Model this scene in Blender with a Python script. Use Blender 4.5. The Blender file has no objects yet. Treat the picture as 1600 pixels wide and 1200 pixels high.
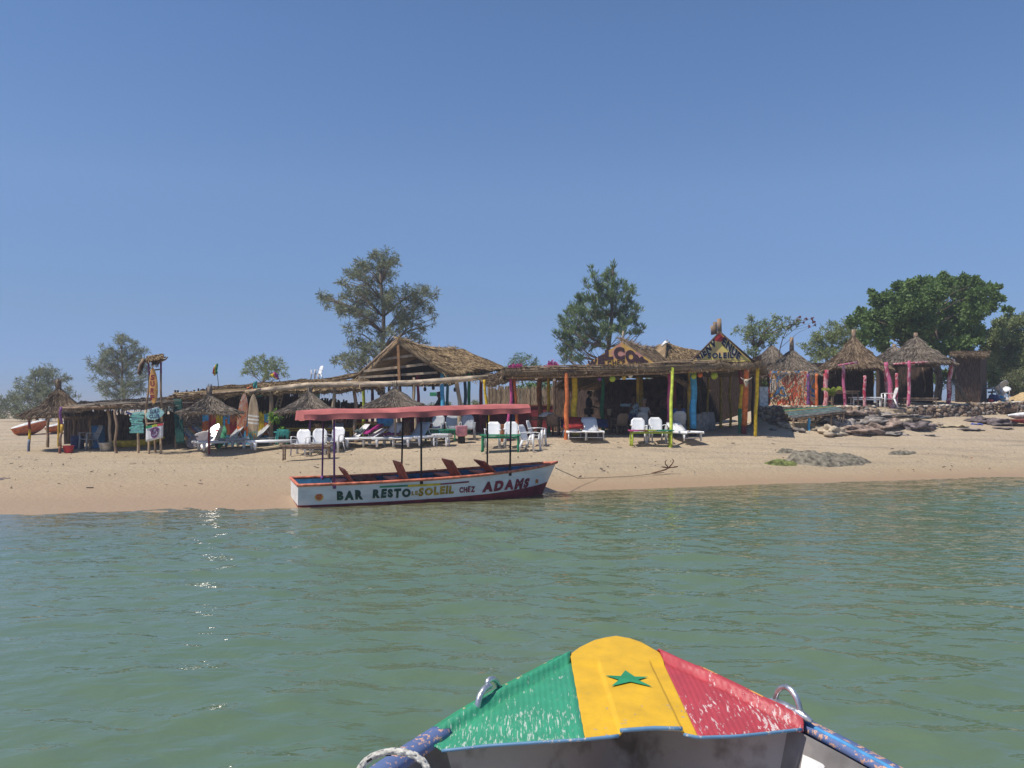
import bpy, math, random
import numpy as np
from mathutils import Vector, Matrix, noise
R = math.radians
random.seed(7); rng = np.random.default_rng(7)
scene = bpy.context.scene
col = scene.collection
# ------------------------------------------------------------ camera, sky, sun, exposure
EYE = 2.0; F = 1244.0; HOR = 640.0
cam_d = bpy.data.cameras.new('camera'); cam = bpy.data.objects.new('camera', cam_d); col.objects.link(cam)
cam.location = (0, 0, EYE); cam.rotation_euler = (R(90), 0, 0)
cam_d.sensor_width = 36; cam_d.lens = 36*F/1600; cam_d.shift_y = 0.025
cam_d.clip_start = 0.05; cam_d.clip_end = 3000
scene.camera = cam
SUN_EL = 60; SUN_AZ = -118          # azimuth measured from +Y towards +X
world = bpy.data.worlds.new("World"); scene.world = world; world.use_nodes = True
wn = world.node_tree; bg = wn.nodes['Background']
sky = wn.nodes.new('ShaderNodeTexSky'); sky.sky_type = 'NISHITA'; sky.sun_disc = False
sky.sun_elevation = R(SUN_EL); sky.sun_rotation = R(SUN_AZ); sky.altitude = 0
sky.air_density = 1.0; sky.dust_density = 0.0; sky.ozone_density = 3.5
# the air near the horizon is bluer than the clean-air model: tint the sky by elevation
geo = wn.nodes.new('ShaderNodeTexCoord'); sx = wn.nodes.new('ShaderNodeSeparateXYZ'); wn.links.new(geo.outputs['Generated'], sx.inputs[0])
srp = wn.nodes.new('ShaderNodeValToRGB'); e_ = srp.color_ramp.elements; wn.links.new(sx.outputs[2], srp.inputs[0])
SKYT = ((.015, (.37,.59,1.22)), (.06, (.50,.66,1.15)), (.112, (.66,.76,1.02)), (.255, (1.04,1.11,1.26)), (.416, (1.02,1.17,1.35)), (.9, (1.0,1.05,1.1)))
for k_, (p_, c_) in enumerate(SKYT):
    el = e_[k_] if k_ < 2 else e_.new(p_)
    el.position = p_; el.color = (*[v_/1.4 for v_ in c_], 1)
smx = wn.nodes.new('ShaderNodeVectorMath'); smx.operation = 'MULTIPLY'; wn.links.new(sky.outputs[0], smx.inputs[0]); wn.links.new(srp.outputs[0], smx.inputs[1])
wn.links.new(smx.outputs[0], bg.inputs['Color']); bg.inputs['Strength'].default_value = 0.089*1.4
sd = bpy.data.lights.new('sun', 'SUN'); sd.energy = 4.6; sd.angle = R(0.53); sd.color = (1.0, 0.93, 0.83)
sun = bpy.data.objects.new('sun', sd); col.objects.link(sun)
sv = Vector((math.cos(R(SUN_EL))*math.sin(R(SUN_AZ)), math.cos(R(SUN_EL))*math.cos(R(SUN_AZ)), math.sin(R(SUN_EL))))
sun.rotation_euler = sv.to_track_quat('Z', 'Y').to_euler()
sun.location = (-20, -10, 40)
scene.view_settings.view_transform = 'Standard'; scene.view_settings.look = 'None'
scene.view_settings.exposure = 0.05; scene.view_settings.gamma = 1.0
scene.cycles.max_bounces = 8; scene.cycles.sample_clamp_indirect = 6.0

# ------------------------------------------------------------ pixel helpers (photo pixels -> points in the world)
def at(px, py, Y): return Vector(((px-800)/F*Y, Y, EYE+(HOR-py)/F*Y))
COLS = [
 (-300,[(8,-1.6),(14.6,0),(20,.18),(24,.3),(29,.42),(36,.6),(37,.62),(60,1.05),(120,1.3)]),
 (0,   [(8,-1.6),(15.1,0),(20,.17),(24,.3),(29,.44),(36,.65),(37,.67),(60,1.05),(120,1.3)]),
 (450, [(8,-1.6),(15.95,0),(20,.14),(24,.25),(27,.34),(30,.72),(31,.75),(40,1.0),(120,1.3)]),
 (620, [(8,-1.6),(17.2,0),(20,.14),(24,.3),(27,.5),(30,.8),(31,.85),(40,1.0),(120,1.3)]),
 (870, [(8,-1.6),(19.3,0),(22,.2),(25,.45),(28.5,.85),(30,.98),(31,1.0),(42,1.1),(120,1.4)]),
 (1080,[(8,-1.6),(20.6,0),(23,.22),(26,.5),(29,.93),(31,1.05),(32,1.07),(42,1.2),(120,2)]),
 (1176,[(8,-1.6),(21.2,0),(24,.25),(27,.6),(29.6,1.0),(32,1.2),(32.5,1.22),(42,1.5),(120,2.4)]),
 (1192,[(8,-1.6),(21.3,0),(24,.25),(27,.6),(29.6,1.02),(32.8,1.5),(33.05,2.05),(38,2.3),(120,2.9)]),
 (1380,[(8,-1.6),(22.3,0),(25,.3),(28,.65),(31,1.0),(33,1.5),(33.3,2.05),(38,2.35),(120,2.9)]),
 (1425,[(8,-1.6),(22.5,0),(25,.3),(28,.65),(31,1.05),(34,1.62),(34.25,2.03),(38,2.35),(120,2.9)]),
 (1600,[(8,-1.6),(23.7,0),(26.5,.35),(29,.7),(33,1.25),(37.8,1.85),(38.1,2.3),(43,2.6),(120,3)]),
 (2000,[(8,-1.6),(25.5,0),(28,.35),(31,.7),(38,1.35),(45,2.0),(45.3,2.5),(50,2.7),(120,3)])]
CU = [(c[0]-800)/F for c in COLS]
def ground_z(x, y):
    if y < 8: return -1.6
    u = x/y; u = max(CU[0], min(CU[-1], u))
    k = 0
    while k < len(CU)-2 and u > CU[k+1]: k += 1
    t = (u-CU[k])/(CU[k+1]-CU[k])
    pts = [(a[0]+(b[0]-a[0])*t, a[1]+(b[1]-a[1])*t) for a, b in zip(COLS[k][1], COLS[k+1][1])]
    if y >= pts[-1][0]: return pts[-1][1]
    for i in range(len(pts)-1):
        if y < pts[i+1][0]:
            s = (y-pts[i][0])/(pts[i+1][0]-pts[i][0])
            return pts[i][1]+(pts[i+1][1]-pts[i][1])*s
def G(px, py):                       # first point where the view ray through a photo pixel meets the beach
    y = 14.0
    while y < 80:
        p = at(px, py, y)
        if p.z <= ground_z(p.x, y): return Vector((p.x, y, ground_z(p.x, y)))
        y += 0.05
    return Vector((at(px, py, 40).x, 40, ground_z(at(px, py, 40).x, 40)))
def GY(px, Y): x = (px-800)/F*Y; return Vector((x, Y, ground_z(x, Y)))

# ------------------------------------------------------------ mesh builder and object helpers
ORG = {}
class MB:
    def __init__(s): s.v = []; s.f = []; s.m = []
    def add(s, vs, fs, mi=0):
        n = len(s.v); s.v += [tuple(v) for v in vs]
        for f in fs: s.f.append(tuple(i+n for i in f)); s.m.append(mi)
    def box(s, c, d, rot=(0,0,0), mi=0, jit=0):
        from mathutils import Euler
        M_ = Euler(rot).to_matrix(); c = Vector(c); vs = []
        for z in (-1,1):
            for y in (-1,1):
                for x in (-1,1):
                    p = Vector((x*d[0]/2, y*d[1]/2, z*d[2]/2))
                    if jit: p += Vector([random.uniform(-jit, jit) for _ in range(3)])
                    vs.append(c + M_ @ p)
        s.add(vs, [(0,2,3,1),(4,5,7,6),(0,1,5,4),(2,6,7,3),(0,4,6,2),(1,3,7,5)], mi)
    def beam(s, p0, p1, w, h, mi=0, up=(0,0,1)):
        p0 = Vector(p0); p1 = Vector(p1); d = (p1-p0).normalized(); u = Vector(up)
        if abs(d.dot(u)) > .95: u = Vector((0,1,0))
        a = d.cross(u).normalized(); b = a.cross(d).normalized(); vs = []
        for p in (p0, p1):
            for (i, j) in ((-1,-1),(1,-1),(1,1),(-1,1)): vs.append(p + a*i*w/2 + b*j*h/2)
        s.add(vs, [(0,3,2,1),(4,5,6,7),(0,1,5,4),(1,2,6,5),(2,3,7,6),(3,0,4,7)], mi)
    def tube(s, pts, rs, n=7, mi=0, cap=True):
        pts = [Vector(p) for p in pts]
        if not hasattr(rs, '__len__'): rs = [rs]*len(pts)
        vs = []; fs = []; pa = None
        for i, p in enumerate(pts):
            d = (pts[min(i+1, len(pts)-1)]-pts[max(i-1, 0)]).normalized()
            if pa is None:
                pa = d.cross(Vector((0,0,1)) if abs(d.z) < .9 else Vector((0,1,0))).normalized()
            else:
                pa = (pa - d*pa.dot(d)).normalized()
            b = d.cross(pa)
            for k in range(n):
                a = 2*math.pi*k/n; vs.append(p + (pa*math.cos(a)+b*math.sin(a))*rs[i])
        for i in range(len(pts)-1):
            for k in range(n):
                fs.append((i*n+k, i*n+(k+1)%n, (i+1)*n+(k+1)%n, (i+1)*n+k))
        if cap:
            fs.append(tuple(range(n))[::-1]); fs.append(tuple((len(pts)-1)*n+k for k in range(n)))
        s.add(vs, fs, mi)
    def grid(s, rows, mi=0, thick=0.0, closed=False, mfun=None):
        """rows: list of lists of Vectors; a sheet, given real thickness when thick > 0"""
        nr = len(rows); nc = len(rows[0]); base = len(s.v)
        P = [[Vector(p) for p in r] for r in rows]
        top = [p for r in P for p in r]
        cc = nc if closed else nc-1
        fs = []; ms = []
        for i in range(nr-1):
            for j in range(cc):
                fs.append((i*nc+j, i*nc+(j+1)%nc, (i+1)*nc+(j+1)%nc, (i+1)*nc+j)); ms.append(mfun(i, j) if mfun else mi)
        if thick:
            nrm = []
            for i in range(nr):
                for j in range(nc):
                    a = P[min(i+1,nr-1)][j]-P[max(i-1,0)][j]
                    b = (P[i][(j+1)%nc] if closed or j < nc-1 else P[i][j])-(P[i][(j-1)%nc] if closed or j > 0 else P[i][j])
                    c = b.cross(a); nrm.append(c.normalized() if c.length > 1e-9 else Vector((0,0,1)))
            bot = [top[k]-nrm[k]*thick for k in range(len(top))]
            N = nr*nc
            f2 = [tuple(i+N for i in f[::-1]) for f in fs]; m2 = list(ms)
            ed = []
            if not closed:
                for i in range(nr-1):
                    ed.append((i*nc, (i+1)*nc, (i+1)*nc+N, i*nc+N)); ed.append(((i+1)*nc+nc-1, i*nc+nc-1, i*nc+nc-1+N, (i+1)*nc+nc-1+N))
            for j in range(cc):
                a = j; b = (j+1)%nc
                ed.append((b, a, a+N, b+N)); o = (nr-1)*nc; ed.append((o+a, o+b, o+b+N, o+a+N))
            s.v += [tuple(v) for v in top+bot]
            for f, m in zip(fs+f2, ms+m2): s.f.append(tuple(i+base for i in f)); s.m.append(m)
            for f in ed: s.f.append(tuple(i+base for i in f)); s.m.append(mi)
        else:
            s.v += [tuple(v) for v in top]
            for f, m in zip(fs, ms): s.f.append(tuple(i+base for i in f)); s.m.append(m)
    def blade(s, p, d, L, w, mi=0):
        d = Vector(d).normalized(); a = d.cross(Vector((random.uniform(-1,1), random.uniform(-1,1), random.uniform(-.3,1)))).normalized()
        p = Vector(p); s.add([p-a*w/2, p+a*w/2, p+d*L*.6+a*w*.4, p+d*L, p+d*L*.6-a*w*.4], [(0,1,2,3,4)], mi)
    def build(s, name, mats, parent=None, smooth=True, origin=None):
        me = bpy.data.meshes.new(name)
        o_ = Vector(origin) if origin is not None else (Vector(ORG.get(parent.name, (0,0,0))) if parent else Vector((0,0,0)))
        me.from_pydata([(v[0]-o_.x, v[1]-o_.y, v[2]-o_.z) for v in s.v], [], s.f)
        if not isinstance(mats, (list, tuple)): mats = [mats]
        for m in mats: me.materials.append(m)
        me.polygons.foreach_set('material_index', s.m)
        if smooth is True: me.polygons.foreach_set('use_smooth', [True]*len(s.f))
        me.update()
        o = bpy.data.objects.new(name, me); col.objects.link(o)
        if smooth == 'auto':
            me.polygons.foreach_set('use_smooth', [True]*len(s.f))
            me.set_sharp_from_angle(angle=R(38))
        if parent:
            o.parent = parent
            ORG[o.name] = ORG.get(parent.name, (0,0,0))
        elif origin is not None: o.location = origin; ORG[o.name] = tuple(origin)
        return o
def props(o, label=None, cat=None, group=None, kind=None):
    if label: o['label'] = label
    if cat: o['category'] = cat
    if group: o['group'] = group
    if kind: o['kind'] = kind
    return o
def thing(name, label, cat, loc=(0,0,0), rz=0, group=None, world=False):
    o = bpy.data.objects.new(name, None); col.objects.link(o); o.empty_display_size = .2
    o.location = loc; o.rotation_euler = (0, 0, rz)
    if world: ORG[o.name] = tuple(loc)
    return props(o, label, cat, group)
KIDS = {}
def copy_tree(o, parent=None):
    c = o.copy(); col.objects.link(c)
    if parent: c.parent = parent
    for ch in [x for x in bpy.data.objects if x.parent == o]: copy_tree(ch, c)
    return c
USED = set()
def place(proto, loc, rz, label, group=None, scale=None, tilt=None):
    if proto.name in USED: o = copy_tree(proto)
    else: o = proto; USED.add(proto.name)
    o.location = loc; o.rotation_euler = (tilt[0] if tilt else 0, tilt[1] if tilt else 0, rz)
    if scale: o.scale = (scale,)*3 if not hasattr(scale, '__len__') else scale
    o['label'] = label
    if group: o['group'] = group
    elif 'group' in o: del o['group']
    return o

# ------------------------------------------------------------ materials
def lin(r, g, b):
    f = lambda c: (c/255/12.92 if c/255 <= .04045 else ((c/255+.055)/1.055)**2.4)
    return (f(r), f(g), f(b))
MATS = {}
def M(name, rgb, rough=.7, var=.12, scale=6, bump=0, stretch=(1,1,1), spec=.3, metal=0, rgb2=None, coat=0, thr=None, detail=4):
    if name in MATS: return MATS[name]
    m = bpy.data.materials.new(name); m.use_nodes = True; nt = m.node_tree; b = nt.nodes['Principled BSDF']
    b.inputs['Roughness'].default_value = rough; b.inputs['Metallic'].default_value = metal
    b.inputs['Specular IOR Level'].default_value = spec
    if coat: b.inputs['Coat Weight'].default_value = coat; b.inputs['Coat Roughness'].default_value = .08
    tc = nt.nodes.new('ShaderNodeTexCoord'); mp = nt.nodes.new('ShaderNodeMapping'); mp.inputs['Scale'].default_value = stretch
    nt.links.new(tc.outputs['Object'], mp.inputs[0])
    nz = nt.nodes.new('ShaderNodeTexNoise'); nz.inputs['Scale'].default_value = scale; nz.inputs['Detail'].default_value = detail
    nt.links.new(mp.outputs[0], nz.inputs['Vector'])
    rp = nt.nodes.new('ShaderNodeValToRGB')
    d = rgb2 if rgb2 else tuple(max(0, c*(1-2.2*var)) for c in rgb)
    l = rgb if rgb2 else tuple(min(1, c*(1+1.6*var)) for c in rgb)
    lo, hi = thr if thr else (.3, .7)
    rp.color_ramp.elements[0].position = lo; rp.color_ramp.elements[1].position = hi
    rp.color_ramp.elements[0].color = (*d, 1); rp.color_ramp.elements[1].color = (*l, 1)
    nt.links.new(nz.outputs['Fac'], rp.inputs[0]); nt.links.new(rp.outputs[0], b.inputs['Base Color'])
    if bump:
        bp = nt.nodes.new('ShaderNodeBump'); bp.inputs['Strength'].default_value = bump; bp.inputs['Distance'].default_value = .02
        nt.links.new(nz.outputs['Fac'], bp.inputs['Height']); nt.links.new(bp.outputs[0], b.inputs['Normal'])
    MATS[name] = m; return m
def ramp_mat(name, cols, scale=4, kind='noise', stretch=(1,1,1), rough=.7, dist=2, const=True, rot=(0,0,0)):
    if name in MATS: return MATS[name]
    m = bpy.data.materials.new(name); m.use_nodes = True; nt = m.node_tree; b = nt.nodes['Principled BSDF']
    b.inputs['Roughness'].default_value = rough; b.inputs['Specular IOR Level'].default_value = .25
    tc = nt.nodes.new('ShaderNodeTexCoord'); mp = nt.nodes.new('ShaderNodeMapping'); mp.inputs['Scale'].default_value = stretch; mp.inputs['Rotation'].default_value = rot
    nt.links.new(tc.outputs['Object'], mp.inputs[0])
    if kind == 'noise':
        t = nt.nodes.new('ShaderNodeTexNoise'); t.inputs['Scale'].default_value = scale; t.inputs['Distortion'].default_value = dist; out = t.outputs['Fac']
    elif kind == 'wave':
        t = nt.nodes.new('ShaderNodeTexWave'); t.wave_profile = 'SAW'; t.inputs['Scale'].default_value = scale; t.inputs['Distortion'].default_value = dist; out = t.outputs['Fac']
    else:
        t = nt.nodes.new('ShaderNodeTexVoronoi'); t.inputs['Scale'].default_value = scale
        sp = nt.nodes.new('ShaderNodeSeparateColor'); nt.links.new(t.outputs['Color'], sp.inputs[0]); out = sp.outputs[0]
    nt.links.new(mp.outputs[0], t.inputs['Vector'])
    rp = nt.nodes.new('ShaderNodeValToRGB'); cr = rp.color_ramp
    if const: cr.interpolation = 'CONSTANT'
    n = len(cols); lo, hi = (.3, .7) if kind == 'noise' else (0, 1)
    for i, c in enumerate(cols):
        p = lo+(hi-lo)*i/n
        if i == 0: cr.elements[0].position = 0; e = cr.elements[0]
        elif i == 1: cr.elements[1].position = p; e = cr.elements[1]
        else: e = cr.elements.new(p)
        e.color = (*c, 1)
    nt.links.new(out, rp.inputs[0]); nt.links.new(rp.outputs[0], b.inputs['Base Color'])
    MATS[name] = m; return m
def thatch_mat(name, rgb, dark, scale=14):
    m = bpy.data.materials.new(name); m.use_nodes = True; nt = m.node_tree; b = nt.nodes['Principled BSDF']
    b.inputs['Roughness'].default_value = .85; b.inputs['Specular IOR Level'].default_value = .15
    tc = nt.nodes.new('ShaderNodeTexCoord')
    n1 = nt.nodes.new('ShaderNodeTexNoise'); n1.inputs['Scale'].default_value = 1.3; n1.inputs['Detail'].default_value = 5
    mp = nt.nodes.new('ShaderNodeMapping'); mp.inputs['Scale'].default_value = (3, 3, .8); nt.links.new(tc.outputs['Object'], mp.inputs[0])
    n2 = nt.nodes.new('ShaderNodeTexNoise'); n2.inputs['Scale'].default_value = scale; n2.inputs['Detail'].default_value = 6
    nt.links.new(tc.outputs['Object'], n1.inputs['Vector']); nt.links.new(mp.outputs[0], n2.inputs['Vector'])
    ad = nt.nodes.new('ShaderNodeMath'); ad.operation = 'ADD'; nt.links.new(n1.outputs['Fac'], ad.inputs[0]); nt.links.new(n2.outputs['Fac'], ad.inputs[1])
    rp = nt.nodes.new('ShaderNodeValToRGB'); rp.color_ramp.elements[0].position = .75/2+.02; rp.color_ramp.elements[1].position = .62
    md = nt.nodes.new('ShaderNodeMath'); md.operation = 'MULTIPLY'; md.inputs[1].default_value = .5; nt.links.new(ad.outputs[0], md.inputs[0])
    rp.color_ramp.elements[0].color = (*dark, 1); rp.color_ramp.elements[1].color = (*rgb, 1)
    nt.links.new(md.outputs[0], rp.inputs[0]); nt.links.new(rp.outputs[0], b.inputs['Base Color'])
    bp = nt.nodes.new('ShaderNodeBump'); bp.inputs['Strength'].default_value = .8; bp.inputs['Distance'].default_value = .03
    nt.links.new(n2.outputs['Fac'], bp.inputs['Height']); nt.links.new(bp.outputs[0], b.inputs['Normal'])
    MATS[name] = m; return m
def leaf_mat(name, a, b_, scale=.9, trans=.25):
    m = bpy.data.materials.new(name); m.use_nodes = True; nt = m.node_tree; b = nt.nodes['Principled BSDF']
    b.inputs['Roughness'].default_value = .55; b.inputs['Specular IOR Level'].default_value = .25
    tc = nt.nodes.new('ShaderNodeTexCoord')
    nz = nt.nodes.new('ShaderNodeTexNoise'); nz.inputs['Scale'].default_value = scale; nz.inputs['Detail'].default_value = 8; nz.inputs['Roughness'].default_value = .75
    nt.links.new(tc.outputs['Object'], nz.inputs['Vector'])
    rp = nt.nodes.new('ShaderNodeValToRGB'); rp.color_ramp.elements[0].position = .35; rp.color_ramp.elements[1].position = .65
    rp.color_ramp.elements[0].color = (*a, 1); rp.color_ramp.elements[1].color = (*b_, 1)
    nt.links.new(nz.outputs['Fac'], rp.inputs[0]); nt.links.new(rp.outputs[0], b.inputs['Base Color'])
    tr = nt.nodes.new('ShaderNodeBsdfTranslucent'); nt.links.new(rp.outputs[0], tr.inputs['Color'])
    mx = nt.nodes.new('ShaderNodeMixShader'); mx.inputs[0].default_value = trans
    nt.links.new(b.outputs[0], mx.inputs[1]); nt.links.new(tr.outputs[0], mx.inputs[2]); nt.links.new(mx.outputs[0], nt.nodes['Material Output'].inputs[0])
    MATS[name] = m; return m
T_GREY = thatch_mat('thatch_grey', (.34,.285,.225), (.12,.095,.075))
T_TAN = thatch_mat('thatch_tan', (.46,.33,.19), (.12,.075,.04))
T_BROWN = thatch_mat('thatch_brown', (.36,.27,.18), (.12,.085,.055))
WOOD = M('weathered_wood', (.30,.21,.14), .8, .25, 9, .3, (1,1,.25))
WOODL = M('pale_wood', (.46,.35,.23), .8, .2, 9, .3, (1,1,.25))
WOODD = M('dark_wood', (.10,.065,.045), .8, .25, 9, .3, (1,1,.25))
LOG = M('bleached_log', (.48,.38,.27), .85, .3, 7, .5, (.4,1,1))
WHITE = M('white_plastic', (.80,.80,.80), .35, .04, 3, 0, spec=.5)
GREYP = M('grey_plastic', (.42,.44,.46), .45, .08, 3)
WICK = M('wicker', (.115,.075,.05), .85, .4, 18, .6, (1,1,.3))
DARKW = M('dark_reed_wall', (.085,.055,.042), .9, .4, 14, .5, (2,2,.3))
BARK = M('bark', (.17,.13,.10), .9, .3, 10, .6, (1,1,.3))
P = {}
for nm, c in dict(red=(.50,.05,.06), magenta=(.52,.08,.24), pink=(.72,.32,.38), orange=(.62,.17,.05), yellow=(.72,.50,.03), lime=(.42,.50,.05),
                  green=(.03,.26,.12), blue=(.04,.22,.50), sky=(.08,.40,.66), purple=(.20,.07,.24), brown=(.22,.09,.05), darkred=(.22,.03,.04),
                  black=(.02,.02,.022), teal=(.08,.42,.38), turq=(.30,.62,.60), navy=(.03,.05,.16), white=(.78,.77,.74), ochre=(.55,.36,.05)).items():
    P[nm] = M('paint_'+nm, c, .6, .16, 7, .15)

# ------------------------------------------------------------ beach, hinterland and seabed: one sheet to the horizon
def axis(lo, dlo, dhi, hi, step, ratio=1.25):
    a = list(np.arange(dlo, dhi+1e-6, step)); s = step
    while a[-1] < hi: s *= ratio; a.append(a[-1]+s)
    s = step
    while a[0] > lo: s *= ratio; a.insert(0, a[0]-s)
    return a
def sheet(name, xs, ys, zf, mat):
    nx, ny = len(xs), len(ys); V = np.zeros((ny, nx, 3)); V[...,0] = np.array(xs)[None]; V[...,1] = np.array(ys)[:,None]
    V[...,2] = zf(V[...,0], V[...,1])
    I = np.arange(ny*nx).reshape(ny, nx); Fq = np.stack([I[:-1,:-1], I[:-1,1:], I[1:,1:], I[1:,:-1]], -1).reshape(-1, 4)
    me = bpy.data.meshes.new(name); me.vertices.add(nx*ny); me.vertices.foreach_set('co', V.ravel())
    me.loops.add(len(Fq)*4); me.loops.foreach_set('vertex_index', Fq.ravel().astype(np.int32))
    me.polygons.add(len(Fq)); me.polygons.foreach_set('loop_start', np.arange(0, len(Fq)*4, 4, dtype=np.int32))
    me.polygons.foreach_set('use_smooth', np.ones(len(Fq), dtype=bool)); me.update(); me.validate()
    me.materials.append(mat); o = bpy.data.objects.new(name, me); col.objects.link(o); return o
def nz2(x, y, s, seed=0): return noise.noise(Vector((x*s+seed, y*s, seed*1.7)))
def beach_z(X, Y):
    Z = np.zeros_like(X)
    for i in range(X.shape[0]):
        for j in range(X.shape[1]):
            x, y = X[i,j], Y[i,j]; z = ground_z(x, y)
            if 12 < y < 70 and abs(x) < 60:
                w = min(1, max(0, (z-.02)*4)); z += w*(.05*nz2(x,y,.45)+.025*nz2(x,y,1.7,3)+.012*nz2(x,y,4.5,5))+.015*nz2(x,y,.25,9)
            Z[i,j] = z
    return Z
def sand_mat():
    m = bpy.data.materials.new('sand'); m.use_nodes = True; nt = m.node_tree; b = nt.nodes['Principled BSDF']; L = nt.links.new
    tc = nt.nodes.new('ShaderNodeTexCoord'); sp = nt.nodes.new('ShaderNodeSeparateXYZ'); L(tc.outputs['Object'], sp.inputs[0])
    def nzn(scale, det=6, st=(1,1,1), ro=.6, dist=0):
        mp = nt.nodes.new('ShaderNodeMapping'); mp.inputs['Scale'].default_value = st; L(tc.outputs['Object'], mp.inputs[0])
        n = nt.nodes.new('ShaderNodeTexNoise'); n.inputs['Scale'].default_value = scale; n.inputs['Detail'].default_value = det; n.inputs['Roughness'].default_value = ro; n.inputs['Distortion'].default_value = dist
        L(mp.outputs[0], n.inputs['Vector']); return n.outputs['Fac']
    def mr(v, a, b2, c=0, d=1):
        n = nt.nodes.new('ShaderNodeMapRange'); n.inputs[1].default_value = a; n.inputs[2].default_value = b2; n.inputs[3].default_value = c; n.inputs[4].default_value = d
        L(v, n.inputs[0]); return n.outputs[0]
    def mix(f, a, c):
        n = nt.nodes.new('ShaderNodeMix'); n.data_type = 'RGBA'
        L(f, n.inputs[0])
        for k, v in ((6, a), (7, c)):
            if isinstance(v, tuple): n.inputs[k].default_value = (*v, 1)
            else: L(v, n.inputs[k])
        return n.outputs[2]
    def mul(a, c):
        n = nt.nodes.new('ShaderNodeMath'); n.operation = 'MULTIPLY'; L(a, n.inputs[0])
        if isinstance(c, float): n.inputs[1].default_value = c
        else: L(c, n.inputs[1])
        return n.outputs[0]
    big = nzn(.35); fine = nzn(9, 8); streak = nzn(1.0, 7, (.22, 1.9, 1), .68, .8); speck = nzn(26, 2)
    c = mix(mr(big, .3, .7), (.46,.36,.24), (.57,.465,.33))
    c = mix(mul(mr(fine, .35, .7), .45), c, (.31,.235,.165))
    # weed and damp streaks left by the tide on the middle of the beach
    band = mul(mr(sp.outputs[2], .06, .3), mr(sp.outputs[2], 1.15, .7))
    c = mix(mul(mul(mr(streak, .50, .60), band), .60), c, (.24,.205,.165))
    c = mix(mul(mr(speck, .70, .76), .5), c, (.10,.075,.05))
    c = mix(mul(mr(sp.outputs[2], .75, .15), .8), c, (.43,.335,.215))
    # wet sand just above the water
    wz = nt.nodes.new('ShaderNodeMath'); wz.operation = 'ADD'; L(sp.outputs[2], wz.inputs[0]); L(mul(big, .10), wz.inputs[1])
    wet = mul(mr(wz.outputs[0], .30, .10), .75)
    c = mix(wet, c, (.34,.225,.135))
    L(c, b.inputs['Base Color']); L(mr(wet, 0, 1, .9, .42), b.inputs['Roughness']); b.inputs['Specular IOR Level'].default_value = .3
    bp = nt.nodes.new('ShaderNodeBump'); bp.inputs['Strength'].default_value = 1.0; bp.inputs['Distance'].default_value = .09
    foot = nzn(2.6, 5); ad = nt.nodes.new('ShaderNodeMath'); ad.operation = 'ADD'; L(fine, ad.inputs[0]); L(foot, ad.inputs[1])
    iw = nt.nodes.new('ShaderNodeMath'); iw.operation = 'SUBTRACT'; iw.inputs[0].default_value = 1; L(wet, iw.inputs[1])
    L(mul(ad.outputs[0], iw.outputs[0]), bp.inputs['Height']); L(bp.outputs[0], b.inputs['Normal'])
    return m
xs = axis(-1500, -24, 30, 1500, .3); ys = axis(-60, 13, 48, 1500, .22)
beach = props(sheet('beach', xs, ys, beach_z, sand_mat()), kind='structure')

# ------------------------------------------------------------ the sea: real waves near the boats, one sheet
WV = []
rw = random.Random(3)
for k in range(64):
    lam = 0.24*(1.45/.24)**rw.random(); a = rw.gauss(R(76), .50); amp = .0030*lam**.75*rw.uniform(.5,1.2)
    WV.append((2*math.pi/lam*math.cos(a), 2*math.pi/lam*math.sin(a), amp, rw.uniform(0, 6.28)))
def sea_z(X, Y):
    Z = np.zeros_like(X)
    env = .75+.35*np.sin(X*.31+Y*.17)+.25*np.sin(X*.13-Y*.41+2)
    for kx, ky, a, ph in WV: Z += a*np.sin(kx*X+ky*Y+ph)
    fall = np.clip(1-(np.hypot(X-2, Y-8)-24)/14, 0, 1)
    shore = np.clip((18.3+.36*X-Y)/4.5, .30, 1)
    Z = Z*env*1.25; Z = Z+np.where(Z > 0, Z*Z*9, 0)      # sharper crests than troughs
    return Z*fall*shore
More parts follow.
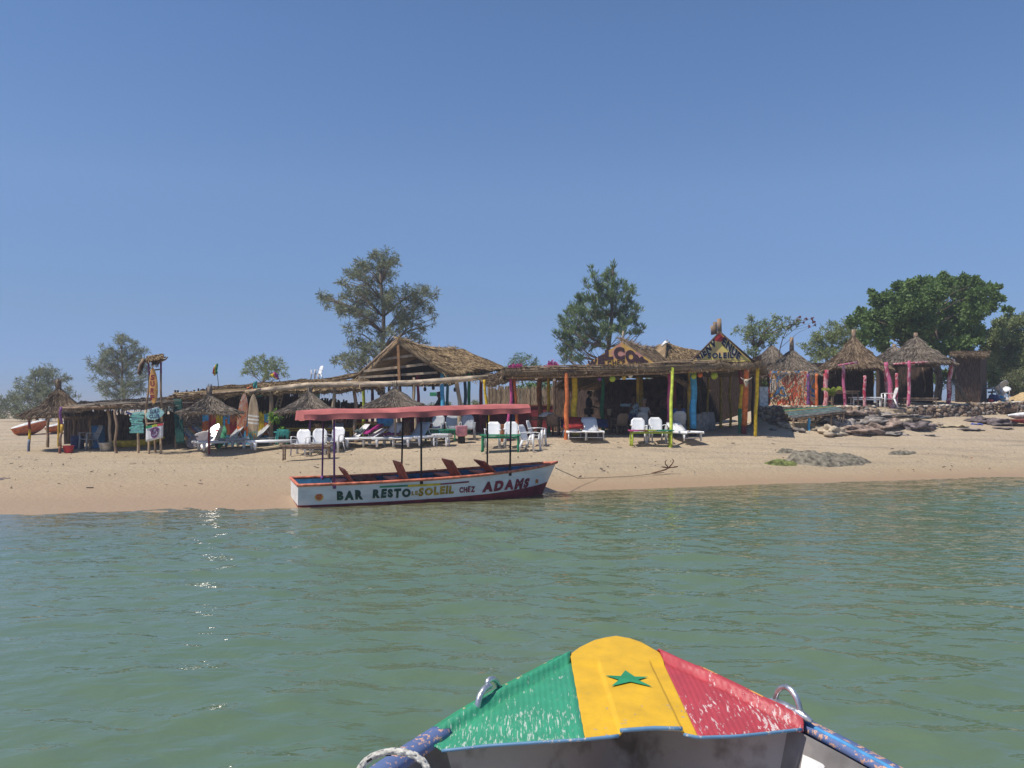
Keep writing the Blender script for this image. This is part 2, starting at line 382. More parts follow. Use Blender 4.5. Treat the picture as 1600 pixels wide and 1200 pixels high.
def sea_mat():
    m = bpy.data.materials.new('sea_water'); m.use_nodes = True; nt = m.node_tree; b = nt.nodes['Principled BSDF']; L = nt.links.new
    tc = nt.nodes.new('ShaderNodeTexCoord')
    n0 = nt.nodes.new('ShaderNodeTexNoise'); n0.inputs['Scale'].default_value = .12; n0.inputs['Detail'].default_value = 3; L(tc.outputs['Object'], n0.inputs['Vector'])
    rp = nt.nodes.new('ShaderNodeValToRGB'); rp.color_ramp.elements[0].position = .35; rp.color_ramp.elements[1].position = .65
    rp.color_ramp.elements[0].color = (.098,.155,.095,1); rp.color_ramp.elements[1].color = (.120,.172,.104,1)
    L(n0.outputs['Fac'], rp.inputs[0])
    # shallow water over the sandy bottom is browner: distance to the shoreline in metres
    sp = nt.nodes.new('ShaderNodeSeparateXYZ'); L(tc.outputs['Object'], sp.inputs[0])
    m1 = nt.nodes.new('ShaderNodeMath'); m1.operation = 'MULTIPLY_ADD'; m1.inputs[1].default_value = -.36; L(sp.outputs[0], m1.inputs[0]); L(sp.outputs[1], m1.inputs[2])
    m2 = nt.nodes.new('ShaderNodeMath'); m2.operation = 'MULTIPLY_ADD'; m2.inputs[1].default_value = 5; L(n0.outputs['Fac'], m2.inputs[0]); L(m1.outputs[0], m2.inputs[2])
    mrn = nt.nodes.new('ShaderNodeMapRange'); mrn.inputs[1].default_value = 15.6; mrn.inputs[2].default_value = 20.4; mrn.inputs[4].default_value = .8; L(m2.outputs[0], mrn.inputs[0])
    mx = nt.nodes.new('ShaderNodeMix'); mx.data_type = 'RGBA'; mx.inputs[7].default_value = (.155,.135,.062,1); L(mrn.outputs[0], mx.inputs[0]); L(rp.outputs[0], mx.inputs[6]); L(mx.outputs[2], b.inputs['Base Color'])
    b.inputs['Roughness'].default_value = .02; b.inputs['IOR'].default_value = 1.33; b.inputs['Specular IOR Level'].default_value = .5
    mp = nt.nodes.new('ShaderNodeMapping'); mp.inputs['Scale'].default_value = (1, 1.9, 1); mp.inputs['Rotation'].default_value = (0,0,R(-14)); L(tc.outputs['Object'], mp.inputs[0])
    n1 = nt.nodes.new('ShaderNodeTexNoise'); n1.inputs['Scale'].default_value = 3.6; n1.inputs['Detail'].default_value = 2.5; n1.inputs['Roughness'].default_value = .42; n1.inputs['Distortion'].default_value = .4
    L(mp.outputs[0], n1.inputs['Vector'])
    bp = nt.nodes.new('ShaderNodeBump'); bp.inputs['Strength'].default_value = .40; bp.inputs['Distance'].default_value = .05
    L(n1.outputs['Fac'], bp.inputs['Height']); L(bp.outputs[0], b.inputs['Normal'])
    return m
xs = axis(-1500, -14, 16, 1500, .075, 1.12); ys = axis(-400, 2.0, 24, 30, .07, 1.12)
sea = props(sheet('sea', xs, ys, sea_z, sea_mat()), kind='structure')
# ------------------------------------------------------------ lettering
_gl = {}
def glyph(ch, bold):
    k = (ch, bold)
    if k in _gl: return _gl[k]
    cu = bpy.data.curves.new('t', 'FONT'); cu.body = ch; cu.offset = bold; cu.resolution_u = 3
    o = bpy.data.objects.new('t', cu); col.objects.link(o); bpy.context.view_layer.update()
    me = bpy.data.meshes.new_from_object(o.evaluated_get(bpy.context.evaluated_depsgraph_get()))
    vs = [(v.co.x, v.co.y) for v in me.vertices]; fs = [tuple(p.vertices) for p in me.polygons]
    bpy.data.objects.remove(o); bpy.data.curves.remove(cu); bpy.data.meshes.remove(me)
    x0 = min(v[0] for v in vs); x1 = max(v[0] for v in vs); y0 = min(v[1] for v in vs); y1 = max(v[1] for v in vs)
    _gl[k] = ([((x-x0), (y-y0)/(y1-y0)) for x, y in vs], fs, x1-x0); return _gl[k]
def lettering(name, text, mapf, mat, parent, bold=.035, gap=.10, jit=.04, seed=1):
    rr = random.Random(seed); mb = MB(); gs = []; w = 0
    for ch in text:
        if ch == ' ': gs.append(None); w += .45; continue
        g = glyph(ch, bold); gs.append(g); w += g[2]+gap
    w -= gap; x = 0
    for g in gs:
        if g is None: x += .45; continue
        a = rr.uniform(-jit, jit); sy = 1+rr.uniform(-jit, jit); dy = rr.uniform(-jit, jit)*.6
        mb.add([mapf((x+vx+a*(vy-.5))/w, vy*sy+dy+a*(vx-g[2]/2)) for vx, vy in g[0]], g[1]); x += g[2]+gap
    o = mb.build(name, mat, parent, smooth=False); return o
def disc(mb, c, ex, ey, r, n=20, mi=0, spikes=0, off=Vector((0,0,0))):
    vs = [Vector(c)+off]
    for i in range(n):
        a = 2*math.pi*i/n; rr = r*(1 if not spikes or i % 2 == 0 else .72)
        vs.append(Vector(c)+off+Vector(ex)*math.cos(a)*rr+Vector(ey)*math.sin(a)*rr)
    mb.add(vs, [(0, i+1, (i+1)%n+1) for i in range(n)], mi)

# ------------------------------------------------------------ thatch
TH = {'grey': [T_GREY, thatch_mat('straw_grey', (.42,.36,.29), (.27,.225,.18), 30), thatch_mat('straw_grey_dark', (.17,.135,.105), (.09,.07,.055), 30)],
      'tan': [T_TAN, thatch_mat('straw_tan', (.72,.55,.32), (.40,.28,.15), 30), thatch_mat('straw_tan_dark', (.16,.10,.055), (.06,.035,.02), 30)],
      'brown': [T_BROWN, thatch_mat('straw_brown', (.46,.35,.24), (.27,.195,.13), 30), thatch_mat('straw_brown_dark', (.16,.11,.07), (.08,.053,.035), 30)]}
def thatch(mb, rows, thick=.12, straws=600, L=.35, w=.018, closed=False, rough=.03, fringe=8, amp_edge=.05):
    """rows of points, ridge first, eave last: lumpy thick sheet with loose straw and a ragged eave"""
    za = (Vector(rows[0][1])-Vector(rows[0][0])).cross(Vector(rows[-1][0])-Vector(rows[0][0])).z if not closed else (Vector(rows[-1][1])-Vector(rows[-1][0])).cross(Vector(rows[-1][0])-Vector(rows[-2][0])).z
    if za < 0: rows = [list(r)[::-1] for r in rows]
    nr, nc = len(rows), len(rows[0]); Pn = []
    sd_ = random.uniform(0, 99)
    for i, r in enumerate(rows):
        q = []
        for j, p in enumerate(r):
            p = Vector(p); k = noise.noise(p*2.1+Vector((sd_,0,0)))*rough*1.6+noise.noise(p*6)*rough*.7
            if i == nr-1: k -= abs(noise.noise(p*3.7))*amp_edge*1.5
            q.append(p+Vector((0,0,k)))
        Pn.append(q)
    mb.grid(Pn, 0, thick, closed)
    cc = nc if closed else nc-1
    A = []
    for i in range(nr-1):
        for j in range(cc):
            a, b, c, d = Pn[i][j], Pn[i][(j+1)%nc], Pn[i+1][(j+1)%nc], Pn[i+1][j]
            A.append(((b-a).cross(d-a).length+(c-b).cross(c-d).length, a, b, c, d))
    ws = [q[0]+1e-6 for q in A]
    for q in random.choices(A, ws, k=int(straws*2.8)):
        s, t = random.random(), random.random(); _, a, b, c, d = q
        p = a.lerp(b, s).lerp(d.lerp(c, s), t); dn = (d-a).lerp(c-b, s)
        if dn.length < 1e-5: continue
        dn.normalize(); n = (b-a).cross(d-a)
        n = n.normalized() if n.length > 1e-9 else Vector((0,0,1))
        if n.z < 0: n = -n
        side = dn.cross(n)
        mb.blade(p+n*.015, dn+n*random.uniform(.0,.12)+side*random.uniform(-.3,.3), L*random.uniform(.4,1.0), w*random.uniform(.6,1.2), random.choice((0,1,1,2,2)))
    for j in range(cc):
        a, b = Pn[-1][j], Pn[-1][(j+1)%nc]; u = (Pn[-1][j]-Pn[-2][j]).normalized()
        for k in range(int(fringe*(b-a).length/.25)+1):
            p = a.lerp(b, random.random())-Vector((0,0,random.uniform(0,thick)))-u*.1
            mb.blade(p, u+Vector((random.uniform(-.35,.35), random.uniform(-.35,.35), random.uniform(-1.1,.1))), random.uniform(.12,.34), w*1.1, random.choice((0,1,2)))
def cone_rows(c, r, h, nr=9, nc=36, concave=.16, wob=.05, apex_r=.05):
    c = Vector(c); rows = []; ph = random.uniform(0, 9)
    for i in range(nr):
        t = i/(nr-1); q = []
        for j in range(nc):
            a = 2*math.pi*j/nc
            rr = apex_r+(r-apex_r)*t*(1+wob*noise.noise(Vector((math.cos(a)*1.3+ph, math.sin(a)*1.3, 0))))
            z = c.z+h*(1-t) - concave*h*math.sin(math.pi*t)*.9
            q.append(Vector((c.x+rr*math.cos(a), c.y+rr*math.sin(a), z)))
        rows.append(q)
    return rows
def quad_rows(a, b, c, d, nr=6, nc=10, sag=0):
    """a-b ridge line, d-c eave line"""
    a, b, c, d = map(Vector, (a, b, c, d)); rows = []
    for i in range(nr):
        t = i/(nr-1)
        rows.append([a.lerp(b, s/(nc-1)).lerp(d.lerp(c, s/(nc-1)), t)-Vector((0,0,sag*math.sin(math.pi*t)))+Vector((0,0,0)) for s in range(nc)])
    return rows
def crooked(p0, p1, r0, r1=None, wob=.04, n=8, seed=None):
    rr = random.Random(seed); p0 = Vector(p0); p1 = Vector(p1); r1 = r1 or r0*.85; ph = rr.uniform(0, 50); pts = []; rs = []
    for i in range(n+1):
        t = i/n; e = math.sin(math.pi*t)
        pts.append(p0.lerp(p1, t)+Vector((noise.noise(Vector((t*2.6+ph, 0, 0))), noise.noise(Vector((0, t*2.6+ph, 7))), 0))*wob*2.2*(.3+.7*e))
        rs.append((r0+(r1-r0)*t)*(1+.16*noise.noise(Vector((t*6, ph, 3)))))
    return pts, rs
def post(name, p0, p1, r, mat, parent, wob=.04, bands=None, n=8):
    """crooked tree-trunk post; bands = [(t0, material)] for paint that changes colour up the post"""
    mb = MB(); pts, rs = crooked(p0, p1, r, None, wob, 12, seed=int(p0[0]*91+p0[1]*37))
    mats = [mat]
    if bands:
        mats = [b[1] for b in bands]
        for k, (t0, m_) in enumerate(bands):
            t1 = bands[k+1][0] if k+1 < len(bands) else 1
            i0, i1 = int(round(t0*12)), int(round(t1*12))
            mb.tube(pts[i0:i1+1], rs[i0:i1+1], n, k)
    else: mb.tube(pts, rs, n, 0)
    return mb.build(name, mats, parent)

# ------------------------------------------------------------ the moored passenger boat
BS = Vector((-4.65, 17.0, 0)); BA = Vector((math.cos(R(20)), math.sin(R(20)), 0)); BB = Vector((math.sin(R(20)), -math.cos(R(20)), 0)); BL = 6.07
def H(s, w, z): return BS+BA*s+BB*w+Vector((0,0,z))
def hw(s): return .95 if s < 3.2 else max(.02, .95*(1-((s-3.2)/(BL-3.2))**2.3)**.85)
def zs(s): return .455+.27*(max(s,0)/BL)**2.3
def zr(s): return .05+.24*(max(s,0)/BL)**2.6
def hullpt(s, v, side, inset=0, dent=True):      # v: -.15..1 up the side
    z = -.14+(zs(s)+.14)*v
    f = .84+.16*min(1, max(0, v))**.7
    ss = s-(1-v)*.42*(s/BL)**5
    w = max(.0, hw(s)*f-inset)
    if dent and 0 < s < BL: w += .016*noise.noise(Vector((s*1.7, v*1.5, side*3)))+.006*noise.noise(Vector((s*5, v*4, side*3)))
    return H(ss, side*w, z)
def vz(s, z): return (z+.14)/(zs(s)+.14)
boat = thing('passenger_boat', 'white wooden passenger boat with lettered side and pink canopy, moored at the water edge', 'boat', BS, world=True)
ST = [BL*i/40 for i in range(41)]; ST[-1] = BL-.01
HULLW = M('boat_white_paint', (.74,.76,.76), .38, .07, 2.2, .1, (1,1,3), spec=.5)
mb = MB()
for side in (1, -1):
    rows = []
    for s in ST:
        lv = [-.0, vz(s, zr(s))*.5, vz(s, zr(s))]+[vz(s, zr(s))+(1-vz(s, zr(s)))*k/6 for k in range(1, 7)]
        rows.append([hullpt(s, v, side) for v in lv])
    mb.grid(rows, 0, 0, mfun=lambda i, j: 1 if j < 2 else 0)
mb.grid([[hullpt(s, 0, -1, dent=False), hullpt(s, 0, 1, dent=False)] for s in ST], 1)
# transom
mb.grid([[hullpt(0, v, sd_) for sd_ in (-1, -.5, 0, .5, 1)] for v in (0, vz(0, .05), .6, 1)], 0, mfun=lambda i, j: 1 if i == 0 else 0)
hull = mb.build('hull', [HULLW, P['darkred']], boat)
mb = MB()
BLUEIN = M('boat_inner_blue', (.035,.16,.30), .6, .3, 4, .2)
for side in (1, -1): mb.grid([[hullpt(s, v, side, .045, False) for v in (.32, .6, .97)] for s in [.05]+ST[1:-1]], 0)
mb.grid([[hullpt(.05, .32, -1, .045, False)+Vector((0,0,0)), hullpt(.05, .32, 1, .045, False)], [hullpt(.05, .97, -1, .045, False), hullpt(.05, .97, 1, .045, False)]])
mb.grid([[hullpt(s, .32, -1, .04, False), hullpt(s, .32, 1, .04, False)] for s in [.05]+ST[1:-1]])
for s in (.9, 1.75, 2.65, 3.55, 4.45): # frames
    for side in (1, -1): mb.beam(hullpt(s, .33, side, .06, False), hullpt(s, .94, side, .06, False), .04, .03)
mb.build('inner_lining', BLUEIN, boat)
RAILC = M('boat_orange_rail', (.62,.19,.11), .55, .25, 9, .2)
mb = MB()
for side in (1, -1): mb.tube([hullpt(s, 1, side)+Vector((0,0,.012)) for s in ST]+[H(BL+.03, 0, zs(BL)+.02)], .034, 6)
mb.tube([hullpt(0, 1, -1)+Vector((0,0,.012)), hullpt(0, 1, 1)+Vector((0,0,.012))], .034, 6)
mb.build('gunwale_rail', RAILC, boat)
mb = MB(); rows = [[hullpt(s, .93, w_, .03, False) for w_ in (-1, -.5, 0, .5, 1)] for s in (5.35, 5.5, 5.65, 5.8, 5.9, 6.0)]
mb.grid(rows, 0, .02, mfun=lambda i, j: 1 if i > 2 else 0)
mb.build('foredeck', [M('foredeck_wood', (.33,.22,.13), .7, .3, 8), P['yellow']], boat)
SEATC = M('boat_seat_orange', (.78,.19,.09), .55, .22, 7, .2)
for s, back, hh in ((1.05, .62, .36), (2.22, .40, .42), (3.42, .55, .42), (4.28, .85, .42)):
    w_ = hw(s)-.10; z0 = zs(s)-.045
    mb = MB(); mb.beam(H(s-.02, -w_, z0), H(s-.02, w_, z0), .27, .035); mb.build('bench_seat', SEATC, boat)
    mb = MB(); c0 = H(s+.16, -w_*.45, z0+.03); c1 = H(s+.16, w_*.62, z0+.03); up = Vector((0,0,1))*math.cos(back)-BA*math.sin(back)
    nrm = BA*math.cos(back)+Vector((0,0,1))*math.sin(back)
    mb.grid([[c0+up*k*hh for k in (0,.5,1)], [c1+up*k*hh for k in (0,.5,1)]], 0, .03)
    mb.beam(c0.lerp(c1,.15)-nrm*.03, c0.lerp(c1,.15)+up*hh*.9-nrm*.03, .05, .03); mb.beam(c0.lerp(c1,.85)-nrm*.03, c0.lerp(c1,.85)+up*hh*.9-nrm*.03, .05, .03)
    mb.build('bench_backrest', SEATC, boat, smooth=False)
def canz(s): return 1.79+.032*s+.007*math.sin(s*2.3)
for s in (.72, 2.55, 4.62):
    for side in (1, -1):
        pts = [H(s+(-.03 if side < 0 else 0), side*(hw(s)-.02), zs(s)-.08), H(s, side*.93*(.98 if s < 4 else .9), canz(s)+.06)]
        mb = MB(); mb.tube(pts, .021, 8); mb.tube([pts[0]+Vector((0,0,-.0)), pts[0]+Vector((0,0,.12))], .038, 8)
        mb.build('canopy_pole', P['black'] if s > 1 else P['purple'], boat)
PINK = M('canopy_cloth', (.46,.135,.125), .8, .12, 2.5, .35, (1,1,1))
mb = MB(); rows = []
for i in range(49):
    s = .12+4.90*i/48; z0 = canz(s); fl = .012*math.sin(s*9)+.014*noise.noise(Vector((s*3,0,0))); sg = -.02*abs(math.sin((s-.7)*math.pi/1.92))
    prof = [(-1.02,-.0),(-1.01,.095),(-.93,.155),(-.84,.180),(-.45,.195+sg),(0,.205+sg),(.45,.195+sg),(.84,.180),(.93,.155),(1.01,.095),(1.015+fl,.0),(1.02+fl*2,-.025+fl*.8)]
    rows.append([H(s, w_, z0+dz+(fl*.4 if abs(w_) > .9 else 0)) for w_, dz in prof])
mb.grid(rows, 0, .008)
for i, s in ((0, .12), (48, 5.02)): # end valances
    z0 = canz(s); e = [H(s, w_, z0+dz) for w_, dz in prof]; lo = [H(s+(.03 if i else -.03)*0+(.015 if i else -.015), w_, z0-.03+.01*math.sin(w_*9)) for w_, dz in prof]
    mb.grid([e, lo], 0, .006)
canopy = mb.build('canopy', PINK, boat, smooth='auto')
mb = MB()
for side in (1, -1): mb.tube([H(.15, side*.95, canz(.15)+.09), H(2.6, side*.95, canz(2.6)+.09), H(4.97, side*.95, canz(4.97)+.09)], .016, 6)
for s in (.2, .72, 1.6, 2.55, 3.6, 4.62): mb.tube([H(s, -.94, canz(s)+.08), H(s, 0, canz(s)+.16), H(s, .94, canz(s)+.08)], .012, 6)
mb.build('canopy_frame', P['black'], boat)
def spx(px):
    lo, hi = 0, BL
    for _ in range(40):
        m_ = (lo+hi)/2; p = hullpt(m_, .6, 1)
        if 800+p.x/p.y*F < px: lo = m_
        else: hi = m_
    return lo
def side_map(px0, px1, y0a, y1a, y0b, y1b):
    """letters between two photo columns; a = left end top/bottom row, b = right end"""
    s0, s1 = spx(px0), spx(px1)
    def zof(s, py):
        p = hullpt(s, .6, 1, dent=False); return EYE+(HOR-py)/F*p.y
    zt0, zb0, zt1, zb1 = zof(s0, y0a), zof(s0, y1a), zof(s1, y0b), zof(s1, y1b)
    def f(u, v):
        s = s0+(s1-s0)*u; zt = zt0+(zt1-zt0)*u; zb = zb0+(zb1-zb0)*u; z = zb+(zt-zb)*v
        return hullpt(s, vz(s, z), 1)+BB*.009
    return f
DG = M('letter_dark_green', (.015,.07,.05), .5, .2, 8); OC = M('letter_ochre', (.40,.27,.03), .5, .25, 8); MR = M('letter_maroon', (.22,.03,.05), .5, .2, 8)
def cpx(x): return 430+x/3.478
def cpy(y): return 610+y/3.478
for t, x0, x1, ya, yb, yc, yd, m_, b_ in (
    ('BAR', 335, 477, 547, 598, 541, 592, DG, .075), ('RESTO', 530, 736, 540, 588, 531, 581, DG, .07), ('LE', 741, 776, 548, 570, 546, 569, OC, .05),
    ('SOLEIL', 779, 971, 531, 577, 513, 560, OC, .065), ('CHEZ', 1000, 1086, 524, 557, 520, 552, MR, .055), ('ADAMS', 1126, 1380, 501, 556, 473, 528, MR, .075)):
    o = lettering('lettering', t, side_map(cpx(x0), cpx(x1), cpy(ya), cpy(yb), cpy(yc), cpy(yd)), m_, hull, bold=b_, jit=.06, seed=len(t)); o['label'] = 'hand painted word '+t
for x0, x1, ya, yc, m_, th in ((566, 720, 519, 512, P['green'], 10), (719, 895, 512, 503, P['yellow'], 12), (894, 1050, 505, 492, P['darkred'], 8)):
    f = side_map(cpx(x0), cpx(x1), cpy(ya), cpy(ya+th), cpy(yc), cpy(yc+th)); mb = MB()
    mb.grid([[f(k/8, 1), f(k/8, 0)] for k in range(9)]); mb.build('painted_stripe', m_, hull)
for x, y, r in ((238, 577, .085), (1422, 492, .06)):
    f = side_map(cpx(x)-1, cpx(x)+1, cpy(y-1), cpy(y+1), cpy(y-1), cpy(y+1)); c = f(.5, .5)
    ex = (f(1, .5)-f(0, .5)).normalized(); ey = Vector((0,0,1)); mb = MB(); disc(mb, c, ex, ey, r*1.18, 24, 1, 1); disc(mb, c, ex, ey, r*.86, 24, 0, 0, BB*.003)
    for dx in (-.3, .3): disc(mb, c+ex*r*dx+ey*r*.2, ex, ey, r*.12, 8, 2, 0, BB*.006)
    mb.tube([c+BB*.006+ex*r*k+ey*r*(-.35+.9*k*k) for k in (-.4,-.2,0,.2,.4)], r*.05, 4, 2)
    mb.build('sun_emblem', [P['orange'], P['yellow'], P['black']], hull)
# folded jacket on the first bench, rope at the bow
mb = MB(); rows = []
for i in range(9): rows.append([H(1.25+.45*i/8, -.1+.5*j/8, .50+.05*noise.noise(Vector((i*.6, j*.7, 2)))+.03*math.sin(i*j*.3)) for j in range(9)])
mb.grid(rows, 0, .04); props(mb.build('folded_cloth', P['brown'], None, origin=H(1.4, .1, .47)), 'dark brown cloth lying by the first bench of the passenger boat', 'cloth')
# anchor on the sand and its line
an = G(1037, 742); an.z += .02
tip = H(BL-.02, 0, zs(BL)-.12); mid = G(935, 748)
mb = MB(); mb.tube([tip, tip.lerp(mid, .5)+Vector((0,0,-.12)), mid+Vector((0,0,.03)), mid.lerp(an, .5)+Vector((0,-.15,.02)), an+Vector((0,0,.05))], .011, 5)
props(mb.build('mooring_rope', M('rope_tan', (.34,.27,.18), .9, .2, 20), None, origin=tip), 'thin mooring rope running over the sand from the boat bow to the anchor', 'rope')
anc = thing('anchor', 'rusty small anchor lying on the beach at the end of the rope', 'anchor', an, world=True)
RUST = M('rust', (.16,.075,.04), .8, .3, 14, .4)
mb = MB(); mb.tube([an+Vector((-.35,-.1,.03)), an+Vector((.05,.05,.12)), an+Vector((.16,.1,.17))], .02, 6); mb.build('shank', RUST, anc)
for k, (dx, dz) in enumerate(((.12,.34),(-.1,.30),(.22,.06),(-.18,.05))):
    mb = MB(); a0 = an+Vector((.16,.1,.17)); mb.tube([a0, a0+Vector((dx*.9,.02,dz*.35)), a0+Vector((dx*1.1,-.05,dz*.6)), a0+Vector((dx*.6,-.1,dz*.75))], [.018,.016,.014,.006], 6); mb.build('fluke', RUST, anc)

# ------------------------------------------------------------ the bow of the boat we sit in
def fp(px, py, z): Y = (EYE-z)*F/(py-HOR); return Vector(((px-800)/F*Y, Y, z))
def pl(pts, n):       # resample a pixel polyline evenly
    d = [0]
    for a, b in zip(pts, pts[1:]): d.append(d[-1]+math.hypot(b[0]-a[0], b[1]-a[1]))
    out = []
    for i in range(n):
        t = d[-1]*i/(n-1); k = 0
        while k < len(d)-2 and t > d[k+1]: k += 1
        s = (t-d[k])/(d[k+1]-d[k]); out.append((pts[k][0]+(pts[k+1][0]-pts[k][0])*s, pts[k][1]+(pts[k+1][1]-pts[k][1])*s))
    return out
aft_g = [(676,1163),(690,1172),(760,1164),(850,1158),(914,1154)]
out_g = [(672,1147),(719,1116),(781,1080),(847,1046),(890,1021)]
aft_y = [(914,1154),(953,1150),(968,1147),(1020,1143),(1068,1145),(1091,1151)]
out_y = [(890,1021),(905,1010),(928,999),(945,995),(962,993),(982,996),(1000,1002),(1028,1018)]
aft_r = [(1091,1151),(1150,1149),(1210,1143),(1256,1138)]
out_r = [(1028,1018),(1060,1033),(1100,1050),(1150,1074),(1192,1095),(1252,1121)]
def deck_z(px, py):
    t = min(1, max(0, (1150-py)/155)); u = (px-975)/300
    return .68+.13*t+.05*(1-min(1, abs(u))**2)*(1-t*.5)
fore = thing('painted_rowboat', 'rowboat bow in the foreground with green, yellow and red foredeck and green star', 'boat', (.49,2.2,0), world=True)
def worn(name, base, chips, seed, streak=(1,1,1), amt=.66):
    m = bpy.data.materials.new(name); m.use_nodes = True; nt = m.node_tree; b = nt.nodes['Principled BSDF']; L = nt.links.new
    tc = nt.nodes.new('ShaderNodeTexCoord'); b.inputs['Specular IOR Level'].default_value = .45
    def nn(sc, det, st=(1,1,1), ro=.6, off=0):
        mp = nt.nodes.new('ShaderNodeMapping'); mp.inputs['Scale'].default_value = st; mp.inputs['Location'].default_value = (seed+off,)*3; L(tc.outputs['Object'], mp.inputs[0])
        n = nt.nodes.new('ShaderNodeTexNoise'); n.inputs['Scale'].default_value = sc; n.inputs['Detail'].default_value = det; n.inputs['Roughness'].default_value = ro; L(mp.outputs[0], n.inputs['Vector']); return n.outputs['Fac']
    big = nn(5, 3, off=3); chipn = nn(34, 6, streak, .7); dirt = nn(9, 7, off=9)
    def mr(v, a, c, lo=0, hi=1):
        n = nt.nodes.new('ShaderNodeMapRange'); n.inputs[1].default_value = a; n.inputs[2].default_value = c; n.inputs[3].default_value = lo; n.inputs[4].default_value = hi; L(v, n.inputs[0]); return n.outputs[0]
    def mix(f, a, c):
        n = nt.nodes.new('ShaderNodeMix'); n.data_type = 'RGBA'; L(f, n.inputs[0])
        for k, v in ((6, a), (7, c)):
            if isinstance(v, tuple): n.inputs[k].default_value = (*v, 1)
            else: L(v, n.inputs[k])
        return n.outputs[2]
    sy = nt.nodes.new('ShaderNodeSeparateXYZ'); L(tc.outputs['Object'], sy.inputs[0]); aft = mr(sy.outputs[1], .85, 1.55, .035, -.075) if seed < 20 else None
    c = mix(mr(dirt, .3, .75), tuple(x*1.10 for x in base), tuple(x*.80+.008 for x in base))
    sub = nt.nodes.new('ShaderNodeMath'); sub.operation = 'ADD'; L(mr(big, .3, .75, -.07, .07), sub.inputs[0]); L(chipn, sub.inputs[1])
    if aft is not None:
        s2 = nt.nodes.new('ShaderNodeMath'); s2.operation = 'ADD'; L(sub.outputs[0], s2.inputs[0]); L(aft, s2.inputs[1]); sub = s2
    cf = mr(sub.outputs[0], amt, amt+.02); c = mix(cf, c, chips)
    L(c, b.inputs['Base Color']); L(mr(cf, 0, 1, .5, .8), b.inputs['Roughness'])
    bp = nt.nodes.new('ShaderNodeBump'); bp.inputs['Strength'].default_value = .35; bp.inputs['Distance'].default_value = .006
    L(mr(cf, 0, 1, 1, 0), bp.inputs['Height']); bp2 = nt.nodes.new('ShaderNodeBump'); bp2.inputs['Strength'].default_value = .35; bp2.inputs['Distance'].default_value = .01
    L(dirt, bp2.inputs['Height']); L(bp.outputs[0], bp2.inputs['Normal']); L(bp2.outputs[0], b.inputs['Normal'])
    if seed in (2, 12):      # fine fore-and-aft ribs pressed into the sheet
        wv = nt.nodes.new('ShaderNodeTexWave'); wv.bands_direction = 'X'; wv.inputs['Scale'].default_value = 13; wv.inputs['Distortion'].default_value = .6; wv.inputs['Detail'].default_value = 1
        L(tc.outputs['Object'], wv.inputs['Vector']); b3 = nt.nodes.new('ShaderNodeBump'); b3.inputs['Strength'].default_value = .2; b3.inputs['Distance'].default_value = .006
        L(wv.outputs['Fac'], b3.inputs['Height']); L(bp2.outputs[0], b3.inputs['Normal']); L(b3.outputs[0], b.inputs['Normal'])
    MATS[name] = m; return m
WG = worn('worn_green', (.04,.29,.16), (.42,.52,.44), 2, (4,.45,1), .585); WY = worn('worn_yellow', (.70,.41,.02), (.38,.33,.27), 7, (1,1,1), .64)
WR = worn('worn_red', (.45,.055,.07), (.66,.50,.48), 12, (2.6,.5,1), .575); WB = worn('worn_blue', (.12,.26,.42), (.50,.48,.45), 22, (1,1,1), .60)
WRE = worn('worn_rail_red', (.42,.05,.06), (.75,.34,.08), 31, (.6,.6,1), .50); WGE = worn('worn_rail_green', (.03,.27,.13), (.52,.42,.22), 33, (1,1,1), .58)
WBE = worn('worn_rail_blue', (.11,.16,.33), (.60,.36,.26), 35, (1,1,1), .55)
WOOD_B = M('batten_wood', (.25,.2,.15), .8)
def rail_bump(d):    # d = metres from the outer edge
    if d < .075: return .028*math.sin(math.pi*(d/.075))**.6 if d > 0 else 0
    if d < .11: return -.008
    return 0
def panel(name, aft, out, mat, nc=40, nr=26, extra=None, edge=True):
    a_ = pl(aft, nc); o_ = pl(out, nc); rows = []; 
    for i in range(nr):
        t = (i/(nr-1)); t = 1-(1-t)**1.35; q = []
        for j in range(nc):
            px = a_[j][0]+(o_[j][0]-a_[j][0])*t; py = a_[j][1]+(o_[j][1]-a_[j][1])*t
            p = fp(px, py, deck_z(px, py)); po = fp(*o_[j], deck_z(*o_[j])); d = (p-po).length
            if edge: p.z += rail_bump(d)
            if extra: p.z += extra(px, py, t, d)
            q.append(p)
        rows.append(q)
    mb = MB(); mb.grid(rows, 0, .008); return mb.build(name, mat, fore)
def corr(px, py, t, d): return .0022*math.sin(px*1.15+py*.12)*min(1, max(0, (d-.1)*8))
def ysteps(px, py, t, d):
    l = 935+(968-935)*(py-1036)/106; r = 1015+(1066-1015)*(py-1036)/106
    z = .013
    if py > 1036:
        e = min(1, (py-1036)/5)
        sl = min(1, max(0, (l-px)/3+.5)); sr = min(1, max(0, (px-r)/3+.5)); z = .013*(1-max(sl, sr)*e)
    if d < .05: z -= .035*(1-d/.05)**2
    return z
panel('green_deck_panel', aft_g, out_g, WG, extra=corr); panel('red_deck_panel', aft_r, out_r, WR, extra=corr)
yp = panel('yellow_deck_panel', aft_y, out_y, WY, nc=90, nr=60, extra=ysteps, edge=False)
# battens closing the two seams of the deck
mb = MB()
for a_, b_ in (((914,1153),(890,1022)), ((1091,1150),(1028,1019))):
    q_ = [fp(a_[0]+(b_[0]-a_[0])*k/8, a_[1]+(b_[1]-a_[1])*k/8, deck_z(a_[0]+(b_[0]-a_[0])*k/8, a_[1]+(b_[1]-a_[1])*k/8)-.022) for k in range(9)]; mb = MB(); mb.tube(q_, .016, 8); mb.build('deck_batten', WOOD_B, fore)
